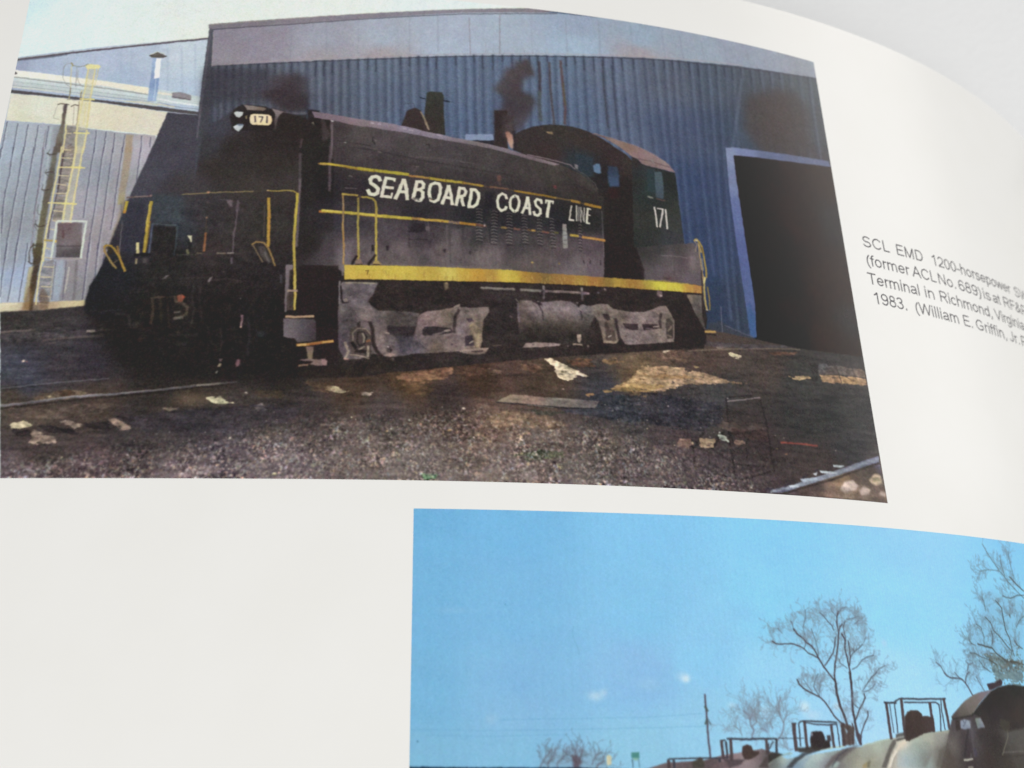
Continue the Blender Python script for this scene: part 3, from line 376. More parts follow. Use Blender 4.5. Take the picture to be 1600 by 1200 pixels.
rocks = [(Q("9.96,8.53 10.82,9.2 12.26,9.33 13.62,8.4 12.46,8.06 10.52,8.11"), '#c0b494'), (Q("12.28,9.2 12.96,9.55 12.59,8.8"), '#ab9e84'), (Q("13.76,7.48 14.03,8.14 14.98,7.48 17.54,6.56 17.78,5.78 15.32,5.25 13.31,5.77 13.91,6.56"), '#8f7b70'), (Q("17.66,9.08 18.33,9.48 19.85,9.09 21.13,8.69 20.24,8.03 19.18,8.69"), '#a08d80'), (Q("25.16,9.65 26.65,9.53 27.96,8.86 29.04,8.07 27.36,7.79 26.03,8.59"), '#8a7468'), (Q("32.84,11.46 33.8,11.83 36.08,11.36 34.38,11.07"), '#857568'), (Q("21.44,6.44 21.83,7.1 22.23,7.77"), '#847a50'), (Q("39.52,13.31 40.59,13.88 42.13,13.62 43.45,12.81 45.74,12.57 41.22,12.51"), '#c8c0a0'), (Q("57.76,15.55 60.33,15.74 61.91,15.07 62.95,14.76 60.89,14.71"), '#c8b896'), (Q("64.25,14.7 66.32,14.75 65.82,14.18 64.52,14.29"), '#a09084'), (Q("47.02,12.31 48.77,12.47 49.62,11.25 48.11,11.23"), '#7d7070')]
for q, c_ in rocks: cv.R(q, c_, 1.5, .92, pc='rock')
for q in (Q("10.29,8 13.48,7.74 13.93,6.43 11.43,6.95"), Q("13.8,8.8 19.76,8.02 21.12,6.97 16.19,7.48 14.86,8.28"), Q("21.07,9.09 25.23,9.12 25.89,7.79 22.44,8.03"), Q("34.39,10.94 42.77,11.98 46.8,11.9 40.39,10.59"), Q("26.08,10.19 29.58,9.68 29.53,8.07 27.68,9.13"), Q("14.74,5.9 17.99,5.12 15.14,4.86")): cv.R(q, '#2b2526', 2.4, .75)
cv.R(Q("37.83,11.38 46.79,12.03 55.39,12.16 53.02,9.39 45.67,7.14 30.82,7.55 28.04,10.21"), '#39343a', 8, .6)
cv.B(Q("44.15,6.64"), 2.8, 2.4, '#ded4c4', 1); cv.B(Q("18.85,3.35"), 2.2, 3, '#b6a88c', .9); cv.B(Q("28.71,3.69"), 2.6, 2.2, '#b8aaa0', .9); cv.B(Q("63.05,10.42"), 1.8, 1.8, '#d8cdb8', 1); cv.B(Q("46.06,14.31"), 2.6, 2.0, '#c8bcb0', 1)
cv.B(Q("81.22,12.47"), 4.2, 2.4, '#e8d8c8', 1); cv.B(Q("78.93,8.55"), 4.5, 2.4, '#c9a06e', .9); cv.B(Q("82.86,7.49"), 2, 1.6, '#e0d6cc', .9); cv.B(Q("72.35,10.08"), 2.4, 2, '#b4bba8', .9); cv.B(Q("68.83,8.16"), 2.4, 2, '#c4a878', .9); cv.B(Q("51.46,0.8"), 5, 2.6, '#d8cca0', .9); cv.B(Q("51.89,7.48"), 2.5, 2.2, '#a89a88', .9); cv.B(Q("98.23,16.66"), 2.5, 1.6, '#b89890', .8)
# yellow-brown earth in the sun
for q, c_, a_ in ((Q("69.64,17.53 73.31,18.8 78.63,19.87 79.7,19.33 78.1,17.53 75.45,16.87 72.02,16.89"), '#8a6650', .8), (Q("70.7,17 76.78,15.77 74.69,14.57 72.05,15.05"), '#5f4a36', .7), (Q("90.59,20.41 93.38,21.3 95.03,20.65 93.88,19.41 91.4,19.57"), '#7c5c4c', .75), (Q("79.7,19.62 82.94,20.05 86.73,19.05 84.01,18.35 79.97,18.18"), '#5d4438', .7), (Q("99.02,22.07 103.02,22.62 104.09,21.19 100.65,20.68"), '#6c4a38', .7), (Q("105.02,22.45 107.07,22.89 109.65,22.31 106.43,21.79"), '#9c7a58', .7), (Q("85.1,19.56 87.28,19.66 87.82,18.96 86.45,18.6"), '#8d7264', .7), (Q("55.13,16.62 59.27,16.42 60.36,15.04 56.78,14.69"), '#5e4a38', .7), (Q("47.08,14.8 51.64,15.15 52.24,13.77 48.2,13.43"), '#4f4030', .7), (Q("115.47,25.04 120.41,26.08 122.31,23.46 118.24,22.2 115.35,23.5"), '#6a5448', .8)):
    cv.R(q, c_, 4.5, a_ * .9)
cv.R(Q("94.67,22.26 96.49,22.22 98.7,21.16 100.35,20.36 103.12,19.05 101.15,19.23 99.13,18.08 97.47,18.72 96.68,19.86 97.26,20.48"), '#d8c6aa', 1.6, .95, pc='rock')
cv.R(Q("97.8,19.98 98.5,19.9 98.35,19.54 97.65,19.61"), '#6a6048', 1, .8); cv.R(Q("100.61,19.79 103.12,19.05 101.71,19.2"), '#f0e6d0', .9, .9)
cv.R(Q("107.32,17.53 110.32,19.27 112.6,21.71 117.04,22.17 123.06,21.69 127.92,20.64 133.97,20.22 127.81,19.65 120.35,18.79 116.64,17.56 112.49,17.03 108.43,17.01"), FD(Q("108.47,17.6,8f7656 112.01,18.42,b89a72 115.77,21.34,a08468 119.26,20.16,b2967a 125.4,20.42,a88c72 131.65,20.12,806854 114.32,17.99,b09676")), 2.2, .92, amp=.3)
cv.R(Q("104.98,16.57 110.85,18.59 116.71,18.28 113.07,17.07"), '#a98a5c', 1.6, .8); cv.R(Q("102.11,15.91 103.26,16.26 104.09,15.93 102.65,15.5"), '#c89c70', 1.2, .9)
cv.R(Q("112.16,20.53 115.7,20.49 119.91,20.66 124.15,20.25 118.03,19.76 113.87,19.75"), '#9d7c56', 2.4, .7)
cv.R(Q("140.97,22.55 142.5,22.6 145.98,22.99 146.41,22.4 143.76,21.91 142.09,22.11"), '#b89c78', 1.2, .95)
cv.R(Q("148.15,23.46 152.86,23.93 158.79,23.99 159.11,22.73 152.56,22.23 148.65,22.25"), FD(Q("149.12,22.94,a8886a 154.54,23.11,b8946a 158.27,23.27,a88768 150.9,22.99,94765c")), 1.4, .95)
cv.R(Q("148.17,25.71 153.2,25.85 158.95,25.8 158.92,24.26 152.88,24.03 148,23.6"), FD(Q("149.53,25.39,5b5a5e 154.9,25.1,5f5550 158.6,24.94,6a584c 150.4,24.21,5c4e48")), 1.6, .9)
cv.L(Q("152.28,25.74 153.03,22.45"), 2.4, '#3a322e', .9, .8)
cv.R(Q("146.41,25.66 148.35,25.73 147.5,21.64 146.44,21.52"), '#2e2a28', 1.6, .75)
for q, c_ in ((Q("128.99,25.96 130.42,25.94 132.28,25.35 131.56,24.71 130.3,24.9"), '#d8cba8'), (Q("123.96,24.54 124.89,24.47 124.69,24.05"), '#c8b896'), (Q("116.37,24.96 118.58,26.07 121.67,26.35 121.62,25.88 119.15,25.66 116.94,24.54"), '#baa894'), (Q("122.25,22.84 123.6,22.5 122.5,22.25"), '#a8906c'), (Q("127.04,27.02 129.26,26.93 127.92,26.32"), '#7c7266'), (Q("137.73,26.89 144.26,27.49 143.13,26.87 138.34,26.48"), '#6c4f40')): cv.R(q, c_, 1.3, .9)
cv.L(Q("121.58,25.41 125.36,25.98 132.48,26.95 139.86,27.77 144.72,28.22"), 1.6, '#8a7c6c', 1, .75)
cv.R(Q("124.92,27.75 131.94,27.84 144.79,28.69 134.47,27.22 124.82,26.8"), '#4a4448', 2.4, .7)
cv.R(Q("111.92,17.23 116.57,16.66 121.3,16.11 126.77,15.93 126.99,12.38 123.16,10.64 117.24,10.83 111.49,11.36"), '#2e2c33', 5, .8)
cv.R(Q("104.39,16.18 111.85,16.34 111.47,11.07 103.03,12.05 97.51,12.64"), '#33343c', 4, .8)
cv.B(Q("116.84,14.6"), 2, 1.8, '#c8c0b8', .8); cv.B(Q("149.36,8.92"), 2.6, 1.2, '#b0a498', .8); cv.B(Q("106.28,13.67"), 2.6, 1.2, '#8a8a88', .8)
# plank on the ground
cv.G(Q("86.65,13.81 89.11,15.23 104.45,14.78 103.67,13.52 98.92,13.34 92.06,13.58"), FD(Q("88.82,14.53,8a7c66 92.08,14.39,957a70 97.57,14.22,857c74 103.14,14.07,736a6a 89.35,13.98,98867a")), .9, pc='plank'); cv.L(Q("86.65,13.75 92.06,13.53 98.91,13.22 103.66,13.35"), 1.6, '#29242a', .9, .9); cv.L(Q("92.06,13.53 96.43,13.21"), 1.2, '#8f8f80', .7, .8)
cv.R(Q("89.87,13 94.75,12.51 98.88,12.42 94.73,11.65"), '#37372f', 2.4, .7)
cv.R(Q("85.01,11.26 88.77,12.25 92.02,12.1 96.09,11.43 98.5,10.12 94.63,8.83 89.8,9.76 86.57,8.8"), '#7a6450', 5, .55)
cv.R(Q("92.37,5.41 93.72,5.73 95.59,5.39 94.5,4.94 92.62,4.92"), '#2b2b20', 1.8, .85); cv.R(Q("88.63,5.01 97.22,5.59 98.55,4.81 91.79,3.75"), '#4f5440', 5, .6)
cv.R(Q("74.08,1.13 77.15,1.19 76.9,0.39 74.6,0.34"), '#56705a', 2, .7); cv.R(Q("74.59,1.14 77.15,1.06 76.64,0.25 74.86,0.22"), '#5a7a58', 1.6, .7)
# trestle and debris lower right
for q, w_, c_ in ((Q("120.79,9.32 120.83,3.61"), 2.4, '#2b2422'), (Q("123.13,10.34 121.22,7.62"), 3.0, '#231d1b'), (Q("123.74,7.49 123.59,4.62"), 1.6, '#2f2827'), (Q("120.48,7.57 124.25,6.66"), 2, '#2c2523'), (Q("127.14,10.92 124.31,7.24"), 3.2, '#211b1a'), (Q("128.13,16.95 127.83,8.92 128.28,2.34"), 2.0, '#2f2726'), (Q("128.03,10.69 128.45,8.96"), 3, '#241e1d'), (Q("131.1,9.15 130.86,5.94"), 1.6, '#2f2827'), (Q("134.81,17.23 135.55,13.06 135.91,3.97"), 1.8, '#2f2726'), (Q("124.04,7.51 128.28,4.9 134.76,4.76"), 1.6, '#2f2827'), (Q("129.17,2.11 135.95,4.26"), 2, '#2c2524'), (Q("124.15,2.95 128.28,2.34"), 1.8, '#2d2625'), (Q("132.46,11.32 131.22,8.87"), 2.2, '#2a2321')): cv.L(q, w_ * 1.3, '#1e1918', 1.6, .7, pc='trestle_leg')
cv.L(Q("128.21,16.35 131.26,16.91 134.87,17.7"), 1.8, '#9a8c90', .9, .9); cv.L(Q("128.77,17.15 133.3,17.95"), 3, '#2c2526', 1, .8); cv.B(Q("128.38,16.97"), 2, 2, '#b0a4a8', .9)
cv.R(Q("124.23,12.18 135.2,12.88 135.67,11.58 128.03,10.69"), '#4f433f', 2.6, .7); cv.R(Q("128.1,11.28 135.67,11.58 135.39,9.48 129.14,9.6"), '#40302e', 2.4, .7)
cv.R(Q("118.38,8.74 120.3,8.86 120.8,7.88 119.86,7.25 117.54,7.54"), '#7c6258', 1.6, .85); cv.R(Q("122.11,9.11 125.12,9.17 124.66,7.69 122.24,7.39"), '#98826a', 1.6, .85); cv.R(Q("125.55,10.36 127.3,9.61 127.81,8.77 126.31,8.96"), '#a8aca0', 1.2, .9); cv.R(Q("128.76,8.98 130.35,9.39 130.89,8.7 128.98,8.27"), '#8f7468', 1.2, .85)
cv.B(Q("126.07,10.4"), 2.2, 2, '#d8e0d8', 1); cv.B(Q("120.77,8.22"), 2.6, 2.6, '#d8b484', 1); cv.B(Q("117.4,7.59"), 2, 1.6, '#c0a890', .9); cv.B(Q("138.73,10.4"), 2.4, 1.4, '#a89c94', .8); cv.B(Q("137,10.73"), 2.4, 1.2, '#9a8c84', .8); cv.B(Q("136.98,8.28"), 3, 1.4, '#7c7048', .9); cv.B(Q("138.78,7.39"), 4, 2.4, '#8c6252', .8); cv.B(Q("112.7,10.27"), 2, 1.6, '#d0b8a4', .9)
cv.L(Q("137.96,9.53 141.88,9.56 145.54,9.49"), 3.0, '#8f4a42', 1, .95, pc='red_bar')
# track in the corner
cv.G(Q("134.14,0.14 139.07,1.6 151.39,5.74 158.74,8.68 159.01,0.15 150.37,0.07 139.18,0.17"), FD(Q("137.34,0.63,5a4f52 144.08,2.52,4c423f 149.27,3.5,7a6450 153.17,5.9,544840 158.21,7.87,6b6680 156.73,5.92,4a4038 157.6,1.22,746258 150.58,1.25,8c7868 147.15,1,8a7164 142.15,0.65,5c4c48")), 1, pc='track_bed')
cv.G(Q("133.83,0.12 137.42,1.2 142.51,2.99 147.81,4.86 153.37,6.96 158.78,8.84 158.68,7.61 153.14,5.75 147.63,3.81 140.67,1.56 137.31,0.4"), FD(Q("135.77,0.67,5a5876 140.78,2.29,7f879c 147.81,4.86,8a8f9c 151.45,6.05,6c6a7a 155.17,7.13,656480 158.28,8.18,7a7898")), .9, pc='rail')
cv.L(Q("134.8,0.41 139.05,1.45 144.18,3.11 149.54,5 155.16,7.04 158.64,8.15"), 5.5, '#8a8ea0', 1.2, .8)
for q, c_ in ((Q("148.21,6.22 150.8,6.29 150.02,5.78 148.32,5.84"), '#c8d4d8'), (Q("145.13,4.94 149.16,4.82 147.73,4.41 145.4,4.52"), '#d4e0e8'), (Q("140.89,3.02 144.25,3.55 144.85,3.16 141.46,2.48"), '#b0bcd0'), (Q("138.44,1.7 140.76,2.14 140.34,1.54 138.71,1.34"), '#d0dce4'), (Q("143.7,4.24 144.75,4.62 144.29,3.85"), '#c0c4d0')): cv.V(q, c_, 1.0, .95)
for q in (Q("133.28,0.66 134.27,1.14 135.49,0.94 134.16,0.29"), Q("137.5,1.78 139.52,2.49 137.42,1.2"), Q("141.28,3.48 142.98,3.9 141.55,3.07"), Q("144.12,4.86 145.52,5.26 144.41,4.59"), Q("150.9,6.9 152.38,7.33 152.62,6.75")): cv.V(q, '#332e38', 1.4, .85)
cv.L(Q("137.28,0.19 147.56,3.37 153.08,5.44 158.68,7.46"), 3.2, '#382f2b', 1.4, .9)
for q, c_ in ((Q("148.96,1.72 150.26,3.28 152.07,3.72 153.26,2.64 152.06,1.81 149.89,1.2"), '#c8b4ac'), (Q("153.09,1.74 154.33,2.72 155.66,2.24 155.12,1.31 153.31,1.02"), '#c4b0a8'), (Q("155.65,4.02 157.35,5.37 158.43,5.32 158.65,3.68 156.9,3.09 155.92,3.6"), '#c0ac94'), (Q("157.79,2.12 159.02,1.93 158.86,1.17 157.63,1.37"), '#a8968e')): cv.V(q, c_, 2.2, .9)
cv.V(Q("156.43,4.39 157.94,4.67 158.18,4.09 156.65,3.66"), '#8c8468', 1.4, .8)
cv.GRAVEL()
cv.G(Q("52.54,52.54 62.59,52.99 125.9,39.81 125.6,36.88 124.82,26.8 72.25,18.76 52.5,17.7 51.43,34.71"), '#2a2423', 1.2)
# ---- the switcher: roof fittings behind the hood
cv.V(Q("81.81,66.71 86.95,67.2 87.02,65.81 81.63,65.42"), '#7f8cb2', .9, .95); cv.V(Q("82.88,65.42 87.02,65.81 87.18,64.65 84.13,65.01"), '#2c2528', 1, .9)
cv.G(Q("69.75,67.44 70.91,71.17 72.32,71.93 73.4,71.37 74.32,68.64 75.05,66.99 75.05,66.35 72.58,66.8"), '#3a302e', 1.3, pc='vent_hood'); cv.L(Q("72.32,71.82 72.04,72.78 70.35,72.65 69.66,71.51 69.64,68.5"), 1.1, '#3f4254', .8, .8)
cv.G(Q("73.99,66.91 74.12,70.78 74.46,75.39 74.87,75.76 77.31,75.87 77.67,75.02 77.69,71.73 77.98,66.27 75.76,66.2"), FD(Q("76.04,75.31,3a3a34 76.07,71.59,37332e 75.39,68.3,3a302e 77.53,67.41,36342e")), 1.2, pc='exhaust_stack')
cv.L(Q("73.18,74.29 74.26,74.01"), 2.0, '#272a3a', .7); cv.L(Q("77.68,74.03 78.76,73.75"), 2.6, '#272a3a', .7); cv.L(Q("78.76,73.75 79.39,73.81"), 1.2, '#3a3e50', .7, .7)
cv.L(Q("73.4,71.05 74.13,69.49 74.96,67.2"), 3.2, '#8a7c66', .9, .95); cv.L(Q("74.32,68.64 74.96,67.2"), 2.6, '#9c8a78', .9, .8)
cv.G(Q("87.21,72.65 89.69,72.92 89.68,63.2 86.81,63.77 87.22,67.22"), '#352b2a', 1.6, pc='exhaust_stack')
cv.V(Q("88.75,71.72 90.96,71.96 90.85,66.73 88.66,66.51"), '#443a3a', 3, .8)
# cab front and arched roof
cv.G(Q("90.86,67.52 91.98,68.4 94.23,69.58 96.1,70.23 97.98,70.62 99.86,70.76 101.74,70.73 103.99,70.35 105.49,69.88 107.35,69.02 109.2,67.95 111.04,66.66 112.89,65.49 114.66,63.24 114.42,54.71 116.58,38.77 105.59,37.74 104.86,57.78 90.79,64.09"), FD(Q("92.93,67.09,38302f 99.17,69.25,3a3430 105.38,67.82,3a312e 96.53,64.62,3a2f2e 110.24,64.1,382c2c 103.86,62.6,2f343a 107.52,60.9,292424 112.33,57.25,2a2320 109.35,50,2a2321 108.93,43.26,2a2422 113.46,64.52,38302c")), 1, pc='cab_front')
cv.V(Q("102.71,64.61 106.06,63.93 105.84,59.85 103.59,59.6 102.55,61.17"), '#2f3942', 2.4, .8)
cv.V(Q("96.99,68.95 98.29,69 98.45,68.36 97.71,68.49"), '#8a785c', .9, .9); cv.L(Q("97.17,68.87 97.72,68.67"), 1.6, '#a8946c', .7, .9)
cv.V(Q("90.55,69.87 91.24,67.78 91.15,63.91 90.6,63.86 90.58,66.85"), '#2e2527', 2, .8)
cv.V(Q("89.23,67.78 89.78,68.27 90.5,67.48 90.74,66 90.61,64.28 90.16,64.45 89.65,65.89"), FD(Q("89.59,67.61,8c6058 89.94,66.78,c08a7e 90.37,65.54,c4a08e 90.34,64.47,a88880")), 1.6, .95)
cv.V(Q("89.45,69.76 90.56,70.31 90.88,68.39 89.6,68.04"), '#4d4344', 2.6, .8)
cv.V(Q("105.97,62.42 106.66,62.83 107.31,62.8 107.43,60.89 107,60.58 105.99,60.93"), '#5b799c', 1.3, .95, pc='cab_window'); cv.V(Q("108.91,62.56 110.71,62.58 110.96,60.47 110.81,58.22 108.91,58 108.67,60.19"), FD(Q("110.11,62.07,323e54 109.95,59.49,3d5278 110.6,60.85,2f3e5a")), 1.8, .9, pc='cab_window')
cv.V(Q("108.52,57.64 110.79,57.91 110.65,55.79 108.77,55.57"), '#351f1f', 5, .7)
# cab side
cv.G(Q("113.78,65.36 114.92,64.97 115.81,63.9 122.51,62.81 122.63,58.62 122.84,50.24 122.94,47.17 123.24,44.16 124.75,39.94 113.04,39.07 112.87,47"), FD(Q("114.49,64.37,332d2c 114.53,59.65,2d2c2a 115.86,61.96,2f3234 116.78,58.88,2e3836 119.27,56.03,2c2e2b 121.62,60.62,272825 121.05,54.17,343632 115.06,51.33,33332f 122.04,52.21,3a3a38 114.75,47.21,2f2f2d 120.5,47.89,38383a")), 1, pc='cab_side')
cv.G(Q("113.25,45.43 124.98,47.84 125.73,45.49 125.97,42.08 125.74,38.87 120.97,39.01 114.25,38.9 113.7,41.5"), FD(Q("114.83,44.2,373331 117.76,45.53,3c3a39 121.61,45.99,45413f 115.7,43.29,45403f 119.51,43.92,5d5456 122.41,44.26,4d4347 124.58,44.73,6a5f62 117.39,41.09,60575c 120.24,41.41,665b5e 122.2,42.03,5a4d50 124.18,42.67,6e6362 124.96,40.76,5c5258 119.17,39.9,5a4c4c 122.98,40.13,635860 115.42,39.7,5a5256 114.39,40.78,544c4c")), 1.3)
cv.L(Q("118.03,44.31 120.52,44.48 123.38,44.38"), 1.2, '#8c8184', .9, .7); cv.L(Q("120.61,44.45 120.23,40.22"), 1.2, '#4c4244', .9, .7); cv.V(Q("123.63,44.92 124.99,44.99 124.63,42.32 123.56,42.19"), '#7a6c70', 2, .6)
cv.V(Q("117.84,39.76 119.55,39.94 119.32,39.52 118.18,39.36"), '#4a3a3a', 1.2, .7)
cv.V(Q("112.68,42.68 113.79,42.69 114.25,41.35 113.7,41.5"), '#756a68', 1.2, .9); cv.V(Q("107.03,45.99 113.25,45.43 114.42,41.17 114.36,39.1 106.61,38.86"), '#2a2120', 1.4, .92)
cv.V(Q("113.08,43.02 113.82,43.09 114.58,40.8 114.27,39.19 113.62,40.3"), '#33292a', 1.2, .5)
cv.G(Q("105.98,69.58 106.75,69.68 109.4,69.15 115.32,67.76 119.12,66.12 121.19,64.79 122.57,62.88 115.81,63.86 114.91,64.91 113.78,65.4 111.4,67.22 108.61,68.82"), FD(Q("107.68,69.25,6f5c5c 110.51,68.42,8a7470 113.33,67.26,80695f 114.19,65.63,8a7074 117.18,66.5,8c7478 120.03,65.16,907a7c 121.87,63.47,8a7278 117.96,63.99,7f6868")), .8, pc='cab_roof')
cv.L(Q("114.92,64.97 117.64,64.81 119.96,64.28 121.52,63.97"), 1.6, '#5a4a4c', .8, .9); cv.L(Q("106.56,69.7 110.54,68.97 115.32,67.81 119.13,66.23"), 1.2, '#9a8688', .8, .6)
cv.G(Q("118.14,62.5 119.63,62.71 119.83,59.94 119.61,56.61 118.07,56.82 118.05,60.12"), FD(Q("118.78,61.94,4a5a62 118.75,59.14,44535e 118.77,57.02,414e58")), 1.2, pc='cab_window'); cv.V(Q("116.71,62.94 118.19,63.15 117.97,57.97 116.51,57.78"), '#2c3a3e', 1.6, .8)
cv.L(Q("116.42,56.71 117.38,56.58"), 3.2, '#8c8a80', .9, .9); cv.L(Q("118.14,56.52 119.86,56.22"), 2.2, '#5d4a42', .9, .9)
NUM = '#cfc8c0'
for q, w_ in ((Q("117.61,54.66 117.74,50.32"), 3.2), (Q("118.12,54.37 119.28,54.35"), 2.6), (Q("119.22,54.35 119,53.27 118.31,50.39"), 3.0), (Q("119.74,54.31 119.77,50.16"), 3.4)): cv.L(q, w_, NUM, .6, pc='cab_number')
# ---- long hood
cv.G(Q("55.04,69.08 55.88,69.55 62.04,67.99 65.54,67.57 70.81,66.98 74.35,66.3 77.89,65.52 83.23,64.5 86.81,64.09 90.41,63.27 93.12,62.7 98.77,62.02 101.31,61.03 103.67,60.03 104.89,58.48 107.05,57.05 107.68,55.03 106.68,37.9 105.58,37.42 89.86,37.53 60.74,36.74 56.56,39.2"), FD(Q("58.05,66.42,463e40 58.3,60.88,453c3e 62.14,65.25,5a5352 62.26,61.78,4f4749 66.82,63.44,575053 66.93,59.31,443c40 72.65,61.75,544e50 72.7,58.72,403a3c 78.5,60.81,534d50 78.51,56.68,3c3637 85.57,60.01,4b4546 85.52,55.88,3e3638 92.74,59.99,46413f 92.65,56.52,3d3537 98.81,59.91,45403c 102.38,57.5,3b3433 106.03,56.51,332e2b 62.59,52.99,302a2e 62.78,47.74,423c40 63.06,40.07,5d5254 67.31,45.37,4c4348 69.65,40.37,655a5b 73.97,49.66,2e2a2e 74.04,44.44,453c40 78.56,40.86,685d5e 83.14,50.29,262529 83.1,45.02,3d3a3a 85.35,41.3,6a5f60 90.11,49.51,262428 91.16,44.32,453f40 93.39,40.6,5b5150 98.43,50.25,232226 99.35,43.69,544a4c 102.05,50.6,232323 101.56,39.97,71676a 104.43,49.49,262524 104.82,45.51,55494e 105.14,40.29,66595e 57.98,55.44,322c2e 58.35,47.54,39343a 56.53,39.83,3b3436 60.9,39.36,70656a 56.43,52.7,2b2628 55.46,60.74,2c2525")), 1, pc='hood')
cv.G(Q("52.58,67.54 55.01,69.65 56.91,68.62 58.08,58.14 58.78,38.04 56.64,37.59 51.81,37.18 51.19,47.26 51.17,60.53"), FD(Q("54.04,66.21,2d2623 56.03,60.77,2b2623 53.65,52.58,2c2725 55.87,52.68,272222 54.22,42.26,2d2826 57.18,48.8,302b2d 58.15,39.89,4c4347")), 1.6)
cv.L(Q("57.24,67.72 57.42,63.95 57.27,59.8 57.51,52.95"), 4.4, '#67595f', 1.6, .75); cv.L(Q("57.36,67.09 57.61,59.82"), 2.4, '#86757c', 1.2, .6); cv.B(Q("57.31,67.98"), 3.4, 3.0, '#f2f0ee', 1)
cv.V(Q("54.9,69.5 55.44,69.1 57.21,64.56 55.91,63.24 55.48,64.89"), '#4a4041', 1.6, .7); cv.V(Q("52.78,70.24 54.87,70.14 55.3,68.46 55.65,64.9 54.15,63.98 52.87,65.59"), '#2c2422', 2, .9)
cv.V(Q("53.3,67.08 53.96,67.54 54.18,66.71 53.88,65.96 53.43,66.25"), '#8d8572', 1, .95)
cv.G(Q("53.61,69.86 55.01,69.68 58.51,69.17 62.01,68.63 64.11,68.44 67.28,68.12 69.92,67.66 72.57,67.22 74.34,66.72 77,66.3 79.67,65.78 82.34,65.48 85.03,65.09 88.62,64.48 92.23,63.45 95.85,62.66 99.5,61.89 98.38,61.45 94.01,62.26 90.4,63.1 86.81,63.88 83.23,64.46 79.67,64.87 77.01,65.13 74.36,65.56 70.83,66.14 67.32,66.53 63.81,67.04 62.07,67.04 58.57,67.79 54.03,68.5"), FD(Q("56.78,68.97,7d6a76 62.04,67.78,8a7682 67.3,67.27,8e7d8c 70.81,66.98,8f8296 74.35,66.3,8d7e90 77.01,65.87,94859a 79.67,65.35,897a86 83.24,64.92,7c7074 88.62,64.16,827480 94.03,63,7c6a72 97.66,62.01,8c7c84")), .8, pc='hood_roof')
for q in (Q("64.31,67.92 64.92,67.79"), Q("65.62,67.83 66.06,67.72"), Q("70.2,67.05 70.81,66.98"), Q("71.26,66.87 72.05,66.76"), Q("76.47,66.15 77.36,66.07")): cv.L(q, 2.6, '#b4a4b4', .8, .9)
cv.V(Q("117.53,65.16 117.93,65.22 118.6,63.79"), '#8a7f80', 1, .8); cv.V(Q("102.29,62.31 102.93,62.06 102.98,61.01 102.44,61.37"), '#8f8688', 1, .9)
cv.L(Q("93.32,63.35 98.6,62.54 101.35,61.99 102.43,61.16"), 2.4, '#8d7c84', .9, .8); cv.L(Q("102.42,61.05 104.23,60.09 106.01,58.4 106.5,57.19"), 1.4, '#6c6462', 1, .7); cv.V(Q("102.97,60.79 105.64,58.57 106.49,56.98 105.69,56.06 103.03,58.27"), '#4f4a46', 3, .6)
# latches and grab irons of the upper hood
cv.L(Q("58.29,63.68 59.15,63.58 64.52,62.88"), 1.4, '#2c2628', 1, .7); cv.B(Q("59.85,63.32"), 3, 1.8, '#b0a8a8', .95)
cv.L(Q("62.22,62.85 65.7,62.12 70.93,61.01 77.04,61.04 81.44,60.56 84.62,60.31"), 1.4, '#6f6466', 1, .6); cv.L(Q("62.24,62.33 67.44,61.61 74.42,60.22 83.2,59.25 90.3,58.43"), 3, '#2e282b', 1.6, .6)
for q in (Q("64.84,64.89 64.78,63.94 65.23,63.24"), Q("74.47,63.77 74.99,64.02 75.09,63.19")): cv.L(q, 2.0, '#292426', .8, .9)
cv.B(Q("65.3,64.08"), 2.6, 3.4, '#8a7f7e', .8); cv.B(Q("75.18,62.67"), 2.4, 3.2, '#7d7474', .8); cv.V(Q("65.53,61.91 66.58,61.66 66.24,61.33"), '#948a84', .8, .8)
cv.V(Q("71.66,58.99 72,59.33 73.22,59 72.72,57.63 71.85,57.57"), '#564c4e', 1.6, .7); cv.L(Q("71.3,59.28 72.17,59.54 72.7,59.07"), 1.2, '#2b2527', .8, .8); cv.L(Q("72.7,58.96 73.22,58.9"), 1.6, '#9a8c8c', .8, .8)
cv.V(Q("74.42,60.01 77.04,60 76.88,57.93 74.45,57.96"), '#584c4e', 2, .4); cv.L(Q("80.55,60.7 81.61,60.47"), 1.4, '#84787a', .8, .8)
cv.V(Q("87.44,58.14 88.25,58.31 88.32,57.29 87.69,56.82"), '#75504a', 1.1, .9); cv.L(Q("88.05,56.95 88.03,56.13"), 2, '#5c4440', .9, .9); cv.V(Q("97.93,57 98.58,57.17 98.73,56.36 98.09,56.39"), '#7a4440', 1.1, .9); cv.L(Q("98.36,56.32 98.31,55.07"), 1.8, '#4e3e3c', .8, .9)
cv.V(Q("60.08,53.83 62.45,53.75 62.28,53.54 60.26,53.58"), '#6a6064', .8, .9); cv.L(Q("60.82,56.32 61.34,56.14"), 1.6, '#8a8084', .7, .8)
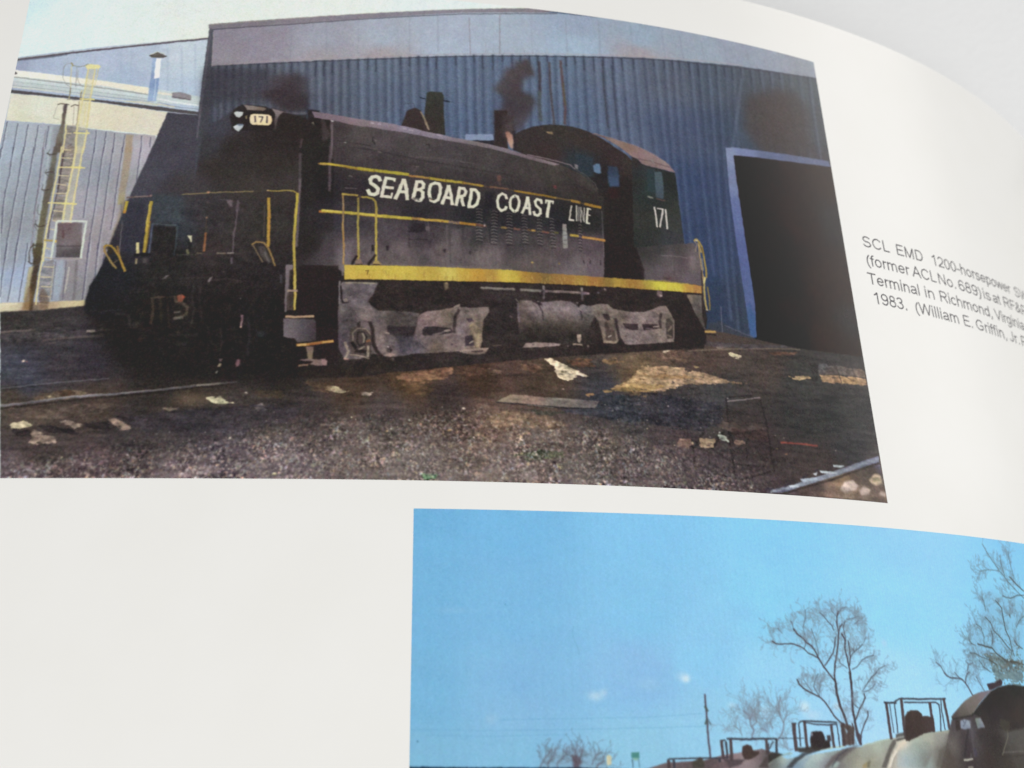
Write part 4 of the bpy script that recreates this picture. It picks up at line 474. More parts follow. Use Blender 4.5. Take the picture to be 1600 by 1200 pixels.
# lower hood doors
for q, c_, a_ in ((Q("71.69,47.42 71.78,42.39"), '#302a2e', .5), (Q("75.07,48.02 75.28,43.93"), '#6a5d60', .4), (Q("78.83,47.67 79.02,39.36"), '#3d3538', .4), (Q("78.32,47.05 78.42,40.85"), '#7d7074', .35), (Q("72.03,57.24 72.12,52.2"), '#332d2f', .5)): cv.L(q, 2.4, c_, 1.4, a_)
cv.V(Q("72.2,47.06 74.4,47.19 74.59,45.64 72.91,45.15 71.72,45.38"), '#292326', 1.8, .8); cv.L(Q("71.56,45.37 72.4,45.51"), 2, '#231e20', .8, .8); cv.L(Q("71.75,43.83 74.95,43.88"), 1.8, '#2c2628', .9, .8); cv.V(Q("74.58,46.61 75.25,46.66 75.26,45.68 74.59,45.74"), '#6f6266', 1.2, .8)
for q in (Q("67.78,42.28 68.28,42.4 68.22,41.35 67.8,41.42"), Q("77.66,42.15 78.16,42.28 78.08,41.5 77.75,41.48"), Q("82.15,42.05 82.66,42.18 82.57,41.4 82.23,41.38")): cv.V(q, '#2b2427', 1.2, .85)
cv.V(Q("79.17,46.32 81.05,46.45 80.7,41.95 79.01,41.85"), '#766b6e', 3, .5); cv.V(Q("75.93,46.89 77.63,47 77.31,43.09 75.63,42.99"), '#4c4347', 3, .4); cv.V(Q("81.4,46.86 82.94,46.97 82.39,39.57 81.38,39.51"), '#6b6163', 3, .35)
cv.L(Q("63.12,38.48 69.69,38.58 76.34,38.64 89.89,39.02"), 2, '#7c6c66', 1.2, .5)
LV = '#8d8482'
def louvre(c0, c1, n_, half, up=.0):
    for i_ in range(n_):
        u = i_ / (n_ - 1); x_, y_ = c0[0] + (c1[0] - c0[0]) * u, c0[1] + (c1[1] - c0[1]) * u
        cv.L([(x_ - half, y_ + .05), (x_ - half * .2, y_ + .22), (x_ + half, y_ + .02)], 1.3, '#938a86', .55, .6, pc='louvre')
        cv.L([(x_ - half, y_ - .28), (x_ + half, y_ - .34)], 1.5, '#211d1f', .6, .65)
for q, n_, h_ in ((Q("84.15,50.74 84.16,44.41"), 11, .56), (Q("86.97,50.46 86.79,44.02"), 11, .54), (Q("89.69,50.28 89.48,44.12"), 11, .52), (Q("92.38,50.04 92.45,44.48"), 10, .50), (Q("95.17,49.99 95.11,44.41"), 10, .46), (Q("97.48,49.79 97.54,44.12"), 10, .42), (Q("102.73,48.98 102.61,43.98"), 9, .28)): louvre(q[0], q[1], n_, h_)
cv.L(Q("86.09,49.99 86.02,44.06"), 1.4, '#2f292b', 1, .6); cv.L(Q("86.06,47.73 86.06,44.58"), 1.4, '#2a2426', 1, .6)
cv.G(Q("99.42,48.97 100.2,49.04 100.22,46.54 100.29,44.07 99.39,43.89 99.33,46.66"), FD(Q("99.68,48.69,b0a09c 99.82,47.7,8f9088 99.77,46.5,94989c 99.72,45.3,9c9a90 99.85,44.13,75706c")), .8, pc='door_strip')
for q in (Q("99.37,47.66 100.26,47.54"), Q("99.38,46.66 100.23,46.74"), Q("99.37,45.57 100.27,45.75"), Q("99.43,44.78 100.23,44.85")): cv.L(q, 1.4, '#5c5654', .7, .6)
cv.B(Q("93.56,40.58"), 3, 2.6, '#b89a5c', .95); cv.B(Q("98.5,40.78"), 2.4, 2.4, '#9a7e4c', .9)
for q in (Q("103.13,41.86 103.1,41.27"), Q("104.3,41.97 104.26,41.18"), Q("106.29,42.05 106.24,41.17")): cv.L(q, 2, '#2e282a', .8, .7)
cv.L(Q("107.07,52.49 106.96,42.81"), 1.2, '#8d8487', 1, .6)
# yellow pin stripes
YL = '#dcc038'
cv.L(Q("55.63,58.6 57.67,58.56 64.69,57.64"), 4.4, '#d9b93a', .7, pc='stripe'); cv.L(Q("55.29,58.59 56.65,58.45"), 3, '#b08a50', 1, .8); cv.L(Q("59.73,58.09 62.29,57.81"), 3, '#c09030', 1, .7)
cv.L(Q("62.4,57.93 65.15,57.67"), 5.6, '#e0c832', .7, pc='stripe'); cv.L(Q("65.23,57.68 71.34,57.16"), 5.8, '#dcca34', .7, pc='stripe'); cv.L(Q("62.42,57.6 65.16,57.31"), 1.6, '#a88a34', .8, .7)
cv.L(Q("71.43,56.96 75.12,56.6"), 4.0, '#c08a4a', .8, pc='stripe'); cv.L(Q("72.73,56.88 75.12,56.68"), 3, '#d6a848', .8, .8); cv.L(Q("75.19,56.64 78.11,56.35 81.21,56.11"), 5.4, '#dfc03c', .7, pc='stripe'); cv.L(Q("81.25,56.08 84.93,55.76"), 4.2, '#c4983c', .8, pc='stripe'); cv.L(Q("82.83,55.89 84.93,55.74"), 3, '#dcb43c', .7, .8)
cv.L(Q("84.93,55.69 87.4,55.59"), 2.6, '#5c4838', .8, .8); cv.L(Q("86.26,55.7 89.53,55.47"), 3.4, '#86604a', .9, .9); cv.L(Q("89.53,55.37 90.77,55.22"), 3, '#5d5040', .8, .9)
cv.L(Q("90.68,55.21 93.8,54.88 95.95,54.72 98.47,54.43"), 4.0, '#b0842c', .7, pc='stripe'); cv.L(Q("90.95,55.23 93.62,54.99"), 2, '#e0a830', .7, .8); cv.L(Q("98.47,54.43 101.37,54.19"), 3.4, '#7d6440', .8, pc='stripe'); cv.B(Q("98.2,54.44"), 3, 2, '#c8a860', .8)
cv.L(Q("101.33,54.1 103,53.86"), 5, '#c8983c', .7, pc='stripe'); cv.L(Q("103,53.86 103.91,53.69"), 3, '#6a5034', .8, .8); cv.L(Q("103.91,53.69 106.93,53.25"), 5, '#cf9430', .7, pc='stripe'); cv.L(Q("105.54,53.31 106.92,53.17"), 3, '#e0a824', .6, .8)
for q in (Q("65.19,58 65.26,57.31"), Q("75.15,56.93 75.12,56.27"), Q("81.25,56.44 81.21,55.87"), Q("78.11,56.65 78.14,56.12")): cv.L(q, 1.4, '#6a5426', .6, .8)
cv.L(Q("55.97,48.65 56.96,48.7"), 4.6, '#b8743c', .8, .95); cv.L(Q("56.45,48.87 59.96,48.69 65.83,48.32 71.73,48.05"), 5.2, '#d8c044', .7, pc='stripe'); cv.L(Q("56.61,49.03 59.62,48.89"), 1.6, '#ead878', .7, .7); cv.L(Q("56.47,48.54 59.97,48.35 65.84,48 71.74,47.74"), 1.6, '#a07c34', .8, .6)
cv.L(Q("66.11,48.29 72.19,48.04"), 5, '#d8c042', .7, pc='stripe'); cv.L(Q("72.18,48.08 73.88,48.04"), 4.6, '#b88a48', .8, pc='stripe'); cv.L(Q("73.71,47.97 78.65,47.82"), 4.8, '#c8a23c', .8, pc='stripe'); cv.L(Q("78.65,47.76 80.71,47.7"), 4.2, '#8c7668', .9, .9); cv.L(Q("80.71,47.64 83.55,47.51"), 4.6, '#b8802e', .8, pc='stripe'); cv.L(Q("83.55,47.49 85.37,47.39"), 4.2, '#6c4a3c', .9, .95); cv.B(Q("85.11,47.53"), 2.4, 3.4, '#c4aeb0', .9)
rnd = random.Random(9)
for k in range(70):
    u = rnd.random(); a0, a1 = Q("72.19,48.04 83.81,47.51"); x_, y_ = a0[0] + (a1[0] - a0[0]) * u, a0[1] + (a1[1] - a0[1]) * u
    cv.B([(x_, y_ + rnd.uniform(-.25, .25))], 1 + rnd.random(), .9, rnd.choice(['#8a5a2c', '#e0c44a', '#7a6a62', '#e4b040']), .55)
for q, c_ in ((Q("88.15,47.3 89.02,47.27"), '#9a8048'), (Q("90.41,47.24 91.46,47.17"), '#7a5048'), (Q("93.05,47.2 93.58,47.15"), '#6a4e34'), (Q("93.75,47.16 94.28,47.11"), '#c09848'), (Q("95.69,47.03 96.75,46.92"), '#80544c'), (Q("98,47.04 98.54,47.02"), '#5c5634')): cv.L(q, 3.6, c_, .9, .95)
cv.L(Q("94.28,47.05 98.36,47.05"), 1.6, '#5a4a38', .8, .7); cv.L(Q("87.62,47.3 93.58,47.19"), 1.4, '#574a3c', .8, .6)
cv.L(Q("100.86,46.8 102.29,46.69"), 4.2, '#b8983c', .8, pc='stripe'); cv.L(Q("103.1,46.61 107.26,46.32"), 4.6, '#b8813c', .8, pc='stripe'); cv.L(Q("103.91,46.49 105.17,46.41"), 2.6, '#d4a45a', .7, .8); cv.L(Q("105.9,46.48 107.17,46.37"), 3, '#cc8c44', .7, .8)
# running board (wide yellow sill)
cv.G(Q("60.73,38.23 63.13,38.26 76.34,38.58 83.06,38.6 89.88,38.8 94.02,38.59 105.64,38.65 114.24,38.8 122.87,38.93 125.8,38.87 125.64,37.27 114.1,36.9 110.94,36.93 89.83,36.33 83.05,36.08 76.36,35.82 63.23,35.53 60.85,35.39"), FD(Q("61.55,36.89,d8b846 64.24,37.62,dcc244 64.29,36.13,d6ac42 69.72,37.24,dcc444 69.75,36.12,d4b44a 76.35,36.94,c8a840 78.57,37.32,dcc858 81.93,37.89,cfa83c 84.18,37.4,c99434 85.87,37.26,b88c3c 88.72,37.7,d8c044 90.42,37.31,d4b83c 92.16,37.95,b88834 94.23,37.84,9c7438 95.62,37.82,74603c 97.93,37.62,94703c 100.26,37.29,a8783c 102.04,37.69,b08a40 105,37.69,a87038 106.78,37.58,8c6c38 107.98,37.69,7c6a38 108.83,37.77,cfa83e 111.6,37.76,a87c34 113.42,37.68,a4703a 114.43,38.04,b8a43c 117.15,38.18,d8d03e 120.9,38.19,d8cc3c 122.66,38.12,cc983c 124.69,38.09,b88044")), .8, pc='sill')
rnd = random.Random(12)
for k in range(150):
    u = rnd.random() ** .6; a0, a1 = Q("61.51,37.76 125.76,38.47"); x_ = a0[0] + (a1[0] - a0[0]) * u; y_ = a0[1] + (a1[1] - a0[1]) * u - rnd.random() * 1.6
    cv.L([(x_, y_), (x_ + rnd.uniform(-.1, .1), y_ - .4 - rnd.random())], .8 + rnd.random() * 1.4, rnd.choice(['#9a6a30', '#b07a34', '#e8d060', '#7c5c34', '#e0c050']), .9, .35)
cv.L(Q("64.36,37.22 64.93,37.3 64.78,36.96 64.72,36.4"), 1.3, '#5a4420', .6, .9); cv.L(Q("60.86,35.26 76.36,35.63 89.83,36.2 110.93,36.73 125.62,37.14"), 2, '#2b2320', .9, .9)
cv.L(Q("114.25,38.86 118.34,39.02 123.06,38.95"), 1.6, '#e0cc68', .8, .6)
# underframe, trucks, fuel tank
cv.G(Q("59.99,35.23 125.62,37.14 125.99,31.99 124.75,26.17 100.76,22.96 72.25,18.99 63.89,17.38 51.51,17.12 50.99,25.14 53.57,34.78"), FD(Q("67.65,32.82,312926 78.59,33.34,302826 89.75,32.75,342c2b 73.27,21.11,2f2725 101.2,32.31,2f2624 108.36,34.14,302725 120.4,32.7,2e2624 78.62,21.32,342c2a 89.52,21.83,322a28 122.31,26.56,2b2422 55.04,27.6,292220")), 1.2, pc='underframe')
cv.G(Q("60.54,34.94 66.64,35.08 65.74,32.56 64.97,31.35 65.55,30.74 66.71,29.69 72.06,29.72 73.69,29.43 72.2,21.72 69.66,21.28 68.23,21.23 66.31,21.69 64.29,20.77 61.47,20.52 60.44,22.58 60,28.93 60.1,30.37 60.25,34.38"), FD(Q("61.38,34.42,6c6164 64.63,34.17,6a6065 62.29,31.71,5c5258 63.9,31.77,5e5458 61.1,29.32,5a5254 61.67,27.19,524a4c 62.43,28.11,484042 60.83,24.51,52484e 64.79,29.44,7a6c6c 64.34,28.35,786a6a 66.43,28.24,716466 67.29,26.48,6f6060 68.06,27.76,5d5450 68.85,28.33,4e4643 67.36,23.83,786866 68.96,23.88,6a5e60 69.79,22.51,6a5c60 70.55,24.29,453f42 71.38,22.56,56505a 69.01,21.61,85706c")), 1, pc='truck_frame')
cv.L(Q("61.04,34.78 62.98,34.85 66.24,34.83"), 2.4, '#a49c80', 1, .7); cv.B(Q("64.28,34.8"), 4, 2, '#c0b896', .8)
cv.L(Q("60.05,35.11 60.07,34.01 60.12,30.73"), 2.4, '#9c9698', 1, .75); cv.L(Q("60.33,34.2 60.52,31.83 60.8,30.93 61.67,31.14"), 3.2, '#2b2423', .8, .95); cv.V(Q("60.85,31.66 61.48,31.86 61.67,31.14 61.03,31.12"), '#8c7e78', .9, .9); cv.V(Q("60.02,30.37 61.53,30.78 61.71,30.24 60.8,28.95 60.07,29.29"), '#6a6460', 1.8, .6)
cv.V(Q("68.5,29.22 72.39,29.02 72.11,26.49 71.49,25.39 69.25,24.95 68.73,26.36"), '#4a4240', 3, .8); cv.V(Q("68.35,26.82 71.24,26.93 73.18,27.01 72.89,25.21 70.34,24.05 69.67,25.09 68.38,25.57"), '#332b2d', 1.8, .92); cv.V(Q("68.28,29.51 70.87,29.61 73.48,28.82 73.18,27.01 70.28,26.89"), '#4c4341', 2.6, .7); cv.V(Q("70,25.1 73.05,25.22 71.97,22.35 70.55,21.77"), '#4a444c', 3, .85)
cv.V(Q("63.26,27.24 63.81,27.61 63.92,26.73 63.46,26.18"), '#2c2422', 1.2, .9); cv.L(Q("65.49,27.49 65.93,26.26 66.09,23.79 66.61,22.4 67.6,21.21"), 6, '#2f2623', 1.4, .95)
cv.V(Q("62.19,26.14 63.28,26.71 64.9,26.22 65.81,25.19 65.86,20.99 62.54,21.24 62.13,23.67"), '#4a3f3c', 1.4, .9)
for q, c_, w_ in ((Q("62.78,23.34 62.7,25.45 63.46,26.27 64.9,26.22 65.57,25.18"), '#86776c', 2.2), (Q("62.61,23.68 63.28,22.65"), '#231c1a', 5), (Q("63.49,25.47 64.44,25.68 64.95,24.63 64.68,23.39 63.9,23.02 63.38,24.06 63.49,25.47"), '#2a2321', 2.4), (Q("64.29,25.32 64.63,24.62 64.5,23.74"), '#8c8074', 2.6), (Q("64.97,23.93 65.6,24.12"), '#8e6248', 3.4), (Q("63.76,22.32 64.69,22.96"), '#b4a494', 2), (Q("63.3,22.13 64.88,22"), '#2a2220', 6), (Q("65.32,23.06 65.31,21.14"), '#a09082', 3.4), (Q("62.46,21.41 63.96,21.28 65.55,20.8"), '#9a8a7c', 2.4), (Q("61.5,23.65 62.04,21.92 61.62,20.7"), '#8c7c70', 4), (Q("61.39,20.66 62.1,20.54"), '#a07870', 2)): cv.L(q, w_, c_, .9, .92)
cv.V(Q("68.42,22.99 68.97,23.18 69.31,22.32 69,21.95 68.52,22.11"), '#4a3f40', 1, .9); cv.V(Q("68.83,22.65 69.23,22.57 69.08,22.22"), '#211b1c', .7); cv.B(Q("68.63,23.03"), 2, 1.8, '#c0b4b4', .9); cv.V(Q("68.07,21.4 68.69,21.86 69.96,21.81 69.02,21.26"), '#a08680', 1, .85); cv.L(Q("68.19,25.63 68.68,25.47"), 3, '#a8948c', .9, .9); cv.L(Q("69.37,21.04 69.54,20.43"), 3, '#6a605c', 1.2, .8)
cv.V(Q("63.99,29.23 64.75,30.52 65.56,30.55 66.07,29.49 65.33,27.67 64.04,27.8"), '#806f6e', 1.8, .7)
# leading truck, rear half
cv.G(Q("73.48,28.64 73.8,29.2 75.1,29.98 77.39,30.27 79.53,30.93 80.36,31.43 80.85,31 83.01,30.93 84.35,31.19 85.65,31.27 85.67,30.35 84.65,28.64 84.47,26.82 84.45,24.66 84.03,23.39 85.42,23.46 85.09,22.73 82.63,22.44 81.16,22.37 80.67,22.7 78.08,22.41 71.98,21.82 72.28,23.06 73.19,26.65"), FD(Q("74.78,29.24,7e6a6c 76.41,29.68,766463 78.05,29.94,78685e 75.61,27.83,80696a 78.87,28.71,6c6054 81.35,30.11,706460 83.84,30.24,7a6c68 81.01,27.37,74666c 74.83,24.76,6e6062 76.46,23.58,6c5e54 73.24,23.1,5a525a 78.07,24.72,766866 80.52,25.19,7a6a6e 78.89,22.98,6e605c 83.8,25.7,8a7a68 83.66,28.23,7c6c60 80.51,23.23,8a7674 82.96,22.81,806c64")), .9, pc='truck_frame')
cv.G(Q("74.24,26.34 74.64,26.98 76.43,27.15 79.04,26.91 79.7,26.22 79.04,26.01 77.42,25.67 74.82,25.29 74.34,25.45"), '#372f30', 1, pc='truck_slot'); cv.L(Q("76.12,25.52 77.41,25.94 78.72,26.53"), 3, '#7c6c6c', .8, .9); cv.L(Q("78.06,26.32 78.88,26.54"), 3, '#9c8884', .7, .9)
cv.L(Q("80.52,30.43 79.86,29.12 79.7,27.3 79.7,26.22"), 5, '#3a3130', 1, .92); cv.B(Q("79.29,23.88"), 2.6, 3, '#42393c', .9); cv.L(Q("79.69,30.94 80.69,31.36"), 3, '#96887c', .8, .8)
cv.V(Q("81.67,28.85 82.67,28.99 82.99,28.46 82.17,28.15"), '#463a42', 1.2, .95); cv.V(Q("81.5,25.59 82.98,25.84 83.21,23.89 81.49,23.63"), '#3c3238', 1.2, .95); cv.V(Q("82.16,27.6 82.99,28.19 83.98,27.16 83.63,24.62 82.65,26.01"), '#8c7c68', 1.6, .8); cv.L(Q("82.25,27.43 82.83,27.91 83.48,27.49"), 2.4, '#a09074', .8, .9); cv.L(Q("82.23,24.23 83.05,24.86"), 2, '#b4a494', .7, .9); cv.L(Q("82.89,25.66 83.37,23.36"), 3, '#6b5c4c', .9, .8)
cv.L(Q("83.65,27.14 83.8,25.7 83.62,23.55"), 4.6, '#94846c', 1.1, .8); cv.L(Q("80.67,22.7 82.96,23.16 85.42,23.46"), 3, '#a08a80', .9, .9); cv.L(Q("81.81,22.4 83.61,22.4 84.92,22.64"), 3, '#7c6c62', .9, .9); cv.L(Q("82.63,22.76 84.6,22.92"), 2, '#3c2e30', .8, .9)
cv.L(Q("66.22,17.92 70.15,18.29 73.94,19.11 78.09,20.13"), 0.1, '#302826')
cv.V(Q("77.86,35.47 78.69,35.51 78.61,34.39 78.11,34.08"), '#7a6c58', 1.4, .85); cv.B(Q("78.27,35.53"), 4, 2, '#b8a47c', .8)
# air line and fuel tank
cv.L(Q("84.38,34.94 89.8,34.97 94.94,34.98"), 4.2, '#77706a', .9, .95, pc='pipe'); cv.L(Q("95.81,35.01 101.92,35.17 103.68,35.18"), 4, '#7c6a68', .9, .95, pc='pipe'); cv.L(Q("84.38,34.99 101.93,35.36"), 1.2, '#968880', .8, .6); cv.L(Q("102.62,35.19 103.77,35.19"), 3, '#a0788c', 1, .8)
for q in (Q("95.5,35.97 95.55,35.03 95.41,33.51"), Q("102.49,36.13 102.45,35.37 102.46,33.66")): cv.L(q, 4, '#5c5254', 1, .9); cv.L([q[0], (q[0][0], q[0][1] - .5)], 4, '#8f8482', .9, .9)
cv.V(Q("90.32,35.32 91.18,35.38 91.33,34.54 90.47,34.48"), '#302828', 1.2, .9); cv.B(Q("105.47,35.52"), 3, 2.4, '#6a686c', .9); cv.B(Q("106.72,36.2"), 2.6, 3, '#7c6c68', .9)
cv.G(Q("90.68,32.25 91.12,32.94 93.51,33 95.22,32.84 98.34,33.35 100.43,33.31 102.32,32.71 104.26,32.86 104.5,30.81 105.06,28.24 105.26,25.5 97.99,24.65 91.24,24.43 90.81,27.3 90.7,29.85"), FD(Q("91.11,32.47,4c443e 91.76,31.58,6a5a56 92.46,32.19,7c6c6c 93.11,31.11,a08c8c 93.98,31.73,7c6c70 94.81,30.86,7a6e70 92.4,29.96,544844 93.92,29.69,5e544e 95.71,32.22,84737a 98.32,32.78,7a6c6c 98.27,31.47,7e6f74 100.03,32.16,7c6c74 101.38,31.32,786a70 96.5,30.23,6c605c 99.95,30.28,6a605a 102.82,32.18,746a72 103.47,31.1,6c6462 102.73,30.3,5a544c 93.03,28.34,413a34 96.45,28.75,403832 99.89,28.98,463e34 102.49,28.98,3c352f 94.69,27.17,312b27 98.1,27.39,342d28 92.96,25.97,2b2522 96.34,25.81,2b2523 99.77,26.4,2c2624 103.26,27.19,2c2624")), 1.4, pc='fuel_tank')
cv.L(Q("90.76,32.26 90.93,28.76"), 3, '#6c6068', 1, .8); cv.L(Q("93.51,33 94.51,32.32 95.15,30.88 95.19,29.4"), 2.2, '#3c3336', 1, .9); cv.L(Q("100.43,33.31 101.62,32.65 102.08,31.37 102.18,29.89"), 2.2, '#3c3336', 1, .9)
for q in (Q("93.51,32.91 94.54,33.17 95.2,32.18 94.68,32.15"), Q("100.96,33.54 102.19,33.54 101.95,32.3 101.61,32.46")): cv.V(q, '#2f2627', 1.2, .9)
cv.B(Q("94.36,32.91"), 3, 2, '#8f8486', .9); cv.B(Q("101.47,33.21"), 3, 2, '#8c7e80', .9); cv.B(Q("89.52,29.69"), 3.6, 2.4, '#5c4c50', .9); cv.L(Q("90.44,33.17 90.94,32.46"), 2.6, '#6c685c', .9, .8)
cv.V(Q("91.4,23.9 91.92,24.73 93.78,25.11 98.18,25.02 97.82,24.64 94.59,24.17"), FD(Q("92.25,24.48,94807c 94.61,24.8,8c7674 97.15,24.78,a08c8c")), .9, .95); cv.B(Q("93.26,24.54"), 2.6, 1.6, '#5c4c4c', .8)
cv.V(Q("101.09,26.95 101.87,27.09 101.91,26.18 101.53,25.42 101.2,25.58"), '#b8a494', .8, .95); cv.L(Q("100.31,25.07 101.94,25.05"), 3, '#a89484', .8, .9); cv.B(Q("102.97,24.94"), 3, 3.4, '#a8988c', .9); cv.B(Q("99.44,24.7"), 2.4, 2, '#6c625e', .8); cv.L(Q("86.25,24.01 87.74,24.15"), 2, '#6a5c50', 1, .6)
# trailing truck
cv.G(Q("101.3,31.94 102.39,32.96 103.43,32.67 105.58,33.31 107,33.33 108.19,32.48 111.21,32.17 113.76,32.39 115.64,33.13 116.79,33.82 118.11,34.04 118.59,33.22 119.53,31.21 119.15,27.03 117.3,26.68 111.48,25.83 109.71,25.79 109.08,26.94 108.13,25.76 105.85,25.69 105.28,27.95 104.55,30.69"), FD(Q("103.23,32.09,7a7074 104.96,31.66,766a60 106.43,32.72,7c706a 105.74,29.84,746460 107.59,31.3,6e625a 109.35,31.07,75665f 112.05,31.29,7c6c6c 114.78,31.53,7a6a6a 117.66,33.13,7e6c6a 118.51,32.26,74685c 110.53,27.42,7c6c6e 113.58,27.67,7a6a6a 116.31,27.9,786a64 118.68,29.99,7c6e66 112.82,29.47,80706f 106.93,26.23,887868 118.43,27.15,8a7a74")), .9, pc='truck_frame')
for q in (Q("109.62,29.77 112.49,29.92 112.4,28.69 110.97,28.67 109.93,29.05"), Q("113.22,29.98 116.13,30.14 116.43,29.41 115.68,29.16 113.49,28.78"), Q("106,31.36 107.07,31.45 107.53,30.36 106.8,30.02 106.13,30.62")): cv.G(q, '#3a2f30', .9, pc='truck_slot')
cv.L(Q("117.04,32.31 116.62,30.56 116.71,29.44"), 4.6, '#3c3131', .9, .92); cv.L(Q("115.36,29.6 116.28,29.77"), 3, '#94827c', .7, .9); cv.B(Q("115.87,29.68"), 2, 1.6, '#c0b0a8', .8); cv.L(Q("113.88,29.19 115.14,29.2"), 2.4, '#77686a', .7, .8)
cv.L(Q("108.34,30.61 108.49,28.75 108.82,26.92 109.53,25.68"), 5.4, '#362c2c', 1.2, .95); cv.V(Q("106.17,29.69 108.15,30.41 108.16,26.32 106.4,26.19"), '#4a3e3a', 1.3, .92); cv.V(Q("106.8,29.93 108.06,30.4 108.02,28.34 107.24,28.47"), '#76665c', 1.2, .85); cv.L(Q("106.8,26.95 107.34,27.27"), 2, '#a89c94', .7, .9); cv.L(Q("105.95,25.97 108.05,25.94"), 3, '#9a8878', .8, .9)
cv.V(Q("117.98,31.45 118.54,31.59 119.21,30.8 118.93,27.57 117.73,27.46 117.75,29.91"), '#433a36', 1.1, .92); cv.L(Q("118.04,28.99 118.86,30.01"), 2.6, '#8c7c6c', .9, .8); cv.L(Q("117.79,28.22 118.68,27.92"), 3, '#6c5e54', .9, .8)
cv.B(Q("110.08,27.29"), 2, 2.4, '#584a4a', .9); cv.B(Q("116.57,27.73"), 2, 2.4, '#584a4a', .9); cv.V(Q("104.55,30.69 105.21,29.8 105.62,27.79 105.75,25.59 104.1,25.48 103.13,26.88 103.98,29.71"), '#302725', 1.4, .9)
cv.V(Q("116.69,37.09 117.6,36.8 117.61,35.83 116.94,35.57 116.52,36.11"), '#6c5c5c', 1.1, .9); cv.B(Q("117.25,35.98"), 3, 2.4, '#a89494', .9); cv.B(Q("106.73,36.27"), 2.4, 3, '#85736c', .9); cv.V(Q("102.34,35.42 103.57,35.43 103.37,34.93 102.31,34.85"), '#6c5c66', 1.2, .9)
cv.G(Q("122.37,36.71 125.35,36.95 125.09,32.54 125.54,29.52 124.7,30.58 123.96,32.61"), FD(Q("123,36.39,8a7c68 124.48,35.97,6c6460 124.33,34.39,5c5654 124.71,32.5,524a46")), 1, pc='step_plate')
cv.V(Q("120.73,36.34 122.33,36.32 123.79,32.79 125.54,29.52 125.28,27.03 119.1,26.46 119.78,32"), '#2b2321', 1.4, .9)
cv.L(Q("125.35,29.54 127.37,29.75"), 4, '#c49c5a', .8, .95); cv.L(Q("125.12,29.1 127.4,29.14"), 3, '#2c2422', 1, .8)
# rear railing
for q, w_, c_ in ((Q("125.12,48.27 125.44,47.49 125.1,46.02"), 2.4, '#8a786c'), (Q("125.03,48.36 125.46,48.69 126,48.18 126.49,47.22 126.68,45.2 126.85,42.19 126.71,40.77"), 3.4, '#a48a44'), (Q("125.78,47.95 125.79,46.11 125.99,43.29 126.06,41.09 126.07,39.3"), 2.6, '#a88e64'), (Q("125.93,47.56 126.16,45.95"), 2.4, '#c8a44c'), (Q("126.41,40.74 126.05,38.51 125.98,36.53 126.1,34"), 3.4, '#b09a5c'), (Q("126.79,38.79 126.88,35.06 126.68,34.07"), 2.6, '#8a7440'), (Q("126.47,47.01 126.64,45.4"), 3, '#8c6c28'), (Q("125.87,42.07 125.49,36.47 125.5,33.74 126.35,33.64"), 2.2, '#3a302c')): cv.L(q, w_, c_, .7, .95, pc='handrail')
cv.B(Q("125.49,48.43"), 3.6, 3, '#dcd0b0', .95); cv.B(Q("126.2,34.01"), 2.6, 2, '#e0d0b0', .9); cv.L(Q("126.4,40.63 126.15,39.51"), 3, '#d8cc8c', .7, .9); cv.L(Q("126.24,44.74 126.3,42.12"), 1.2, '#dcc890', .6, .7)
# ---- front of the engine
cv.V(Q("20.6,29.24 25.59,30.5 53.78,31.15 54.13,16.26 40.88,16.27 27.18,17.32 23.32,20.08"), '#25201e', 22, .97)
cv.G(Q("34.57,65.31 37.43,67.37 39.53,69.43 40.28,70.03 46.92,70.07 52.78,68.11 54.84,66.25 51.91,63.32 52.14,37.19 53.56,20.57 47.38,17.61 31.89,20.18 25.13,25.81 19.15,27.82 18.65,29.22 19.05,33.13 20.25,35.79 21.51,42.32 23.2,50.23 33.84,52.1 34.42,59.83"), FD(Q("37.04,65.41,42404a 36.29,61.26,3c3a3e 39.63,61.39,332c2a 46.26,63.05,302826 50.74,63.95,2f2725 37.76,57.26,37302d 46.64,57.62,352e2a 33.74,53.14,413b3e 44.71,53.54,3e3734 50.24,53.76,3c3533 25.65,47.72,3f3d46 29.94,47.84,3b3b43 32.48,44.09,35373c 37.61,46.79,383335 41.93,46.93,3b3533 46.37,45.8,33302c 49.64,45.91,3a3432 26.38,41.44,353037 30.88,39.06,2b2624 38.18,40.49,38302f 43.52,40.65,342e2d 51.12,39.64,302a29 22.93,35.24,262528 30.23,35.38,2b2725 40.84,34.42,2c2625 48.24,34.62,2c2626 21.62,29.26,232124 30.88,29.41,28231f 41.25,29.63,261f1e 48.58,29.81,24211f 26.57,22.39,2a2522 36.74,22.54,241f1d 47,22.73,221e1d 22.82,20.07,2e2825 37.18,18,261f1e 49.39,18.21,231e1c 52.19,31.1,251d1c 53.46,27.56,291f1e 51.74,47.28,322b2a")), 2.2, pc='locomotive_nose')
cv.V(Q("19.42,30.4 53.78,31.15 54.65,16.05 40.38,16.26 28.12,17.89 22.38,23.47"), '#26211f', 26, .7)
cv.V(Q("27.09,51.11 32.29,51.27 33.2,45.51 31.91,45.47 28.06,45.37"), '#3c4249', 5, .75); cv.V(Q("28.13,44.8 31.98,44.81 32.23,39.28 28.28,39.19"), '#2a2524', 1.6, .9); cv.V(Q("22.73,49.63 26.28,49.73 26.79,39.71 23.32,39.64"), '#33313c', 4, .8)
cv.L(Q("27.83,45.27 29.86,45.13 32.03,45.09"), 1.4, '#5a6468', .9, .8); cv.L(Q("27.92,45.17 27.92,42.34 27.94,39.37"), 2.8, '#4c5270', 1, .9); cv.L(Q("32.04,45 32.18,42.83 32.15,39.28"), 2, '#454c54', 1, .9)
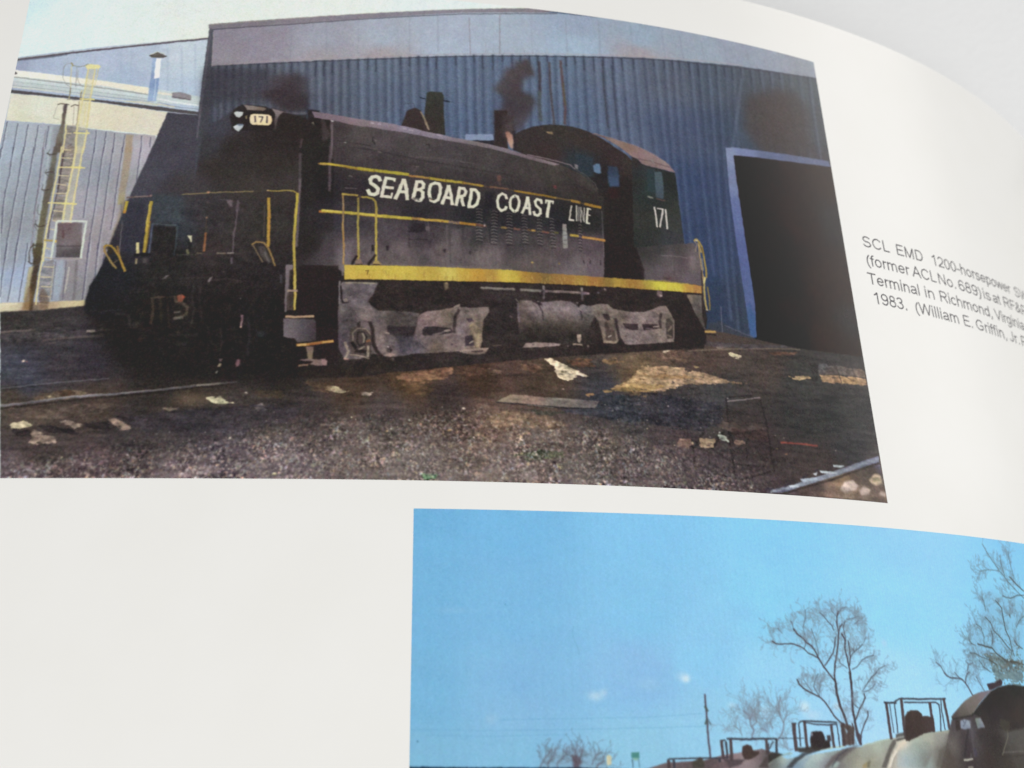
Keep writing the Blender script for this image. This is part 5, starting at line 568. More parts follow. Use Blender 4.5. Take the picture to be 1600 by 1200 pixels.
# hood front, headlights, number board
cv.V(Q("40.85,70.7 41.71,70.74 45.17,70.48 46.24,69.9 46.97,69.3 46.9,65.29 42.15,65.08 39.62,64.96 39.03,67.86 39.73,69.8"), '#2b2422', 1.6, .9)
cv.V(Q("41.2,70.71 42.58,70.57 44.84,70.25 45.38,69.85 44.89,69.51 43.17,69.53 41.97,69.58"), FD(Q("41.73,70.42,8c8080 42.8,69.94,9a8e84 44.35,69.91,7c6a60")), 1, .9)
cv.B(Q("40.46,69.19"), 7.4, 6.2, '#2e2c30', 1)
cv.V(Q("39.64,68.84 40.12,69.14 41.36,69.07 41.24,68.39 40.66,67.83 40.13,68.02"), FD(Q("40.15,68.76,dce4ec 40.69,68.47,f0f2f2 40.55,68.04,9aa090 41.16,69.01,a8acb4")), .8, .97, pc='headlight')
cv.V(Q("39.72,65.8 40.36,66.25 41.54,66.34 41.46,65.67 40.73,64.76 40.11,65.19"), FD(Q("40.39,65.83,e8eef2 41.07,65.86,a8b4c0 40.63,65.01,b0b4b0")), .8, .97, pc='headlight'); cv.V(Q("40.26,66.45 41.36,66.5 41.48,66.09 40.72,66.01"), '#60708a', 1, .8)
cv.V(Q("41.74,68.2 42.07,68.32 42.04,67.58 41.82,67.57"), '#9c8f68', .8, .8)
cv.G(Q("42.53,67.81 42.65,68.56 43.14,68.79 45.81,68.71 46.38,68.38 46.5,67.58 46.37,66.73 45.97,66.34 43.07,66.37 42.67,66.77"), FD(Q("42.81,67.62,e4d4b4 43.62,68.08,f0dcb8 46.21,67.78,ecd0a0 44.58,66.65,e4d49c 45,67.93,f2e2c8")), .8, pc='number_board')
for q, w_ in ((Q("43.47,68.32 43.6,66.98"), 2.6), (Q("44.13,68.2 44.82,68.17 44.71,67.71 44.48,66.94"), 2.2), (Q("45.57,68.34 45.67,66.95"), 2.6)): cv.L(q, w_, '#5c5054', .6, .95, pc='board_digit')
cv.V(Q("46.31,70.11 46.93,69.93 48.51,69.48 48.02,69.03 47.57,68.06 47.24,65.31 46.94,67.18 47,68.87"), FD(Q("46.94,69.72,9c8c8e 47.83,69.34,84777a 47.42,67.63,5a4f50 47.18,66.14,4c4342")), 1.2, .9)
cv.L(Q("48.51,69.33 50.41,69.3 52.66,69.34"), 1.4, '#6c6064', .8, .85); cv.V(Q("47.69,68.8 52.67,69.06 52.35,65.56 48.26,65.36"), '#2d2622', 2, .8)
cv.L(Q("52.12,63.67 51.97,61.81"), 3.6, '#4d3e42', 1.2, .8); cv.L(Q("51.99,60.57 52.13,57.52 52.33,52.72"), 4.4, '#554c4f', 1.4, .8); cv.L(Q("52.27,55.18 52.28,52.19 52.4,47.31 52.41,41.57"), 4.2, '#6c6066', 1.3, .85); cv.B(Q("14.16,33"), 1.4, 1.6, '#8a8078', .6)
# front platform railing
cv.L(Q("32.29,51.27 36.5,51.7 40.42,52.03 44.36,52.31"), 2.2, '#8c7c58', .8, .85, pc='handrail'); cv.B(Q("36.69,51.84"), 3.4, 2.6, '#c48c70', .95); cv.L(Q("22.96,50.38 26.81,50.75"), 2.8, '#6a5654', .9, .9, pc='handrail'); cv.L(Q("24.23,50.6 26.48,50.78"), 1.2, '#9c8c84', .7, .7); cv.B(Q("26.99,50.87"), 3, 2.6, '#a07a78', .95)
cv.L(Q("27.3,50.73 32.29,51.27"), 1.2, '#4c4844', .9, .6)
cv.L(Q("23.14,49.55 22.92,47.43"), 4.6, '#c8ac38', .8, .97, pc='handrail'); cv.L(Q("22.96,47.72 22.93,47.33"), 4, '#c07830', .8, .8); cv.L(Q("27.18,49.66 27.08,45.53 27.11,39.72"), 5.0, '#bfa23a', .8, .97, pc='handrail'); cv.L(Q("27,49.36 26.94,45.34"), 1.4, '#e0c860', .7, .7); cv.L(Q("27.51,45.73 27.39,39.72"), 1.4, '#a87c2c', .7, .6)
cv.L(Q("22.82,45.62 22.95,42.6 23.05,39.26"), 1.8, '#6f6c70', .8, .8); cv.L(Q("22.55,40.73 23.1,38.89 24.4,35.99"), 3.4, '#907040', .8, .9, pc='handrail'); cv.L(Q("21.46,39.97 22.25,38.14 23.17,37.06"), 0.1, '#907040')
cv.L(Q("20.44,40.56 20.61,39.83 21.81,37.83 22.93,36.48"), 3.2, '#9c8250', .8, .95, pc='handrail'); cv.L(Q("20.43,40.6 20.79,40.9 21.59,40.81 22.35,39.86 23.21,38.59 24.39,36.05"), 3.2, '#b08c38', .8, .95, pc='handrail'); cv.L(Q("20.99,40.57 21.76,39.48"), 5, '#3a3020', 1, .8); cv.L(Q("22.33,37.47 22.89,38.03"), 2.4, '#6a5848', .9, .7)
cv.L(Q("25.87,41.45 26.06,39.51"), 4.6, '#d8cc94', .9, .97); cv.L(Q("26,38.4 26.03,37.48"), 3, '#a09070', .9, .9); cv.V(Q("26.92,38.6 28.02,38.63 27.81,37.7 27.03,37.69"), '#4e4548', 1.6, .8); cv.V(Q("25.42,39.31 28.39,39.56 28.3,39 25.63,38.85"), '#1f1b1c', 1.2, .9)
cv.V(Q("33.92,43.16 34.72,43.18 34.8,41.96 34.62,41.67 34.4,42.32"), '#e0dcb8', .8, .97); cv.V(Q("33.96,40.35 34.42,40.45 34.6,39.53 34.2,39.52"), '#7c7858', .9, .85); cv.V(Q("34.04,41.94 34.85,41.77 35.04,39.91 34.56,39.9"), '#22201f', 1.4, .8)
cv.L(Q("32.55,39.33 34.45,39.43"), 1.6, '#56504c', .8, .9); cv.L(Q("35.85,39.75 36.65,39.67"), 2, '#6a6050', .8, .9); cv.L(Q("39.2,39.84 40.64,39.84"), 2.2, '#84786a', .8, .95); cv.L(Q("40.96,39.85 41.99,39.95"), 2.6, '#9a9088', .8, .95); cv.L(Q("34.45,39.43 43.04,39.91"), 1, '#4a423e', .8, .7)
cv.B(Q("36.88,46.72"), 2.6, 3.2, '#7c6250', .95); cv.L(Q("37,43.72 37.01,40.15"), 3.6, '#966444', .9, .95, pc='handrail'); cv.L(Q("36.81,46.57 37.05,43.72"), 1.6, '#54443a', .8, .8)
cv.V(Q("39.73,50.44 40.97,50.38 41,49.02 40.49,49.2"), '#7c6e74', 1.8, .75); cv.L(Q("38.75,50.4 39.89,50.5"), 1.4, '#5a5054', .8, .7); cv.L(Q("41.87,50.41 41.91,46.93 41.75,43.86 41.82,40.1"), 2.2, '#6c6066', 1, .85, pc='handrail'); cv.L(Q("41.98,50.03 41.88,48.28"), 5, '#5c5056', 1.6, .7); cv.L(Q("41.75,38.98 41.85,37.87"), 3.4, '#665c64', 1.2, .8); cv.B(Q("36.84,49.85"), 3, 3, '#54484a', .7)
cv.V(Q("30.6,34.57 31.23,35.31 31.84,35.45 31.28,34.86"), '#7c7276', .9, .9); cv.V(Q("38.17,34.47 38.43,35.12 38.88,35.37 38.71,34.67 38.36,34.15"), '#887c80', .9, .9); cv.B(Q("40.63,36.27"), 3, 2, '#5c5254', .8); cv.B(Q("43.86,31.3"), 1.6, 1.8, '#6c6864', .8)
for q, c_, w_, a_ in ((Q("29.2,30.98 31.19,31.29"), '#6a5848', 2.4, .6), (Q("29.53,30.81 29.87,28.51 29.73,26.32"), '#584a3c', 4.4, .6), (Q("31.19,31.29 33.37,31.38"), '#4c4438', 1.6, .7), (Q("33.05,31.41 33.3,30.53 34.43,30.19 35.28,29.5 35.26,28.08 33.48,27.35"), '#5c5044', 4.2, .75), (Q("33.28,28.49 34.2,28.63"), '#7c7470', 3, .8), (Q("33.32,27.34 34.69,27.54"), '#77706a', 4.2, .7)): cv.L(q, w_, c_, 1.2, a_ * .85)
cv.V(Q("33.35,31.6 34.26,31.8 34.66,31.27 34.4,30.46 33.62,30.44"), '#8a5444', 1.4, .9); cv.B(Q("34.47,31.35"), 2.8, 3.4, '#b84c38', .9); cv.V(Q("33.51,30 34.31,29.83 34.24,28.95 33.48,28.76"), '#2a2522', 1.2, .9); cv.B(Q("34.28,24.83"), 5, 4, '#4c3c36', .6); cv.B(Q("28.44,23.53"), 8, 5, '#4a4034', .5); cv.B(Q("35.17,22.86"), 12, 6, '#3c3835', .5); cv.B(Q("47.67,24.83"), 9, 8, '#33383c', .6); cv.B(Q("28.33,27.78"), 7, 10, '#3e3830', .5); cv.B(Q("27.44,26.19"), 8, 8, '#3b3735', .5)
cv.L(Q("44.37,28.19 44.31,25.98"), 3.4, '#8c7074', .9, .95); cv.B(Q("44.28,26.07"), 2.2, 2.4, '#d8b89c', .9); cv.V(Q("41.24,20.22 41.85,20.31 41.6,19.63 41.35,19.88"), '#6c5c5c', .9, .9); cv.V(Q("41.06,18.85 41.39,19.45 41.78,19.37 41.52,18.86"), '#a89c80', .9, .9); cv.V(Q("40.69,17.83 41.35,18.18 41.16,17.67"), '#8a8880', .9, .8); cv.V(Q("43.92,19.41 44.23,20.27 44.63,20.1 44.56,19.08 44.2,18.82"), '#7c5c64', 1, .9)
for q, c_, w_, a_ in ((Q("29.96,31.17 30.74,31.19 31.39,26.61"), '#4a4036', 3, .5), (Q("31.83,31.21 32.74,25.58"), '#3c342e', 2.4, .6), (Q("36.03,34.54 35.81,32.01 36.4,29.17 36.24,26"), '#3a3432', 3, .7), (Q("37.03,35.66 37.13,31.32 37.88,26.73"), '#38312f', 2.4, .7), (Q("38.71,34.61 41.54,34.86 43.96,34.38"), '#3e3634', 3, .7), (Q("41.07,25.74 41.43,23.31 41.34,20.9"), '#3a3230', 3, .7), (Q("38.87,26.05 39.74,23.28 40.76,22.26"), '#35302d', 3, .7), (Q("45.25,27.94 45.84,24.44 45.79,20.98"), '#363033', 4, .6), (Q("23.83,28.06 26,27.92 26.6,25.49"), '#3d3a38', 3, .6), (Q("21.5,28.2 22.53,28.57 24.66,28.78"), '#3c3a40', 2.4, .6), (Q("25.67,31.99 28.6,32.22"), '#3f3a38', 2.6, .6), (Q("28,34.73 29.54,34.94 34.9,34.88 38.35,35.15"), '#3a3432', 2.4, .7), (Q("32.86,24.37 35.95,24.25 38.07,24.64"), '#332d2b', 5, .7), (Q("24.22,42.63 25.81,42.67"), '#4a4648', 1.6, .6), (Q("32.9,45.31 36.1,45.59"), '#403c40', 1.6, .5), (Q("22.13,49.23 23.79,39.65"), '#3a3840', 2, .5)): cv.L(q, w_, c_, 1.6, a_)
cv.B(Q("32.01,26.62"), 10, 9, '#322c29', .8); cv.B(Q("32.01,26.62"), 5, 5, '#1d1918', .8); cv.B(Q("37.33,29.19"), 9, 10, '#302a28', .7); cv.B(Q("41.98,29.64"), 8, 9, '#2e2826', .7)
cv.TEX(Q("25.01,35.28 26.4,45.83 28.73,49.09 50.48,49.83 52.46,18.26 40.22,18.05 26.71,21.25"), 10, [(1.2, 3, .03), (4, 3, .05)], 71)
# corner steps and railing at the front right
cv.L(Q("46.77,52.6 48.1,52.52 50.25,52.74 51.25,52.65 51.86,52.28"), 2.4, '#a8924c', .7, .9, pc='handrail'); cv.B(Q("46.85,52.57"), 2.8, 2.6, '#b09870', .95); cv.L(Q("44.14,52.26 46.61,52.48"), 1.0, '#544c40', .8, .7)
cv.L(Q("51.95,52.18 52.04,50.61 51.91,47.29 51.94,42.69 52.17,39.68 52.5,35.97 52.71,32.5"), 4.4, '#bfa84a', .7, .97, pc='handrail'); cv.L(Q("51.94,51.78 52.07,48.65 51.94,45.36"), 2.2, '#d8c43c', .8, .8); cv.L(Q("52.42,35.97 52.77,32.32 52.82,29.44"), 4.2, '#c0a84c', .7, .97, pc='handrail'); cv.L(Q("52.5,35.97 52.84,32.32 52.87,29.62"), 1.4, '#e0cc78', .7, .7)
cv.L(Q("47.08,51 47.4,47.12 47.63,41.4"), 4.8, '#c49a3c', .8, .97, pc='handrail'); cv.L(Q("47.34,49.05 47.74,43.3"), 1.4, '#d87c3c', .8, .5); cv.L(Q("46.51,49.61 46.77,43.27"), 2, '#5c5048', 1, .7)
cv.L(Q("44.94,41.69 45.55,42.18 46.85,42.13 47.74,41.03 49.1,37.71"), 3.0, '#94784c', .8, .95, pc='handrail'); cv.L(Q("45.12,41.51 46.05,39.85 46.97,38.3"), 2.6, '#786850', .9, .9, pc='handrail'); cv.V(Q("45.94,41.35 47.07,41.39 48.4,38.43 47.95,38.05 46.75,39.13"), '#4e4644', 1.4, .85); cv.L(Q("47.15,40.26 47.92,38.42"), 3, '#6c6464', 1.2, .8)
cv.L(Q("50.18,35.9 50.31,34.44"), 3, '#4c4c50', 1.4, .8)
cv.V(Q("52.95,37.93 59.76,38.16 60.08,30.73 53.39,30.53"), '#2b2221', 1.2, .9); cv.V(Q("52.91,35.98 59.84,36.21 60,28.93 60.22,20.49 58.05,20.09 56.05,28.46 53.36,28.38"), FD(Q("54.14,34.19,2c2222 57.44,32.46,292020 59.21,28.9,261e1d 59.45,23.6,2b2121 58.79,20.97,2c2222")), 1.3, .95)
cv.G(Q("50.85,37.95 52.06,37.99 52.06,36.7 51.8,33.02 51.17,30.47 51.02,34.09"), FD(Q("51.37,37.41,7c6f74 51.26,34.1,6a5f64")), .9); cv.L(Q("51.22,35.93 51.29,32.28 51.39,29.04"), 3.6, '#74686c', 1, .9); cv.V(Q("51.57,36.86 52.12,37.07 52.34,33.4 51.63,33.2"), '#2b2420', 1.1, .85)
cv.V(Q("51.43,32.65 52.38,32.67 52.58,29.43 51.56,29.23"), '#524843', 1.3, .85); cv.V(Q("51.69,32.29 52.33,32.31 52.44,29.97 51.94,29.6"), '#38302b', 1.2, .7); cv.L(Q("51.49,32.98 53.08,33.02"), 4.2, '#9c8678', .8, .95)
cv.G(Q("51.1,27.79 56.08,27.74 56.5,27.4 56.68,23.88 53.81,23.46 53.14,24.14 52.19,24.21 51.32,24.45"), FD(Q("51.55,26.92,6a6066 52.68,26.59,6f6668 53.07,25.19,6c6066 54.25,26.63,4f4a50 54.66,24.88,484348 56.14,26.68,4a3c40 56.26,24.39,3c3435 51.85,24.64,7c7076")), 1, pc='step_plate')
cv.L(Q("51.48,28.12 53.22,28.09 56.06,28.28"), 4.0, '#b49478', .8, .97, pc='step'); cv.L(Q("53.68,22.97 55.08,23.05 57.88,23.56 59.44,23.81"), 4.6, '#bc8444', .8, .97, pc='step'); cv.L(Q("53.83,22.97 55.08,23.11"), 4, '#d0b070', .8, .8); cv.L(Q("57.88,23.56 59.52,23.78"), 3, '#e0b460', .8, .7); cv.L(Q("55.7,23.12 57.57,23.45"), 3, '#8c4428', .8, .6)
cv.V(Q("55.1,22.71 56.43,22.74 56.24,20.4 55.62,20.38"), FD(Q("55.74,22.46,7c6460 55.82,20.9,8a7a60")), 1, .95); cv.V(Q("54.14,20.35 55.84,20.56 57.1,20.42 58.34,20.65 58.71,20.11 58.63,19.42 57.16,19.3 55.9,19.53"), '#86706c', 1, .9); cv.V(Q("54.31,20.18 55.87,20.13 56.49,20.06 55.9,19.62 54.49,19.67"), '#231c1b', .9, .9); cv.L(Q("54.05,19.29 55.59,19.44"), 3, '#8c6e5c', .8, .9); cv.V(Q("57.71,20.6 58.67,20.28 58.63,19.42 57.93,19.49"), '#a07c80', 1, .7); cv.L(Q("57.55,17.69 58.79,17.63"), 2.6, '#6c6060', .9, .8)
cv.V(Q("54.11,18.3 60.59,19.12 69.03,20.74 70.64,20.09 67.51,18.62 59.75,17.05 54.17,17.28"), '#2e2621', 3, .8)
# grab rails beside the hood (side steps)
for q, w_, c_ in ((Q("59.9,52.13 60.09,49.57 60.17,45.68 60.5,41.87 60.57,38.29"), 3.0, '#a48450'), (Q("59.8,52.43 62.5,52.26"), 4.0, '#c8ac50'), (Q("62.85,51.98 64.2,51.94 65.14,51.7 65.66,51.03 65.87,49.85 65.9,45.94 66.05,42.1 66.11,39.07"), 3.8, '#c0a848'), (Q("62.65,51.77 62.7,49.1 62.77,45.8 63.01,41.97 63.11,39.32"), 3.6, '#b09c50')): cv.L(q, w_, c_, .7, .97, pc='handrail')
for q, c_ in ((Q("59.92,51.54 60.17,46.84"), '#8c7a78'), (Q("60.3,44.53 60.45,43.01"), '#c07c34'), (Q("60.48,41.11 60.59,38.47"), '#b49470')): cv.L(q, 1.4, c_, .7, .6)
cv.L(Q("62.84,52.27 63.02,51.79"), 4, '#3c3438', .8, .8); cv.L(Q("60.4,38.28 60.57,36.24"), 3.4, '#7c7070', .9, .9); cv.V(Q("62.65,39.3 63.46,39.53 63.83,38.51 62.52,38.45"), '#8c7468', .9, .95); cv.V(Q("65.61,39.05 66.43,39.28 67.11,38.55 65.55,38.49"), '#a8925c', .9, .95); cv.L(Q("62.6,38.4 63.75,38.41"), 2, '#3c2820', .7, .9); cv.L(Q("65.71,38.49 66.78,38.5"), 2, '#3c2c20', .7, .9)
for q in (Q("62.79,40.06 62.03,38.44"), Q("65.99,40.39 65.51,39.61 64.81,38.45"), Q("65.43,42.27 65.55,41.13")): cv.L(q, 4.2, '#29211f', 1, .9)
cv.L(Q("57.16,38.07 59.6,38.1"), 1.6, '#5c5250', .8, .8); cv.V(Q("56.68,44.39 59.31,44.49 59.59,38.25 57.15,38.16"), '#4a4246', 6, .5)
cv.TEX(Q("60,34.99 125.6,36.88 124.56,24.28 72.27,17.62 60.78,17.3"), 4, [(1.2, 1.2, .045), (3, 2.4, .05), (8, 5, .05)], 81)
cv.TEX(Q("57.41,67.8 73.76,66.04 102.54,61.03 107.28,56.65 106.3,39.74 60.94,38.49"), 4, [(1.1, 4, .025), (7, 6, .035)], 91)
cv.V(Q("57.41,67.8 73.76,66.04 102.54,61.03 107.28,56.65 106.8,48.38 60.5,48.94"), '#38302d', 14, .28)
# ---- road name
LET = '#d6d3bf'
def serif(q, w_=6.2, c_=LET, name='letter'):
    cv.L(q, w_, c_, .62, pc=name)
letters = [
 ([Q("66.37,55.57 66.13,56.16 65.53,56.39 64.94,56.24 64.56,55.67 64.72,54.97 65.5,54.41 66.03,53.84 65.97,52.94 65.31,52.56 64.63,52.66 64.23,53.44")], 6.6),
 ([Q("67.41,56.34 66.99,54.09 66.67,52.18"), Q("67.33,56.17 69.05,55.99"), Q("67.16,54.27 68.7,54.15"), Q("66.75,52.32 68.45,52.22")], 5.6), ([Q("68.92,56.13 68.94,55.52"), Q("68.45,52.38 68.55,53.08")], 3.4),
 ([Q("69.14,51.92 69.86,53.86 70.5,56.02"), Q("70.64,56.03 71.06,54.14 71.23,51.9"), Q("69.79,53.5 71.07,53.43")], 6.0),
 ([Q("72.95,55.78 72.6,54.03 72.29,52.21"), Q("72.75,55.7 73.78,55.77 74.17,55.25 74.05,54.53 73.46,54.13 72.77,54.05"), Q("73.46,54.05 74.02,53.52 73.96,52.51 73.49,51.78 72.8,51.94")], 5.8),
 ([Q("76.2,55.7 75.51,55.34 75.18,54.41 75.15,53.2 75.46,52.01 76.06,51.75 76.75,52.2 77.08,53.53 77.16,54.75 76.9,55.54 76.2,55.7")], 5.8),
 ([Q("77.44,51.45 78.12,53.2 78.55,55.26"), Q("78.67,55.31 79.07,53.47 79.33,51.38"), Q("78.04,52.79 79.07,52.71")], 5.6),
 ([Q("80.64,55.01 80.37,53.16 79.99,51.33"), Q("80.55,54.96 81.42,54.87 81.73,54.28 81.5,53.45 80.55,53.08"), Q("80.98,53.11 81.07,52.21 81.32,51.22")], 5.6),
 ([Q("82.82,54.87 82.6,52.93 82.28,51.2"), Q("82.56,54.79 83.52,54.79 84.04,54.16 84.12,53.05 83.76,51.81 83.06,51.15 82.19,51.13")], 5.6),
 ([Q("89.22,53.4 89.06,54.1 88.45,54.4 87.82,53.89 87.5,52.75 87.6,51.45 88.21,50.79 88.83,51.04 89.14,51.68")], 5.0),
 ([Q("90.75,54.15 90.11,53.69 89.79,52.64 89.89,51.44 90.58,50.73 91.12,51.14 91.44,52.08 91.52,53.2 91.28,53.99 90.75,54.15")], 4.8),
 ([Q("91.99,50.61 92.74,52.29 93.1,54.06"), Q("93.2,54.07 93.37,52.35 93.49,50.44"), Q("92.46,51.76 93.35,51.7")], 5.0),
 ([Q("95.71,52.97 95.56,53.67 94.93,53.82 94.47,53.27 94.62,52.47 95.4,51.72 95.47,50.92 94.91,50.3 94.38,50.42 94.19,51.11")], 4.8),
 ([Q("97.17,53.63 96.9,52.07 96.6,50.22")], 5.4), ([Q("96.49,53.7 97.9,53.59")], 4.2), ([Q("96.55,53.71 96.47,53.05"), Q("97.86,53.59 97.79,53.07")], 2.6)]
for qs, w_ in letters:
    for q in qs: serif(q, w_)
LIN = '#b4aea4'
for q, w_, c_ in ((Q("101.32,53.01 101.08,51.86 100.82,50.11"), 3.0, LIN), (Q("100.73,50 101.63,49.99"), 3.6, '#cfcabc'), (Q("102.32,53.12 102.12,49.94"), 2.8, LIN), (Q("102.73,52.85 102.54,49.98"), 2.0, '#8f8a88'), (Q("103.14,52.89 102.89,49.71"), 2.2, LIN), (Q("103.25,52.29 103.4,50.06"), 1.8, '#9a948c'), (Q("103.78,52.86 103.53,49.77"), 2.2, LIN), (Q("104.42,52.82 104.25,51.37 104.04,49.72"), 4.0, '#d0cdba'), (Q("104.23,52.76 105,52.68"), 3.0, '#d0cdba'), (Q("104.16,51.36 104.8,51.32"), 2.6, '#c4c0b0'), (Q("103.92,49.67 104.65,49.62"), 3.2, '#d0cdba')): cv.L(q, w_, c_, .6, pc='letter')
cv.V(Q("72.37,52.51 72.88,52.25 72.72,51.74 72.12,52"), '#6a6058', .8, .8); cv.V(Q("72.71,52.33 73.31,52.37 73.49,51.68 73.15,51.76 72.8,52.04"), '#4a4444', .9, .7); cv.L(Q("71.94,52.23 72.81,51.74"), 1.6, '#b0a49c', .7, .8)
cv.L(Q("75.11,52.49 75.71,52.23 76.06,52.35"), 3, '#5c5450', .8, .9); cv.B(Q("75.58,52.18"), 3, 2, '#8c6c50', .8); cv.V(Q("75.63,52.32 76.23,52.43 76.14,52.06 75.8,51.94"), '#38322f', .8, .8)
cv.V(Q("85.27,54.77 87.04,54.71 86.98,50.86 85.23,50.92"), '#272327', 3, .8)
cv.V(Q("68.14,54.36 68.4,54.34 68.24,53.87 68.07,53.96"), '#e0a888', .9, .5)

pic1 = cv
# ---------------------------------------------------------------- printed picture of the tank cars
cv = Canvas(PIC2)
cv.rect_fill(FD(Q("74.17,-5.14,70aed8 88.92,-5.92,76b4de 110.26,-5.35,82c0e8 133.39,-5.48,86c8ee 159.68,-6.21,8cc8ec 191.31,-6.11,80c4ee 73.9,-20.04,74b0d8 88.62,-20,7ab4dc 109.2,-19.82,82bee4 131.53,-19.41,88caec 157.05,-18.63,90d0f0 187.56,-17.18,88ccf0 74.08,-32.11,74aed4 88.4,-30.41,7eb2da 108.49,-29.55,88b8e0 119.36,-26.63,8ac4e8 130.06,-30.48,94ccec 154.18,-32.32,a0d4f0 73.77,-41.77,7cb2d2 88.15,-42.04,80b6d6 107.54,-42.4,8cc0dc 123.12,-41.77,96c8e4 139.92,-42.03,a0d0ee 152.13,-42.2,a8d4f0 88.3,-34.97,82b4d8 118.3,-37.1,90c4e2")))
rnd = random.Random(31)
for k in range(46):
    a0, a1 = Q("74.69,-6.17 179.3,-42.53")
    cv.B([(a0[0] + (a1[0] - a0[0]) * rnd.random(), a0[1] + (a1[1] - a0[1]) * rnd.random())], 40 + 60 * rnd.random(), 14 + 18 * rnd.random(), rnd.choice(['#7cb0dc', '#8ccae8', '#86b6e0', '#80c0e4']), .10)
for q, rx, ry, c_, a_ in ((Q("115.87,-30.51"), 9, 7, '#d4e4ea', .9), (Q("115.46,-30.19"), 14, 9, '#b4d4e8', .5), (Q("101.21,-33.05"), 16, 9, '#b0cfe2', .75), (Q("102.49,-32.48"), 8, 7, '#b4d2e2', .5), (Q("85.21,-36.26"), 14, 10, '#94bcd8', .5), (Q("109.52,-31.36"), 26, 14, '#94c0e0', .5), (Q("136.09,-34.72"), 12, 11, '#c4dce8', .85), (Q("137.35,-36.05"), 22, 10, '#b4d4e8', .6), (Q("142.04,-34.73"), 9, 8, '#c0dcea', .7), (Q("123.23,-34.52"), 10, 6, '#b0d4ea', .6), (Q("153.27,-24.61"), 8, 8, '#a8d0f0', .7), (Q("79.74,-20.38"), 34, 7, '#8cb8da', .35), (Q("129.06,-35.33"), 12, 12, '#b4d6ea', .5), (Q("143.98,-35.83"), 14, 14, '#a8cce8', .5), (Q("126.74,-20.31"), 40, 22, '#88bce4', .4)): cv.B(q, rx, ry, c_, a_)
for q in (Q("86.39,-36.27 109.15,-36.16 118.22,-35.66"), Q("73.24,-37.43 84.8,-37.72 96.69,-37.77 109.03,-37.67 118.91,-37.51"), Q("75.54,-38.23 84.79,-38.52 96.66,-38.44")): cv.L(q, .9, '#5f98bc', .7, .5)
cv.B(Q("87.61,-19.48"), 1.3, 1.5, '#3f7896', .7); cv.B(Q("93.18,-17.74"), 1.6, 1.2, '#5c8cb0', .5); cv.L(Q("98.19,-22.7 98.03,-24.3 98.86,-26.27 98.9,-27.05"), .9, '#6098b0', .7, .45); cv.B(Q("74.41,-39.04"), 1.5, 1.8, '#2c5068', .85); cv.L(Q("111.35,-18.92 112.05,-18.49 114.08,-18.21"), .9, '#70a8c4', .7, .4); cv.L(Q("111.26,-18.92 111.1,-20.98"), .9, '#70a8c4', .7, .4)
TW = '#6a7580'
# far tree, signs
cv.V(Q("92.01,-43.07 92.93,-41.26 93.82,-40.35 94.7,-40.1 95.54,-40.91 96.3,-39.99 97.61,-40.01 98.78,-40.16 99.34,-40.7 100.21,-40.85 101.4,-40.74 102.26,-41.15 102.35,-42.22 102.58,-43.28"), '#7f95a8', 3, .5)
for q, w_ in ((Q("93.57,-43.36 93.46,-42.32 94.37,-41.28 94.69,-40.36"), 1.4), (Q("95,-43.39 94.9,-42.34 96.1,-41.31 96.44,-40.26"), 1.4), (Q("97.46,-43.44 97.66,-42.26 97.12,-41.33"), 3), (Q("97.92,-42.92 98.42,-41.62 98.76,-40.56"), 2.2), (Q("97.8,-42.4 97.6,-40.41"), 1.6), (Q("100.66,-43.5 100.99,-42.72 102.05,-42.21"), 2), (Q("100.11,-42.7 100.77,-41.39 101.68,-41.01"), 1.4), (Q("92.15,-43.07 92.91,-41.78 94.11,-40.48"), 1.4)):
    cv.L(q, w_, '#5e5a64', 1, .8); cv.TWIG(q, 26, 2.2, '#5f6874', .55, int(w_ * 10), .3)
cv.V(Q("97.12,-41.33 98.14,-41.35 98.67,-42.28 98.05,-43.19 97.19,-42.91"), '#54444c', 2, .7)
cv.G(Q("102.39,-41.55 102.84,-41.4 103.19,-41.7 103.05,-42.76 102.46,-42.81"), FD(Q("102.5,-42.09,e4dca8 103.03,-41.83,b4b488")), .9, pc='road_sign')
cv.G(Q("106.21,-41.09 107.49,-41.04 107.51,-41.91 106.23,-41.89"), '#4c8480', 1, pc='road_sign'); cv.V(Q("106.38,-41.89 107.43,-41.91 107.26,-42.24 106.66,-42.23"), '#7ca488', 1, .8); cv.L(Q("106.34,-42.02 106.4,-43.26"), 1.6, '#4a6470', .7, .9, pc='sign_post'); cv.L(Q("107.35,-42.04 107.45,-43.28"), 1.2, '#4a6470', .7, .7, pc='sign_post')
# distant utility pole
cv.L(Q("118.83,-32.89 118.86,-33.64 118.87,-36.18 118.8,-38.4 118.82,-40.79 118.82,-43.32"), 2.9, '#56505c', .7, .97, pc='utility_pole'); cv.L(Q("118.7,-34.68 119.06,-35.34"), 3.6, '#4c5450', .8, .9); cv.L(Q("118.89,-36.46 118.5,-37.2"), 3.4, '#4c5450', .8, .9); cv.L(Q("118.95,-36.46 119.39,-37.35"), 2.4, '#566470', .8, .8)
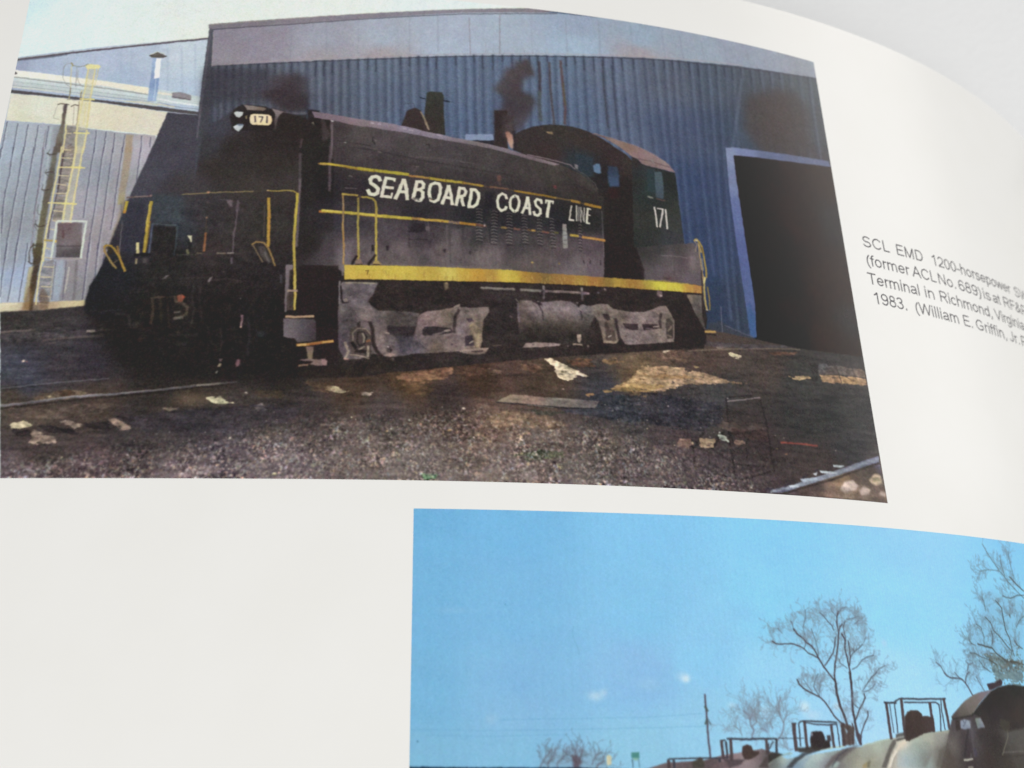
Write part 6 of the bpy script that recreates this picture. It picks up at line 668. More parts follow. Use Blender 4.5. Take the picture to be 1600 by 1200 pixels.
# thin trees between
for q, w_ in ((Q("126.12,-39.41 126.19,-38.86 126.58,-38.3 126.13,-37.55 126.16,-36.42 125.79,-35.85 125.19,-35.28"), 2.4), (Q("126.21,-37.74 127.19,-36.99 126.87,-36.05"), 1.8), (Q("126.13,-36.61 126.7,-35.57 126.48,-34.72"), 1.6), (Q("124.53,-39.02 124.09,-38.09 123.18,-37.52"), 1.2), (Q("128.99,-38.51 128.38,-38.13 127.74,-37.94"), 1.6), (Q("130.5,-39.79 131.5,-38.63 131.98,-37.22 131.44,-36.02 131.39,-34.35 131.95,-33.39"), 2.2), (Q("131.84,-37.22 132.58,-36.03 132.82,-35.31"), 1.4), (Q("129.91,-37.91 129.48,-36.96"), 1.4), (Q("131.44,-36.02 130.91,-34.71"), 1.2), (Q("133.15,-40.99 132.27,-41.21 131.55,-40.27"), 1)):
    cv.L(q, w_, '#6c6670', 1, .7); cv.TWIG(q, 46, 3.0, '#77808c', .5, int(w_ * 77) + len(q), .2)
cv.V(Q("125.52,-35.28 126.65,-35.1 127.04,-36.43 126.12,-36.7 125.52,-36.23"), '#7c8494', 3, .5); cv.V(Q("127.76,-37.75 129.19,-37.01 128.99,-38.51 128.11,-38.5"), '#7c8ca4', 3, .5)
# the tall bare tree
limbs = [(Q("143.45,-40.53 143.6,-38.01 143.29,-36.31 142.67,-34.6 142.4,-32.64 142.42,-31.15 142.3,-30.53"), 5.2), (Q("142.25,-30.78 141.5,-29.78 140.62,-28.66 139.91,-27.42 139.24,-25.91 138.74,-25.28 137.91,-24.79 137.4,-24.16 136.31,-23.41 135.82,-22.66"), 3.2), (Q("139.93,-27.29 138.8,-26.8 137.95,-26.43 137.3,-25.81 136.61,-25.44 135.47,-25.08 134.43,-25.1 133.4,-25.11 132.22,-25.13 131.56,-24.64"), 2.2), (Q("137.3,-25.81 137.7,-25.17 137.97,-24.4"), 1.4), (Q("139.82,-27.04 139.93,-25.9 139.75,-24.63 139.45,-23.61 139.16,-22.59"), 1.4), (Q("142.39,-30.9 142.4,-29.9 142.85,-28.14 143.47,-26.35 143.97,-24.81 144.31,-23.25"), 3.4), (Q("140.82,-28.41 141.73,-27.52 142.67,-26.49 143.3,-25.07 143.59,-23.78"), 2.2), (Q("144.31,-23.25 144.31,-21.43 144.44,-20.64 144.94,-19.57"), 2.6), (Q("143.46,-22.75 143.27,-21.98 142.46,-21.22 141.94,-20.58 141.13,-19.81"), 2.0), (Q("144.31,-23.25 144.83,-22.07 145.38,-21.66"), 2.2),
 (Q("145.58,-40.56 145.29,-38.75 145.1,-37.29 144.99,-35.34 145.23,-33.12 145.46,-31 145.44,-29.37"), 5.0), (Q("145.39,-31.38 145.55,-29.62 145.46,-28.36 145.28,-26.7 145.17,-25.55 145.48,-24.26 144.94,-23.24"), 3.4), (Q("145.62,-28.35 146,-27.08 146.07,-25.79 146.01,-24.38"), 2.4), (Q("146,-27.08 146.8,-26.17 148.04,-25.5 148.8,-24.84"), 1.8), (Q("145.97,-28.98 147.17,-28.46 148.32,-27.42 149.38,-26.89 150.73,-26.61"), 1.7), (Q("145.08,-28.74 144.52,-28.37 143.81,-28 143.76,-27.36"), 1.5), (Q("145.6,-24 145.44,-22.18 145.95,-21.12"), 2), (Q("146.31,-20.85 147.63,-20.68 148.84,-20.25"), 1.3), (Q("147.79,-21.6 148.88,-20.91"), 1.2), (Q("148.56,-31.23 149.56,-30.21 151.26,-28.92 152.7,-28.25"), 1.6),
 (Q("143.07,-37.53 142.25,-37.04 141.21,-36.06 140.62,-35.09 139.9,-33.99 138.98,-33.26 137.87,-32.77 137.03,-32.41 136.22,-31.92 135.58,-31.31 135.25,-30.57"), 2.8), (Q("139,-33.14 138.52,-32.4 138.19,-31.67 138.64,-30.68 139.25,-29.68"), 1.4), (Q("139,-33.14 139.27,-31.91 139.5,-30.92"), 1.2), (Q("137.87,-32.77 137.41,-31.92 136.43,-30.57"), 1.1), (Q("144.94,-37.29 145.58,-36.32 146.45,-34.97 147.23,-34.11 147.77,-33.36 147.65,-32.74"), 2.6), (Q("146.14,-34.97 145.59,-34.6 145.21,-34.11"), 1.8), (Q("147.54,-32.49 148.69,-32.23 149.77,-31.6 150.19,-31.09"), 1.4), (Q("147.4,-32.37 148.2,-31.48 149.37,-30.34 151.02,-29.3"), 1.5), (Q("145.69,-39.96 146.06,-38.76 146.95,-37.3 147.78,-36.2 147.84,-35.47"), 2.3), (Q("144.49,-37.29 144.66,-38.02 144.08,-40.42"), 3), (Q("137.78,-23.64 137.67,-22.36 138.43,-20.41 138.49,-19.5"), 1.2), (Q("135.82,-22.66 135.67,-21.64 135.41,-21.38"), 1.2), (Q("144.47,-20.51 143.67,-19.61 143.44,-19.09"), 1.1), (Q("144.65,-20.37 145.68,-19.02 146.83,-18.85"), 1.1), (Q("133.63,-23.46 132.86,-22.59"), 1), (Q("148.99,-24.7 149.84,-23.64"), 1.1), (Q("146.93,-26.29 146.73,-25.65"), 2)]
cv.V(Q("131.72,-24.51 132.59,-22.47 135,-21.14 137.42,-20.04 138.76,-19.23 140.97,-18.9 142.02,-18.21 144.92,-17.85 147.06,-18.45 149.27,-19.71 150.78,-21.25 151.37,-23.34 149.91,-24.94 147.39,-25.51 146.12,-23.73 144.76,-22.46 142.88,-24.31 141.58,-22.79 139.95,-23.34 138.15,-25.16 135.24,-24.58"), '#83a8c4', 8, .22)
for n_, (q, w_) in enumerate(limbs):
    cv.TWIG(q, 8 + 4 * len(q) + (22 if w_ < 2.4 else 4), 2.1, '#74808c', .55, 100 + n_, .25)
    cv.L(q, w_ * .8, '#463c40' if w_ > 2 else '#525660', .7, .95, pc='tree_limb' if w_ > 1.6 else None)
cv.V(Q("142.21,-37.28 143.98,-37.53 144.81,-38.02 144.35,-40.6 142.09,-40.58 142.26,-38.73"), '#54423c', 1.6, .93); cv.V(Q("144.94,-37.29 145.29,-38.75 145.86,-39 145.81,-40.56 145.28,-40.49 144.9,-39.23"), '#4c424a', 1, .9); cv.V(Q("142.99,-38.01 143.51,-38.49 143.2,-38.97"), '#9ac4dc', .9, .7)
# dense tree on the right
cv.V(Q("173.06,-21.29 174.58,-20.12 176.97,-18.88 178.13,-14.82 181.27,-14.35 184.32,-15.18 189.99,-15.56 185.55,-28.63 175.93,-28.86 173.38,-27.3 171.78,-25.99"), '#7396b0', 8, .3)
t2 = [(Q("185.97,-27.37 183.86,-27.01 181.32,-26.81 180.03,-26.16 178.97,-25.51 178.17,-24.7 176.59,-24.48 174.66,-24.13"), 3.2), (Q("183.11,-25.93 183.21,-24.95 182.33,-24.28 181.37,-23.19 180.55,-22.39 179.52,-21.59 179.09,-20.2 177.9,-19.26"), 2.4), (Q("183.78,-25.9 183.48,-24.8 183.45,-22.83 182.79,-21.44 182.76,-19.45 182.95,-17.44 181.62,-16.07"), 2.6), (Q("186.47,-24.55 185.1,-23.89 184.7,-23.06"), 2), (Q("178.3,-24.28 178.97,-22.73 178.88,-21.61"), 1.6), (Q("176.22,-24.35 176.66,-22.82 176.32,-21.16 175.24,-20.65"), 1.5), (Q("176.56,-26.68 174.85,-26.32 173.44,-25.68 172.25,-25.71"), 1.8), (Q("178.56,-27.58 176.77,-26.67"), 3), (Q("183.86,-27.01 182.63,-26.77"), 3.5), (Q("190.57,-13.89 189.55,-13.37 188.4,-12.55 187.12,-11.45"), 3.0), (Q("190.31,-14.65 188.36,-14.78 186.03,-15.51 183.87,-15.21"), 1.8), (Q("176.54,-28.85 174.99,-27.94 174.29,-26.87"), 1.6), (Q("184.88,-19.06 184.84,-18.49"), 2.4), (Q("178.4,-18.24 178.44,-16.67 178.14,-15.54"), 1.2), (Q("185.92,-20.73 187.24,-19.52 188.96,-18.56"), 1.4), (Q("174.18,-24.42 173.09,-24.05 172.6,-22.97"), 1.2), (Q("190.1,-15.26 187.05,-13.09 184.28,-10.32 182.35,-7.84 181.2,-5.77"), 1.6), (Q("188.42,-11.81 188.08,-8.83 188.23,-6.63"), 1.3), (Q("184.2,-10.56 181.55,-10.52 178.79,-11.06"), 1.1), (Q("185.75,-11.4 185.23,-8.45"), 1.1)]
for n_, (q, w_) in enumerate(t2):
    cv.TWIG(q, 56, 2.4, '#64727c', .55, 300 + n_, .35); cv.L(q, w_ * .82, '#40423f', .9, .9, pc='tree_limb' if w_ > 1.4 else None)
cv.R(Q("175.78,-25.88 177.92,-25.54 179.78,-26.31 181.75,-26.8 186.21,-26.66 184.94,-30.44 177.25,-30.59 177.02,-27.21"), '#55564c', 6, .62, amp=.4); cv.B(Q("182.07,-26.68"), 2, 2, '#dce8e4', .95)
rnd = random.Random(77)
for k in range(160):
    a0, a1 = Q("176.25,-22.83 185.55,-28.63")
    cv.B([(a0[0] + (a1[0] - a0[0]) * (.15 + .85 * rnd.random() ** .7), a0[1] + (a1[1] - a0[1]) * rnd.random() ** .6)], 1 + rnd.random() * 2, 1 + rnd.random() * 2, rnd.choice(['#4c4438', '#6c5a48', '#5c6c58', '#8cbcd8', '#3c3c3c']), .55)
for q, w_ in ((Q("171.07,-32.87 170.57,-31.89 169.9,-30.85 169.13,-30.2 168.05,-30.02 166.74,-30.04 165.9,-29.73 165.31,-29.15"), 2.6), (Q("169.9,-30.85 170.11,-30.05 170.71,-29.24 171.36,-28.96"), 2.2), (Q("169.28,-30.33 168.47,-29.82 167.74,-29.04"), 1.6), (Q("174.2,-32.11 173.51,-31.06 172.7,-29.74"), 1.3), (Q("165.33,-29.08 164.83,-28.17 163.89,-27.53"), 1.8), (Q("170.82,-28.84 171.5,-27.75 172.59,-27.32"), 1.8), (Q("170.9,-27.1 171.34,-27.62"), 1.2)):
    cv.L(q, w_, '#4a4850', .8, .9); cv.TWIG(q, 34, 3.0, '#6c8090', .5, int(w_ * 31), .3)
# ---- tank cars
cv.G(Q("111.56,-42.65 117.76,-42.4 120.99,-41.73 127.57,-40.92 130.24,-41.69 131.81,-42.46 137.63,-41.71 144.89,-40.95 151.37,-39.67 155.34,-39.31 158.09,-38.93 160.86,-38.75 165.18,-38.37 165.67,-40.38 173.63,-45.49 167.94,-65.12 106.13,-61.77 107.45,-43.73"), FD(Q("118.77,-42.78,5c4a4c 121.99,-42.3,8c7078 124.69,-42.16,947c80 126.95,-41.46,7c6468 128.55,-41.85,4c4448 129.61,-42.24,6c7470 131.3,-42.08,b4c4bc 132.93,-42.48,8ca0a4 135.25,-42.14,b0c4c4 137.58,-41.99,b4c8c4 132.79,-43.4,6c84a0 136.21,-43.37,94a4a4 140.04,-41.27,98aca8 138.52,-43.41,7c7c84 142.45,-41.11,7c7874 140.35,-42.97,6c6468 143.4,-42.55,8c8c7c 146.08,-41.16,98a094 145.03,-43.52,a4a48c 148.64,-40.71,a8b4a4 146.95,-43.08,94947c 150.66,-40.05,98a498 151.5,-42.19,8c8478 153.72,-40.77,dcd0b4 152.54,-42.69,dccdb4 153.95,-42.71,a8bcc8 156.44,-40.3,a4b0a4 157.34,-42.27,8c9c9c 159.35,-39.34,a8ac98 162.11,-39.36,94948c 161.39,-42.32,747068 163.84,-40.86,5c5450 163.93,-43.34,4c4440 149.83,-53.37,605850 127.13,-52.57,50504c")), .9, pc='tank_car')
cv.L(Q("128.37,-43.23 129.29,-42.56 131.05,-41.89 132.77,-41.63"), 2.6, '#8c9c90', 1, .6); cv.V(Q("128.55,-41.85 129.44,-41.4 130.8,-41.66 131.2,-41.78 129.29,-42.56 128.38,-43.11"), '#34302c', 1.2, .93)
cv.V(Q("131.34,-43.74 133.08,-42.39 134.62,-41.6 137.11,-41.28 137.69,-41.35 135.28,-41.96 133.74,-42.75 132.46,-43.76"), '#3c3c40', 1.3, .85); cv.V(Q("132.88,-43.77 134.48,-42.53 136.46,-41.74 135.78,-42.43 134.15,-43.79"), '#8498a8', 2, .6); cv.L(Q("137.7,-41.23 140.41,-40.85 142.36,-40.73"), 2.6, '#b4c4b0', .9, .85)
cv.V(Q("138.15,-43.87 139.88,-42.26 142.15,-41.11 145.58,-40.56 143.09,-41.72 141.23,-42.99 140.34,-43.91"), '#605858', 2, .85); cv.V(Q("139.02,-43.88 140.37,-42.85 141.21,-43.1 140.48,-43.91"), '#a8c0bc', 2, .7); cv.L(Q("143.05,-41.12 141.07,-42.16 139.64,-43.66"), 2, '#45414a', 1.2, .8)
cv.L(Q("146.01,-40.68 149.41,-39.99 151.35,-39.77"), 2, '#b0bca4', 1, .8); cv.V(Q("145.31,-43.64 146.33,-43.07 146.16,-44.01 145.25,-44"), '#a48a50', 1.4, .8); cv.V(Q("146.31,-43.19 146.99,-42.84 146.61,-44.02 146.16,-44.01"), '#6c6448', 1.4, .7); cv.L(Q("147.3,-42.85 148.27,-42.62"), 5, '#a8a88c', 2, .6)
cv.V(Q("148.92,-44.06 149.82,-42.65 151.16,-40.74 151.97,-39.9 152.63,-39.78 152.48,-40.51 151.28,-41.71 150.36,-43.13 149.85,-44.08"), '#5c5650', 1.3, .85); cv.L(Q("152.23,-41.72 153.26,-40.64 154.5,-40.16"), 4.4, '#dcccb0', 1, .95); cv.L(Q("150.32,-44.09 151.06,-42.78 152.31,-41.36"), 4.6, '#d8ccb4', 1.1, .95); cv.L(Q("150.68,-43.85 151.4,-42.67 152.23,-41.72"), 1.6, '#f0e6d4', .8, .8)
cv.V(Q("154.55,-39.92 155.94,-39.56 157.72,-39.08 160.35,-38.72 164.61,-38.49 164.7,-38.87 161.15,-38.98 157.64,-39.45 155.51,-40.05"), '#a4a890', 1.8, .75); cv.V(Q("152.78,-39.05 154.49,-38.69 154.6,-39.67 153.23,-40.03 152.56,-40.15"), '#54504c', 1.1, .9); cv.L(Q("152.66,-39.66 153.68,-39.42 154.68,-39.31"), 2, '#a8aca8', .8, .8)
cv.V(Q("152.55,-41.72 155.73,-40.54 159.52,-40.08 159.8,-41.81 157.89,-44.22 151.74,-44.11"), FD(Q("153.84,-41.74,a0b0b0 155.6,-41.15,98a4a0 158.22,-40.57,90948c 155.2,-42.97,8c9898 152.65,-43.53,98acb8 158.5,-43.02,6c6860")), 3, .6)
# domes and platforms
def cage(q, w_, c_='#443a3c'): cv.L(q, w_, c_, .75, .96, pc='platform_rail')
for q, w_ in ((Q("111.85,-42.26 112.21,-42.13 116.75,-42.07 120.73,-42.14 122.02,-42.02"), 2.0), (Q("112.04,-42.39 112.06,-43.38"), 5), (Q("112.86,-42.32 112.92,-43.39"), 3.6), (Q("120.8,-39.63 121.55,-39.59"), 2), (Q("120.89,-39.72 120.99,-42.19"), 4.4), (Q("121.63,-39.82 121.68,-42.2"), 3.2), (Q("122.46,-39.55 122.34,-42.48"), 4.8), (Q("121.89,-39.41 122.32,-39.37 124.47,-39.49 128.42,-39.49 128.86,-39.49"), 2.8), (Q("128.5,-39.72 128.47,-41.67"), 4.4), (Q("120.3,-42.27 120.35,-42.72"), 4), (Q("117.15,-42.21 117.15,-42.75"), 7),
 (Q("133.41,-37.23 134.12,-37.23"), 2), (Q("133.68,-37.35 133.61,-41.23"), 6), (Q("134.56,-37.23 134.48,-40.66"), 2.2), (Q("134.63,-37.23 135.03,-36.94 135.62,-36.91"), 2), (Q("135.67,-37 135.57,-41.03"), 5), (Q("135.62,-36.91 139.26,-37.05 141.63,-37.16"), 2.2), (Q("135.86,-37.18 137.72,-37.43 140.07,-37.51 141.59,-37.4"), 1.8), (Q("140.5,-37.63 140.48,-40.85"), 4.6), (Q("141.59,-37.4 141.61,-40.75"), 1.8), (Q("142.64,-37.4 142.39,-40.58"), 4.6), (Q("128.87,-39.48 129.71,-39.43 130.32,-39.56"), 2.4), (Q("130.32,-39.56 130.12,-41.53"), 3.8), (Q("128.83,-40.24 128.74,-41.51"), 2), (Q("129.64,-39.9 128.95,-40.93"), 1.6), (Q("130.69,-39.44 133.08,-39.47 135.23,-39.43"), 1),
 (Q("151.37,-34.07 153.8,-34.15"), 2), (Q("151.76,-34.16 151.7,-39.65"), 5), (Q("152.45,-34.35 152.43,-38.8"), 1.5), (Q("151.36,-34.16 153.8,-34.15"), 2), (Q("153.46,-34.22 153.24,-38.81"), 2), (Q("153.5,-34.03 154.59,-33.52 155.44,-33.45"), 2.2), (Q("154.99,-33.58 154.6,-39.67"), 5.4), (Q("155.43,-33.49 159.83,-33.53 164.61,-33.46"), 2.6), (Q("155.47,-34.08 160.23,-34.06 162.33,-34.05"), 2), (Q("160.91,-34.12 160.91,-36.34 160.72,-38.6"), 5.4), (Q("162.33,-34.05 162.94,-34.43 162.75,-36.34 162.29,-38.61"), 2.2), (Q("163.49,-33.66 163.26,-35.32 163.31,-38.36"), 2.0), (Q("164.16,-33.46 164.26,-36.34 164.3,-38.3"), 5)):
    cage(q, w_, '#4c3c3e' if w_ > 4 else '#3c3c44')
cv.G(Q("124.35,-40.5 125.14,-40.24 125.88,-40.43 126.12,-41.17 126.98,-41.28 127.04,-41.65 126.34,-42 125.2,-42.44 124.44,-42.43 124.16,-41.6"), '#4a3630', 1, pc='tank_dome'); cv.V(Q("115.75,-42.73 116.63,-42.2 117.57,-42.22 117.8,-43.04 117.65,-43.48 115.89,-43.45"), '#4a4438', 1, .95, pc='tank_dome')
cv.V(Q("120.95,-42.1 121.57,-42.29 124.55,-42.43 123.83,-43.06 121.85,-43.56 121.25,-43.19"), '#4c4044', 1.3, .9); cv.V(Q("118.71,-43.32 120.03,-42.81 121.43,-42.56 121.85,-43.56 118.69,-43.5"), '#6c5258', 1.4, .9); cv.V(Q("126.69,-43.56 127.82,-42.39 128.55,-41.85 128.31,-43.68"), '#4c3f3e', 1.4, .85)
cv.G(Q("136.31,-39.5 136.67,-38.56 137.57,-38.39 138.59,-38.46 138.93,-39.06 139.09,-39.89 139.85,-39.78 139.82,-40.84 138.9,-41.07 137.11,-41.34 136.29,-41.03"), '#362c2c', 1, pc='tank_dome'); cv.B(Q("136.73,-38.92"), 2.2, 3.6, '#9ca4b4', .8); cv.V(Q("139.37,-39.06 140.11,-39.07 140.12,-39.9 139.37,-40.01"), '#3c3234', 1, .9); cv.V(Q("133.87,-40.89 136.63,-40.69 138.63,-40.95 137.69,-41.35 135.62,-41.61 133.93,-41.47"), '#3c3632', 1.1, .93)
cv.G(Q("154.52,-40.04 155.15,-36.34 155.81,-35.59 156.53,-35.34 158.05,-35.34 158.79,-35.84 158.88,-36.22 160.08,-36.22 161.2,-36.59 161.07,-38.6 158.59,-38.96 156.25,-39.69 155.17,-40.11"), FD(Q("156.76,-35.84,48362f 158.22,-36.84,46342e 155.44,-38.08,44322c 159.78,-37.47,4c3a36 157.8,-38.71,44322c 155.61,-39.56,443430")), .9, pc='tank_dome')
# switcher behind, cropped at the right
cv.G(Q("165.03,-36.85 166.79,-36.33 171.1,-35.55 179.04,-36.82 184.82,-37.33 179.47,-53.31 157.95,-52.52 160.92,-44.27 163.2,-40.61"), FD(Q("165.24,-38.11,4c4448 165.28,-39.37,5c5450 164.26,-40.62,6a625c 162.74,-42.46,54493f 161.75,-43.68,5a4c44 167.27,-39.38,44383a 167.85,-40.65,3f3438 169.25,-38.89,545058 169.7,-40.66,4c4848 167.36,-42.52,403436 170.98,-39.4,38302e 172.71,-40.05,382e2c 174.46,-40.7,342c28 175.06,-41.98,3c322c 171.99,-42.58,40302c 178.84,-39.43,504e4a 180.49,-40.74,54504a 178.04,-42.01,4c4640 176.45,-43.9,44382e 179.66,-43.31,4c443c")), 1.2, pc='switcher_body')
cv.G(Q("165.33,-36.34 166.85,-36.08 170.08,-35.81 172.03,-36.32 172.68,-38.13 178.51,-38.52 182.43,-38 184.6,-37.99 186.87,-31.36 184.73,-31.06 182.17,-30.9 180.01,-31.01 177.83,-31.39 175.59,-32.09 172.42,-34.24 170.08,-35.81"), FD(Q("170.89,-36.32,2c2a26 174.38,-34.22,2c2624 177.79,-32.86,2c2622 182.21,-32.12,262620 179.45,-34.17,302825 182.63,-34.14,3a2e28 180.91,-36.15,403028 175.79,-36.18,34282a 176.4,-37.48,3a3430 180.37,-37.87,342c2a 172.66,-36.84,3a302e")), 1.2, pc='cab_front')
cv.G(Q("165.24,-36.72 165.15,-36.34 166.25,-35.57 167.59,-34.66 169.17,-33.61 171.09,-32.81 173.17,-32.25 175.23,-31.96 176.32,-31.68 175.32,-32.36 173.66,-33.3 172.23,-34.24 170.27,-35.81 169.63,-36.07 167.12,-36.46 165.57,-36.85"), FD(Q("166.12,-36.08,4c4444 167.82,-35.17,6a5e56 169.56,-34.26,746a64 171.33,-33.33,766860 173.02,-32.78,786c74 174.72,-32.37,74707c 170.22,-35.29,70645a 168.33,-36.07,504c44")), 1, pc='cab_roof')
cv.L(Q("165.42,-36.72 168.07,-36.33 169.99,-36.13 170.27,-35.81"), 3, '#34302c', 1, .8); cv.V(Q("175.04,-30.9 177.25,-30.59 178.65,-30.02 179.15,-30.42 178.74,-31.1 176.07,-31.82 175.35,-31.89"), '#3a282c', 1, .95, pc='roof_vent'); cv.V(Q("175.16,-30.83 176.15,-30.88 175.67,-31.15"), '#2c2444', 1, .7)
cv.V(Q("166.99,-36.97 167.97,-36.72 169.39,-36.97 169.18,-38.12 167.72,-38.37 166.87,-38.12"), FD(Q("167.4,-37.48,8c98ac 168.76,-37.23,a0acb8 168.16,-38.12,707c90")), 1.2, .9, pc='cab_window'); cv.V(Q("170.53,-36.58 171.81,-36.45 172.32,-37.35 172.52,-38 170.74,-38.25 170.6,-37.36"), FD(Q("170.71,-36.97,6c7c64 171.66,-36.97,9ca4b4 171.6,-37.87,6c7488")), 1.2, .9, pc='cab_window')
for q in (Q("168.5,-36.84 167.49,-37.86"), Q("169.05,-36.84 169.25,-37.48"), Q("167.57,-36.84 167.99,-37.36")): cv.L(q, 1.4, '#545c68', .8, .8)
cv.V(Q("165.93,-36.85 166.84,-36.84 166.63,-38.37 165.66,-38.62"), '#3c302c', 1.1, .9); cv.L(Q("169.43,-36.84 168.82,-42.54"), 3, '#5a5658', 1.6, .6); cv.L(Q("168.46,-38.38 166.63,-42.51"), 4, '#302a2c', 2, .6)
cv.V(Q("166.25,-42.94 168.28,-42.84 168.39,-43.1 166.24,-43.31"), '#b4b0a0', .8, .97); cv.V(Q("166.92,-44.19 168.2,-44.15 167.95,-44.39 166.87,-44.37"), '#a8a08c', .9, .9); cv.L(Q("168.09,-42.16 167.89,-42.9"), 1.4, '#6c6c70', .8, .7); cv.V(Q("168.79,-41.29 169.68,-41.42 169.56,-42.55 168.78,-42.66"), '#484450', 1.6, .8)
cv.L(Q("177.9,-38.52 177.82,-39.43 176.83,-40.72 175.5,-42.49"), 1.8, '#77705c', .9, .8); cv.L(Q("175.82,-42.05 181.15,-41.91"), 1.8, '#6c6660', 1, .7); cv.L(Q("175.22,-42.74 180.94,-42.55"), 3, '#3c342e', 1.6, .6); cv.L(Q("178.06,-38.65 182.39,-38.13"), 2, '#3a322c', 1, .8); cv.V(Q("176.68,-36.57 178.96,-37.08 178.47,-38.65 177.58,-38.91 176.29,-37.87"), '#48402f', 2, .6)
cv.V(Q("161.22,-41.58 163.61,-40.36 161.95,-44.29 159.9,-44.25"), '#5c5248', 3, .6)
cv.V(Q("72.96,-42.43 84.39,-42.75 97.67,-43.01 110.46,-43.7 139.14,-46.66 179.3,-47.61 173.62,-65.5 73.3,-60.46"), FD(Q("73.34,-43.46,1c3048 88.11,-43.77,223044 107.38,-44.61,302c30 78.85,-51.09,4a4a44 116.76,-52.23,5c5648 162.65,-53.86,4c4640")), .9, 1)
# the part of the picture below and beside the view: cars, roadbed
cv.V(Q("187,-30.5 196,-26 206,-23 240,-24 240,-46 187,-46"), '#3c3430', 1.2)
cv.V(Q("70,-44.9 240,-44.9 240,-110 70,-110"), FD(Q("80,-48,4a4a48 120,-50,6a645c 160,-50,5a5450 200,-50,3c3632 230,-50,3a3430 80,-60,5c5850 120,-62,4c4640 160,-64,34302e 200,-62,2e2a28 230,-60,302c2a 80,-75,6a6258 120,-78,4a443e 160,-78,3a3632 210,-78,38342f 80,-95,8a8074 120,-98,80766a 160,-96,746a60 210,-96,6c6258 230,-104,8a8074 80,-104,948a7c")), 1.0)
cv.R(Q("70,-84 240,-80 240,-107 70,-107"), '#7c7266', 8, .7); cv.L(Q("70,-86 150,-83 240,-80"), 14, '#5c5652', 1.4, .9); cv.L(Q("70,-85 150,-82 240,-79"), 4, '#a49c94', 1.0, .8)
pic2 = cv
# ------------------------------------------------------------------ materials
def mat(name, col, rough=.4, spec=.5):
    m = bpy.data.materials.new(name); m.use_nodes = True; b = m.node_tree.nodes['Principled BSDF']
    b.inputs['Base Color'].default_value = (*col, 1); b.inputs['Roughness'].default_value = rough; b.inputs['Specular IOR Level'].default_value = spec; return m, b
def noise_bump(m, b, scale, dist, strength, coord='Object'):
    N = m.node_tree.nodes; Lk = m.node_tree.links; tc = N.new('ShaderNodeTexCoord'); n = N.new('ShaderNodeTexNoise'); n.inputs['Scale'].default_value = scale; n.inputs['Detail'].default_value = 3
    bp = N.new('ShaderNodeBump'); bp.inputs['Strength'].default_value = strength; bp.inputs['Distance'].default_value = dist
    Lk.new(tc.outputs[coord], n.inputs['Vector']); Lk.new(n.outputs['Fac'], bp.inputs['Height']); Lk.new(bp.outputs['Normal'], b.inputs['Normal']); return tc, n
def mottled(m, b, ca, cb, scale, detail=4):
    N = m.node_tree.nodes; Lk = m.node_tree.links; tc = N.new('ShaderNodeTexCoord'); n = N.new('ShaderNodeTexNoise'); n.inputs['Scale'].default_value = scale; n.inputs['Detail'].default_value = detail
    r = N.new('ShaderNodeValToRGB'); r.color_ramp.elements[0].color = (*ca, 1); r.color_ramp.elements[1].color = (*cb, 1); r.color_ramp.elements[0].position = .35; r.color_ramp.elements[1].position = .65
    Lk.new(tc.outputs['Object'], n.inputs['Vector']); Lk.new(n.outputs['Fac'], r.inputs['Fac']); Lk.new(r.outputs['Color'], b.inputs['Base Color'])
pic1.tone = lambda: tone1(pic1); pic2.tone = lambda: tone2(pic2)
GLOSS = .27
paper, pb = mat('coated_paper', (.80, .80, .78), GLOSS, .5); mottled(paper, pb, (.800, .797, .775), (.812, .810, .792), 60); noise_bump(paper, pb, 900, .00002, .15)
def ink_mat(name, im):
    m, b = mat(name, (.5, .5, .5), GLOSS, .5); N = m.node_tree.nodes; Lk = m.node_tree.links
    uv = N.new('ShaderNodeUVMap'); uv.uv_map = 'UVMap'; ti = N.new('ShaderNodeTexImage'); ti.image = im; ti.interpolation = 'Linear'; ti.extension = 'EXTEND'
    # fine screen of the printing process, laid over the picture colour
    mp = N.new('ShaderNodeMapping'); mp.inputs['Rotation'].default_value = (0, 0, math.radians(38)); mp.inputs['Scale'].default_value = (1, 1, 1)
    tc = N.new('ShaderNodeTexCoord'); vo = N.new('ShaderNodeTexVoronoi'); vo.inputs['Scale'].default_value = 5200; vo.inputs['Randomness'].default_value = .35
    mx = N.new('ShaderNodeMixRGB'); mx.blend_type = 'MULTIPLY'; mx.inputs['Fac'].default_value = .16
    Lk.new(tc.outputs['Object'], mp.inputs['Vector']); Lk.new(mp.outputs['Vector'], vo.inputs['Vector']); Lk.new(uv.outputs['UV'], ti.inputs['Vector'])
    rp = N.new('ShaderNodeMapRange'); rp.inputs['From Min'].default_value = 0; rp.inputs['From Max'].default_value = .7; rp.inputs['To Min'].default_value = 1.30; rp.inputs['To Max'].default_value = .90
    Lk.new(vo.outputs['Distance'], rp.inputs['Value']); Lk.new(rp.outputs['Result'], mx.inputs['Color2']); Lk.new(ti.outputs['Color'], mx.inputs['Color1']); Lk.new(mx.outputs['Color'], b.inputs['Base Color'])
    return m
ink1 = ink_mat('ink_locomotive_picture', to_image('locomotive_picture', pic1.finish(1))); ink2 = ink_mat('ink_tank_car_picture', to_image('tank_car_picture', pic2.finish(2, .2, .12, .6)))
black_ink, kb = mat('black_ink', (.028, .026, .034), .35, .4); mottled(black_ink, kb, (.022, .020, .028), (.05, .046, .06), 1500)
block_m, bb = mat('page_edges', (.7, .69, .65), .8, .2)
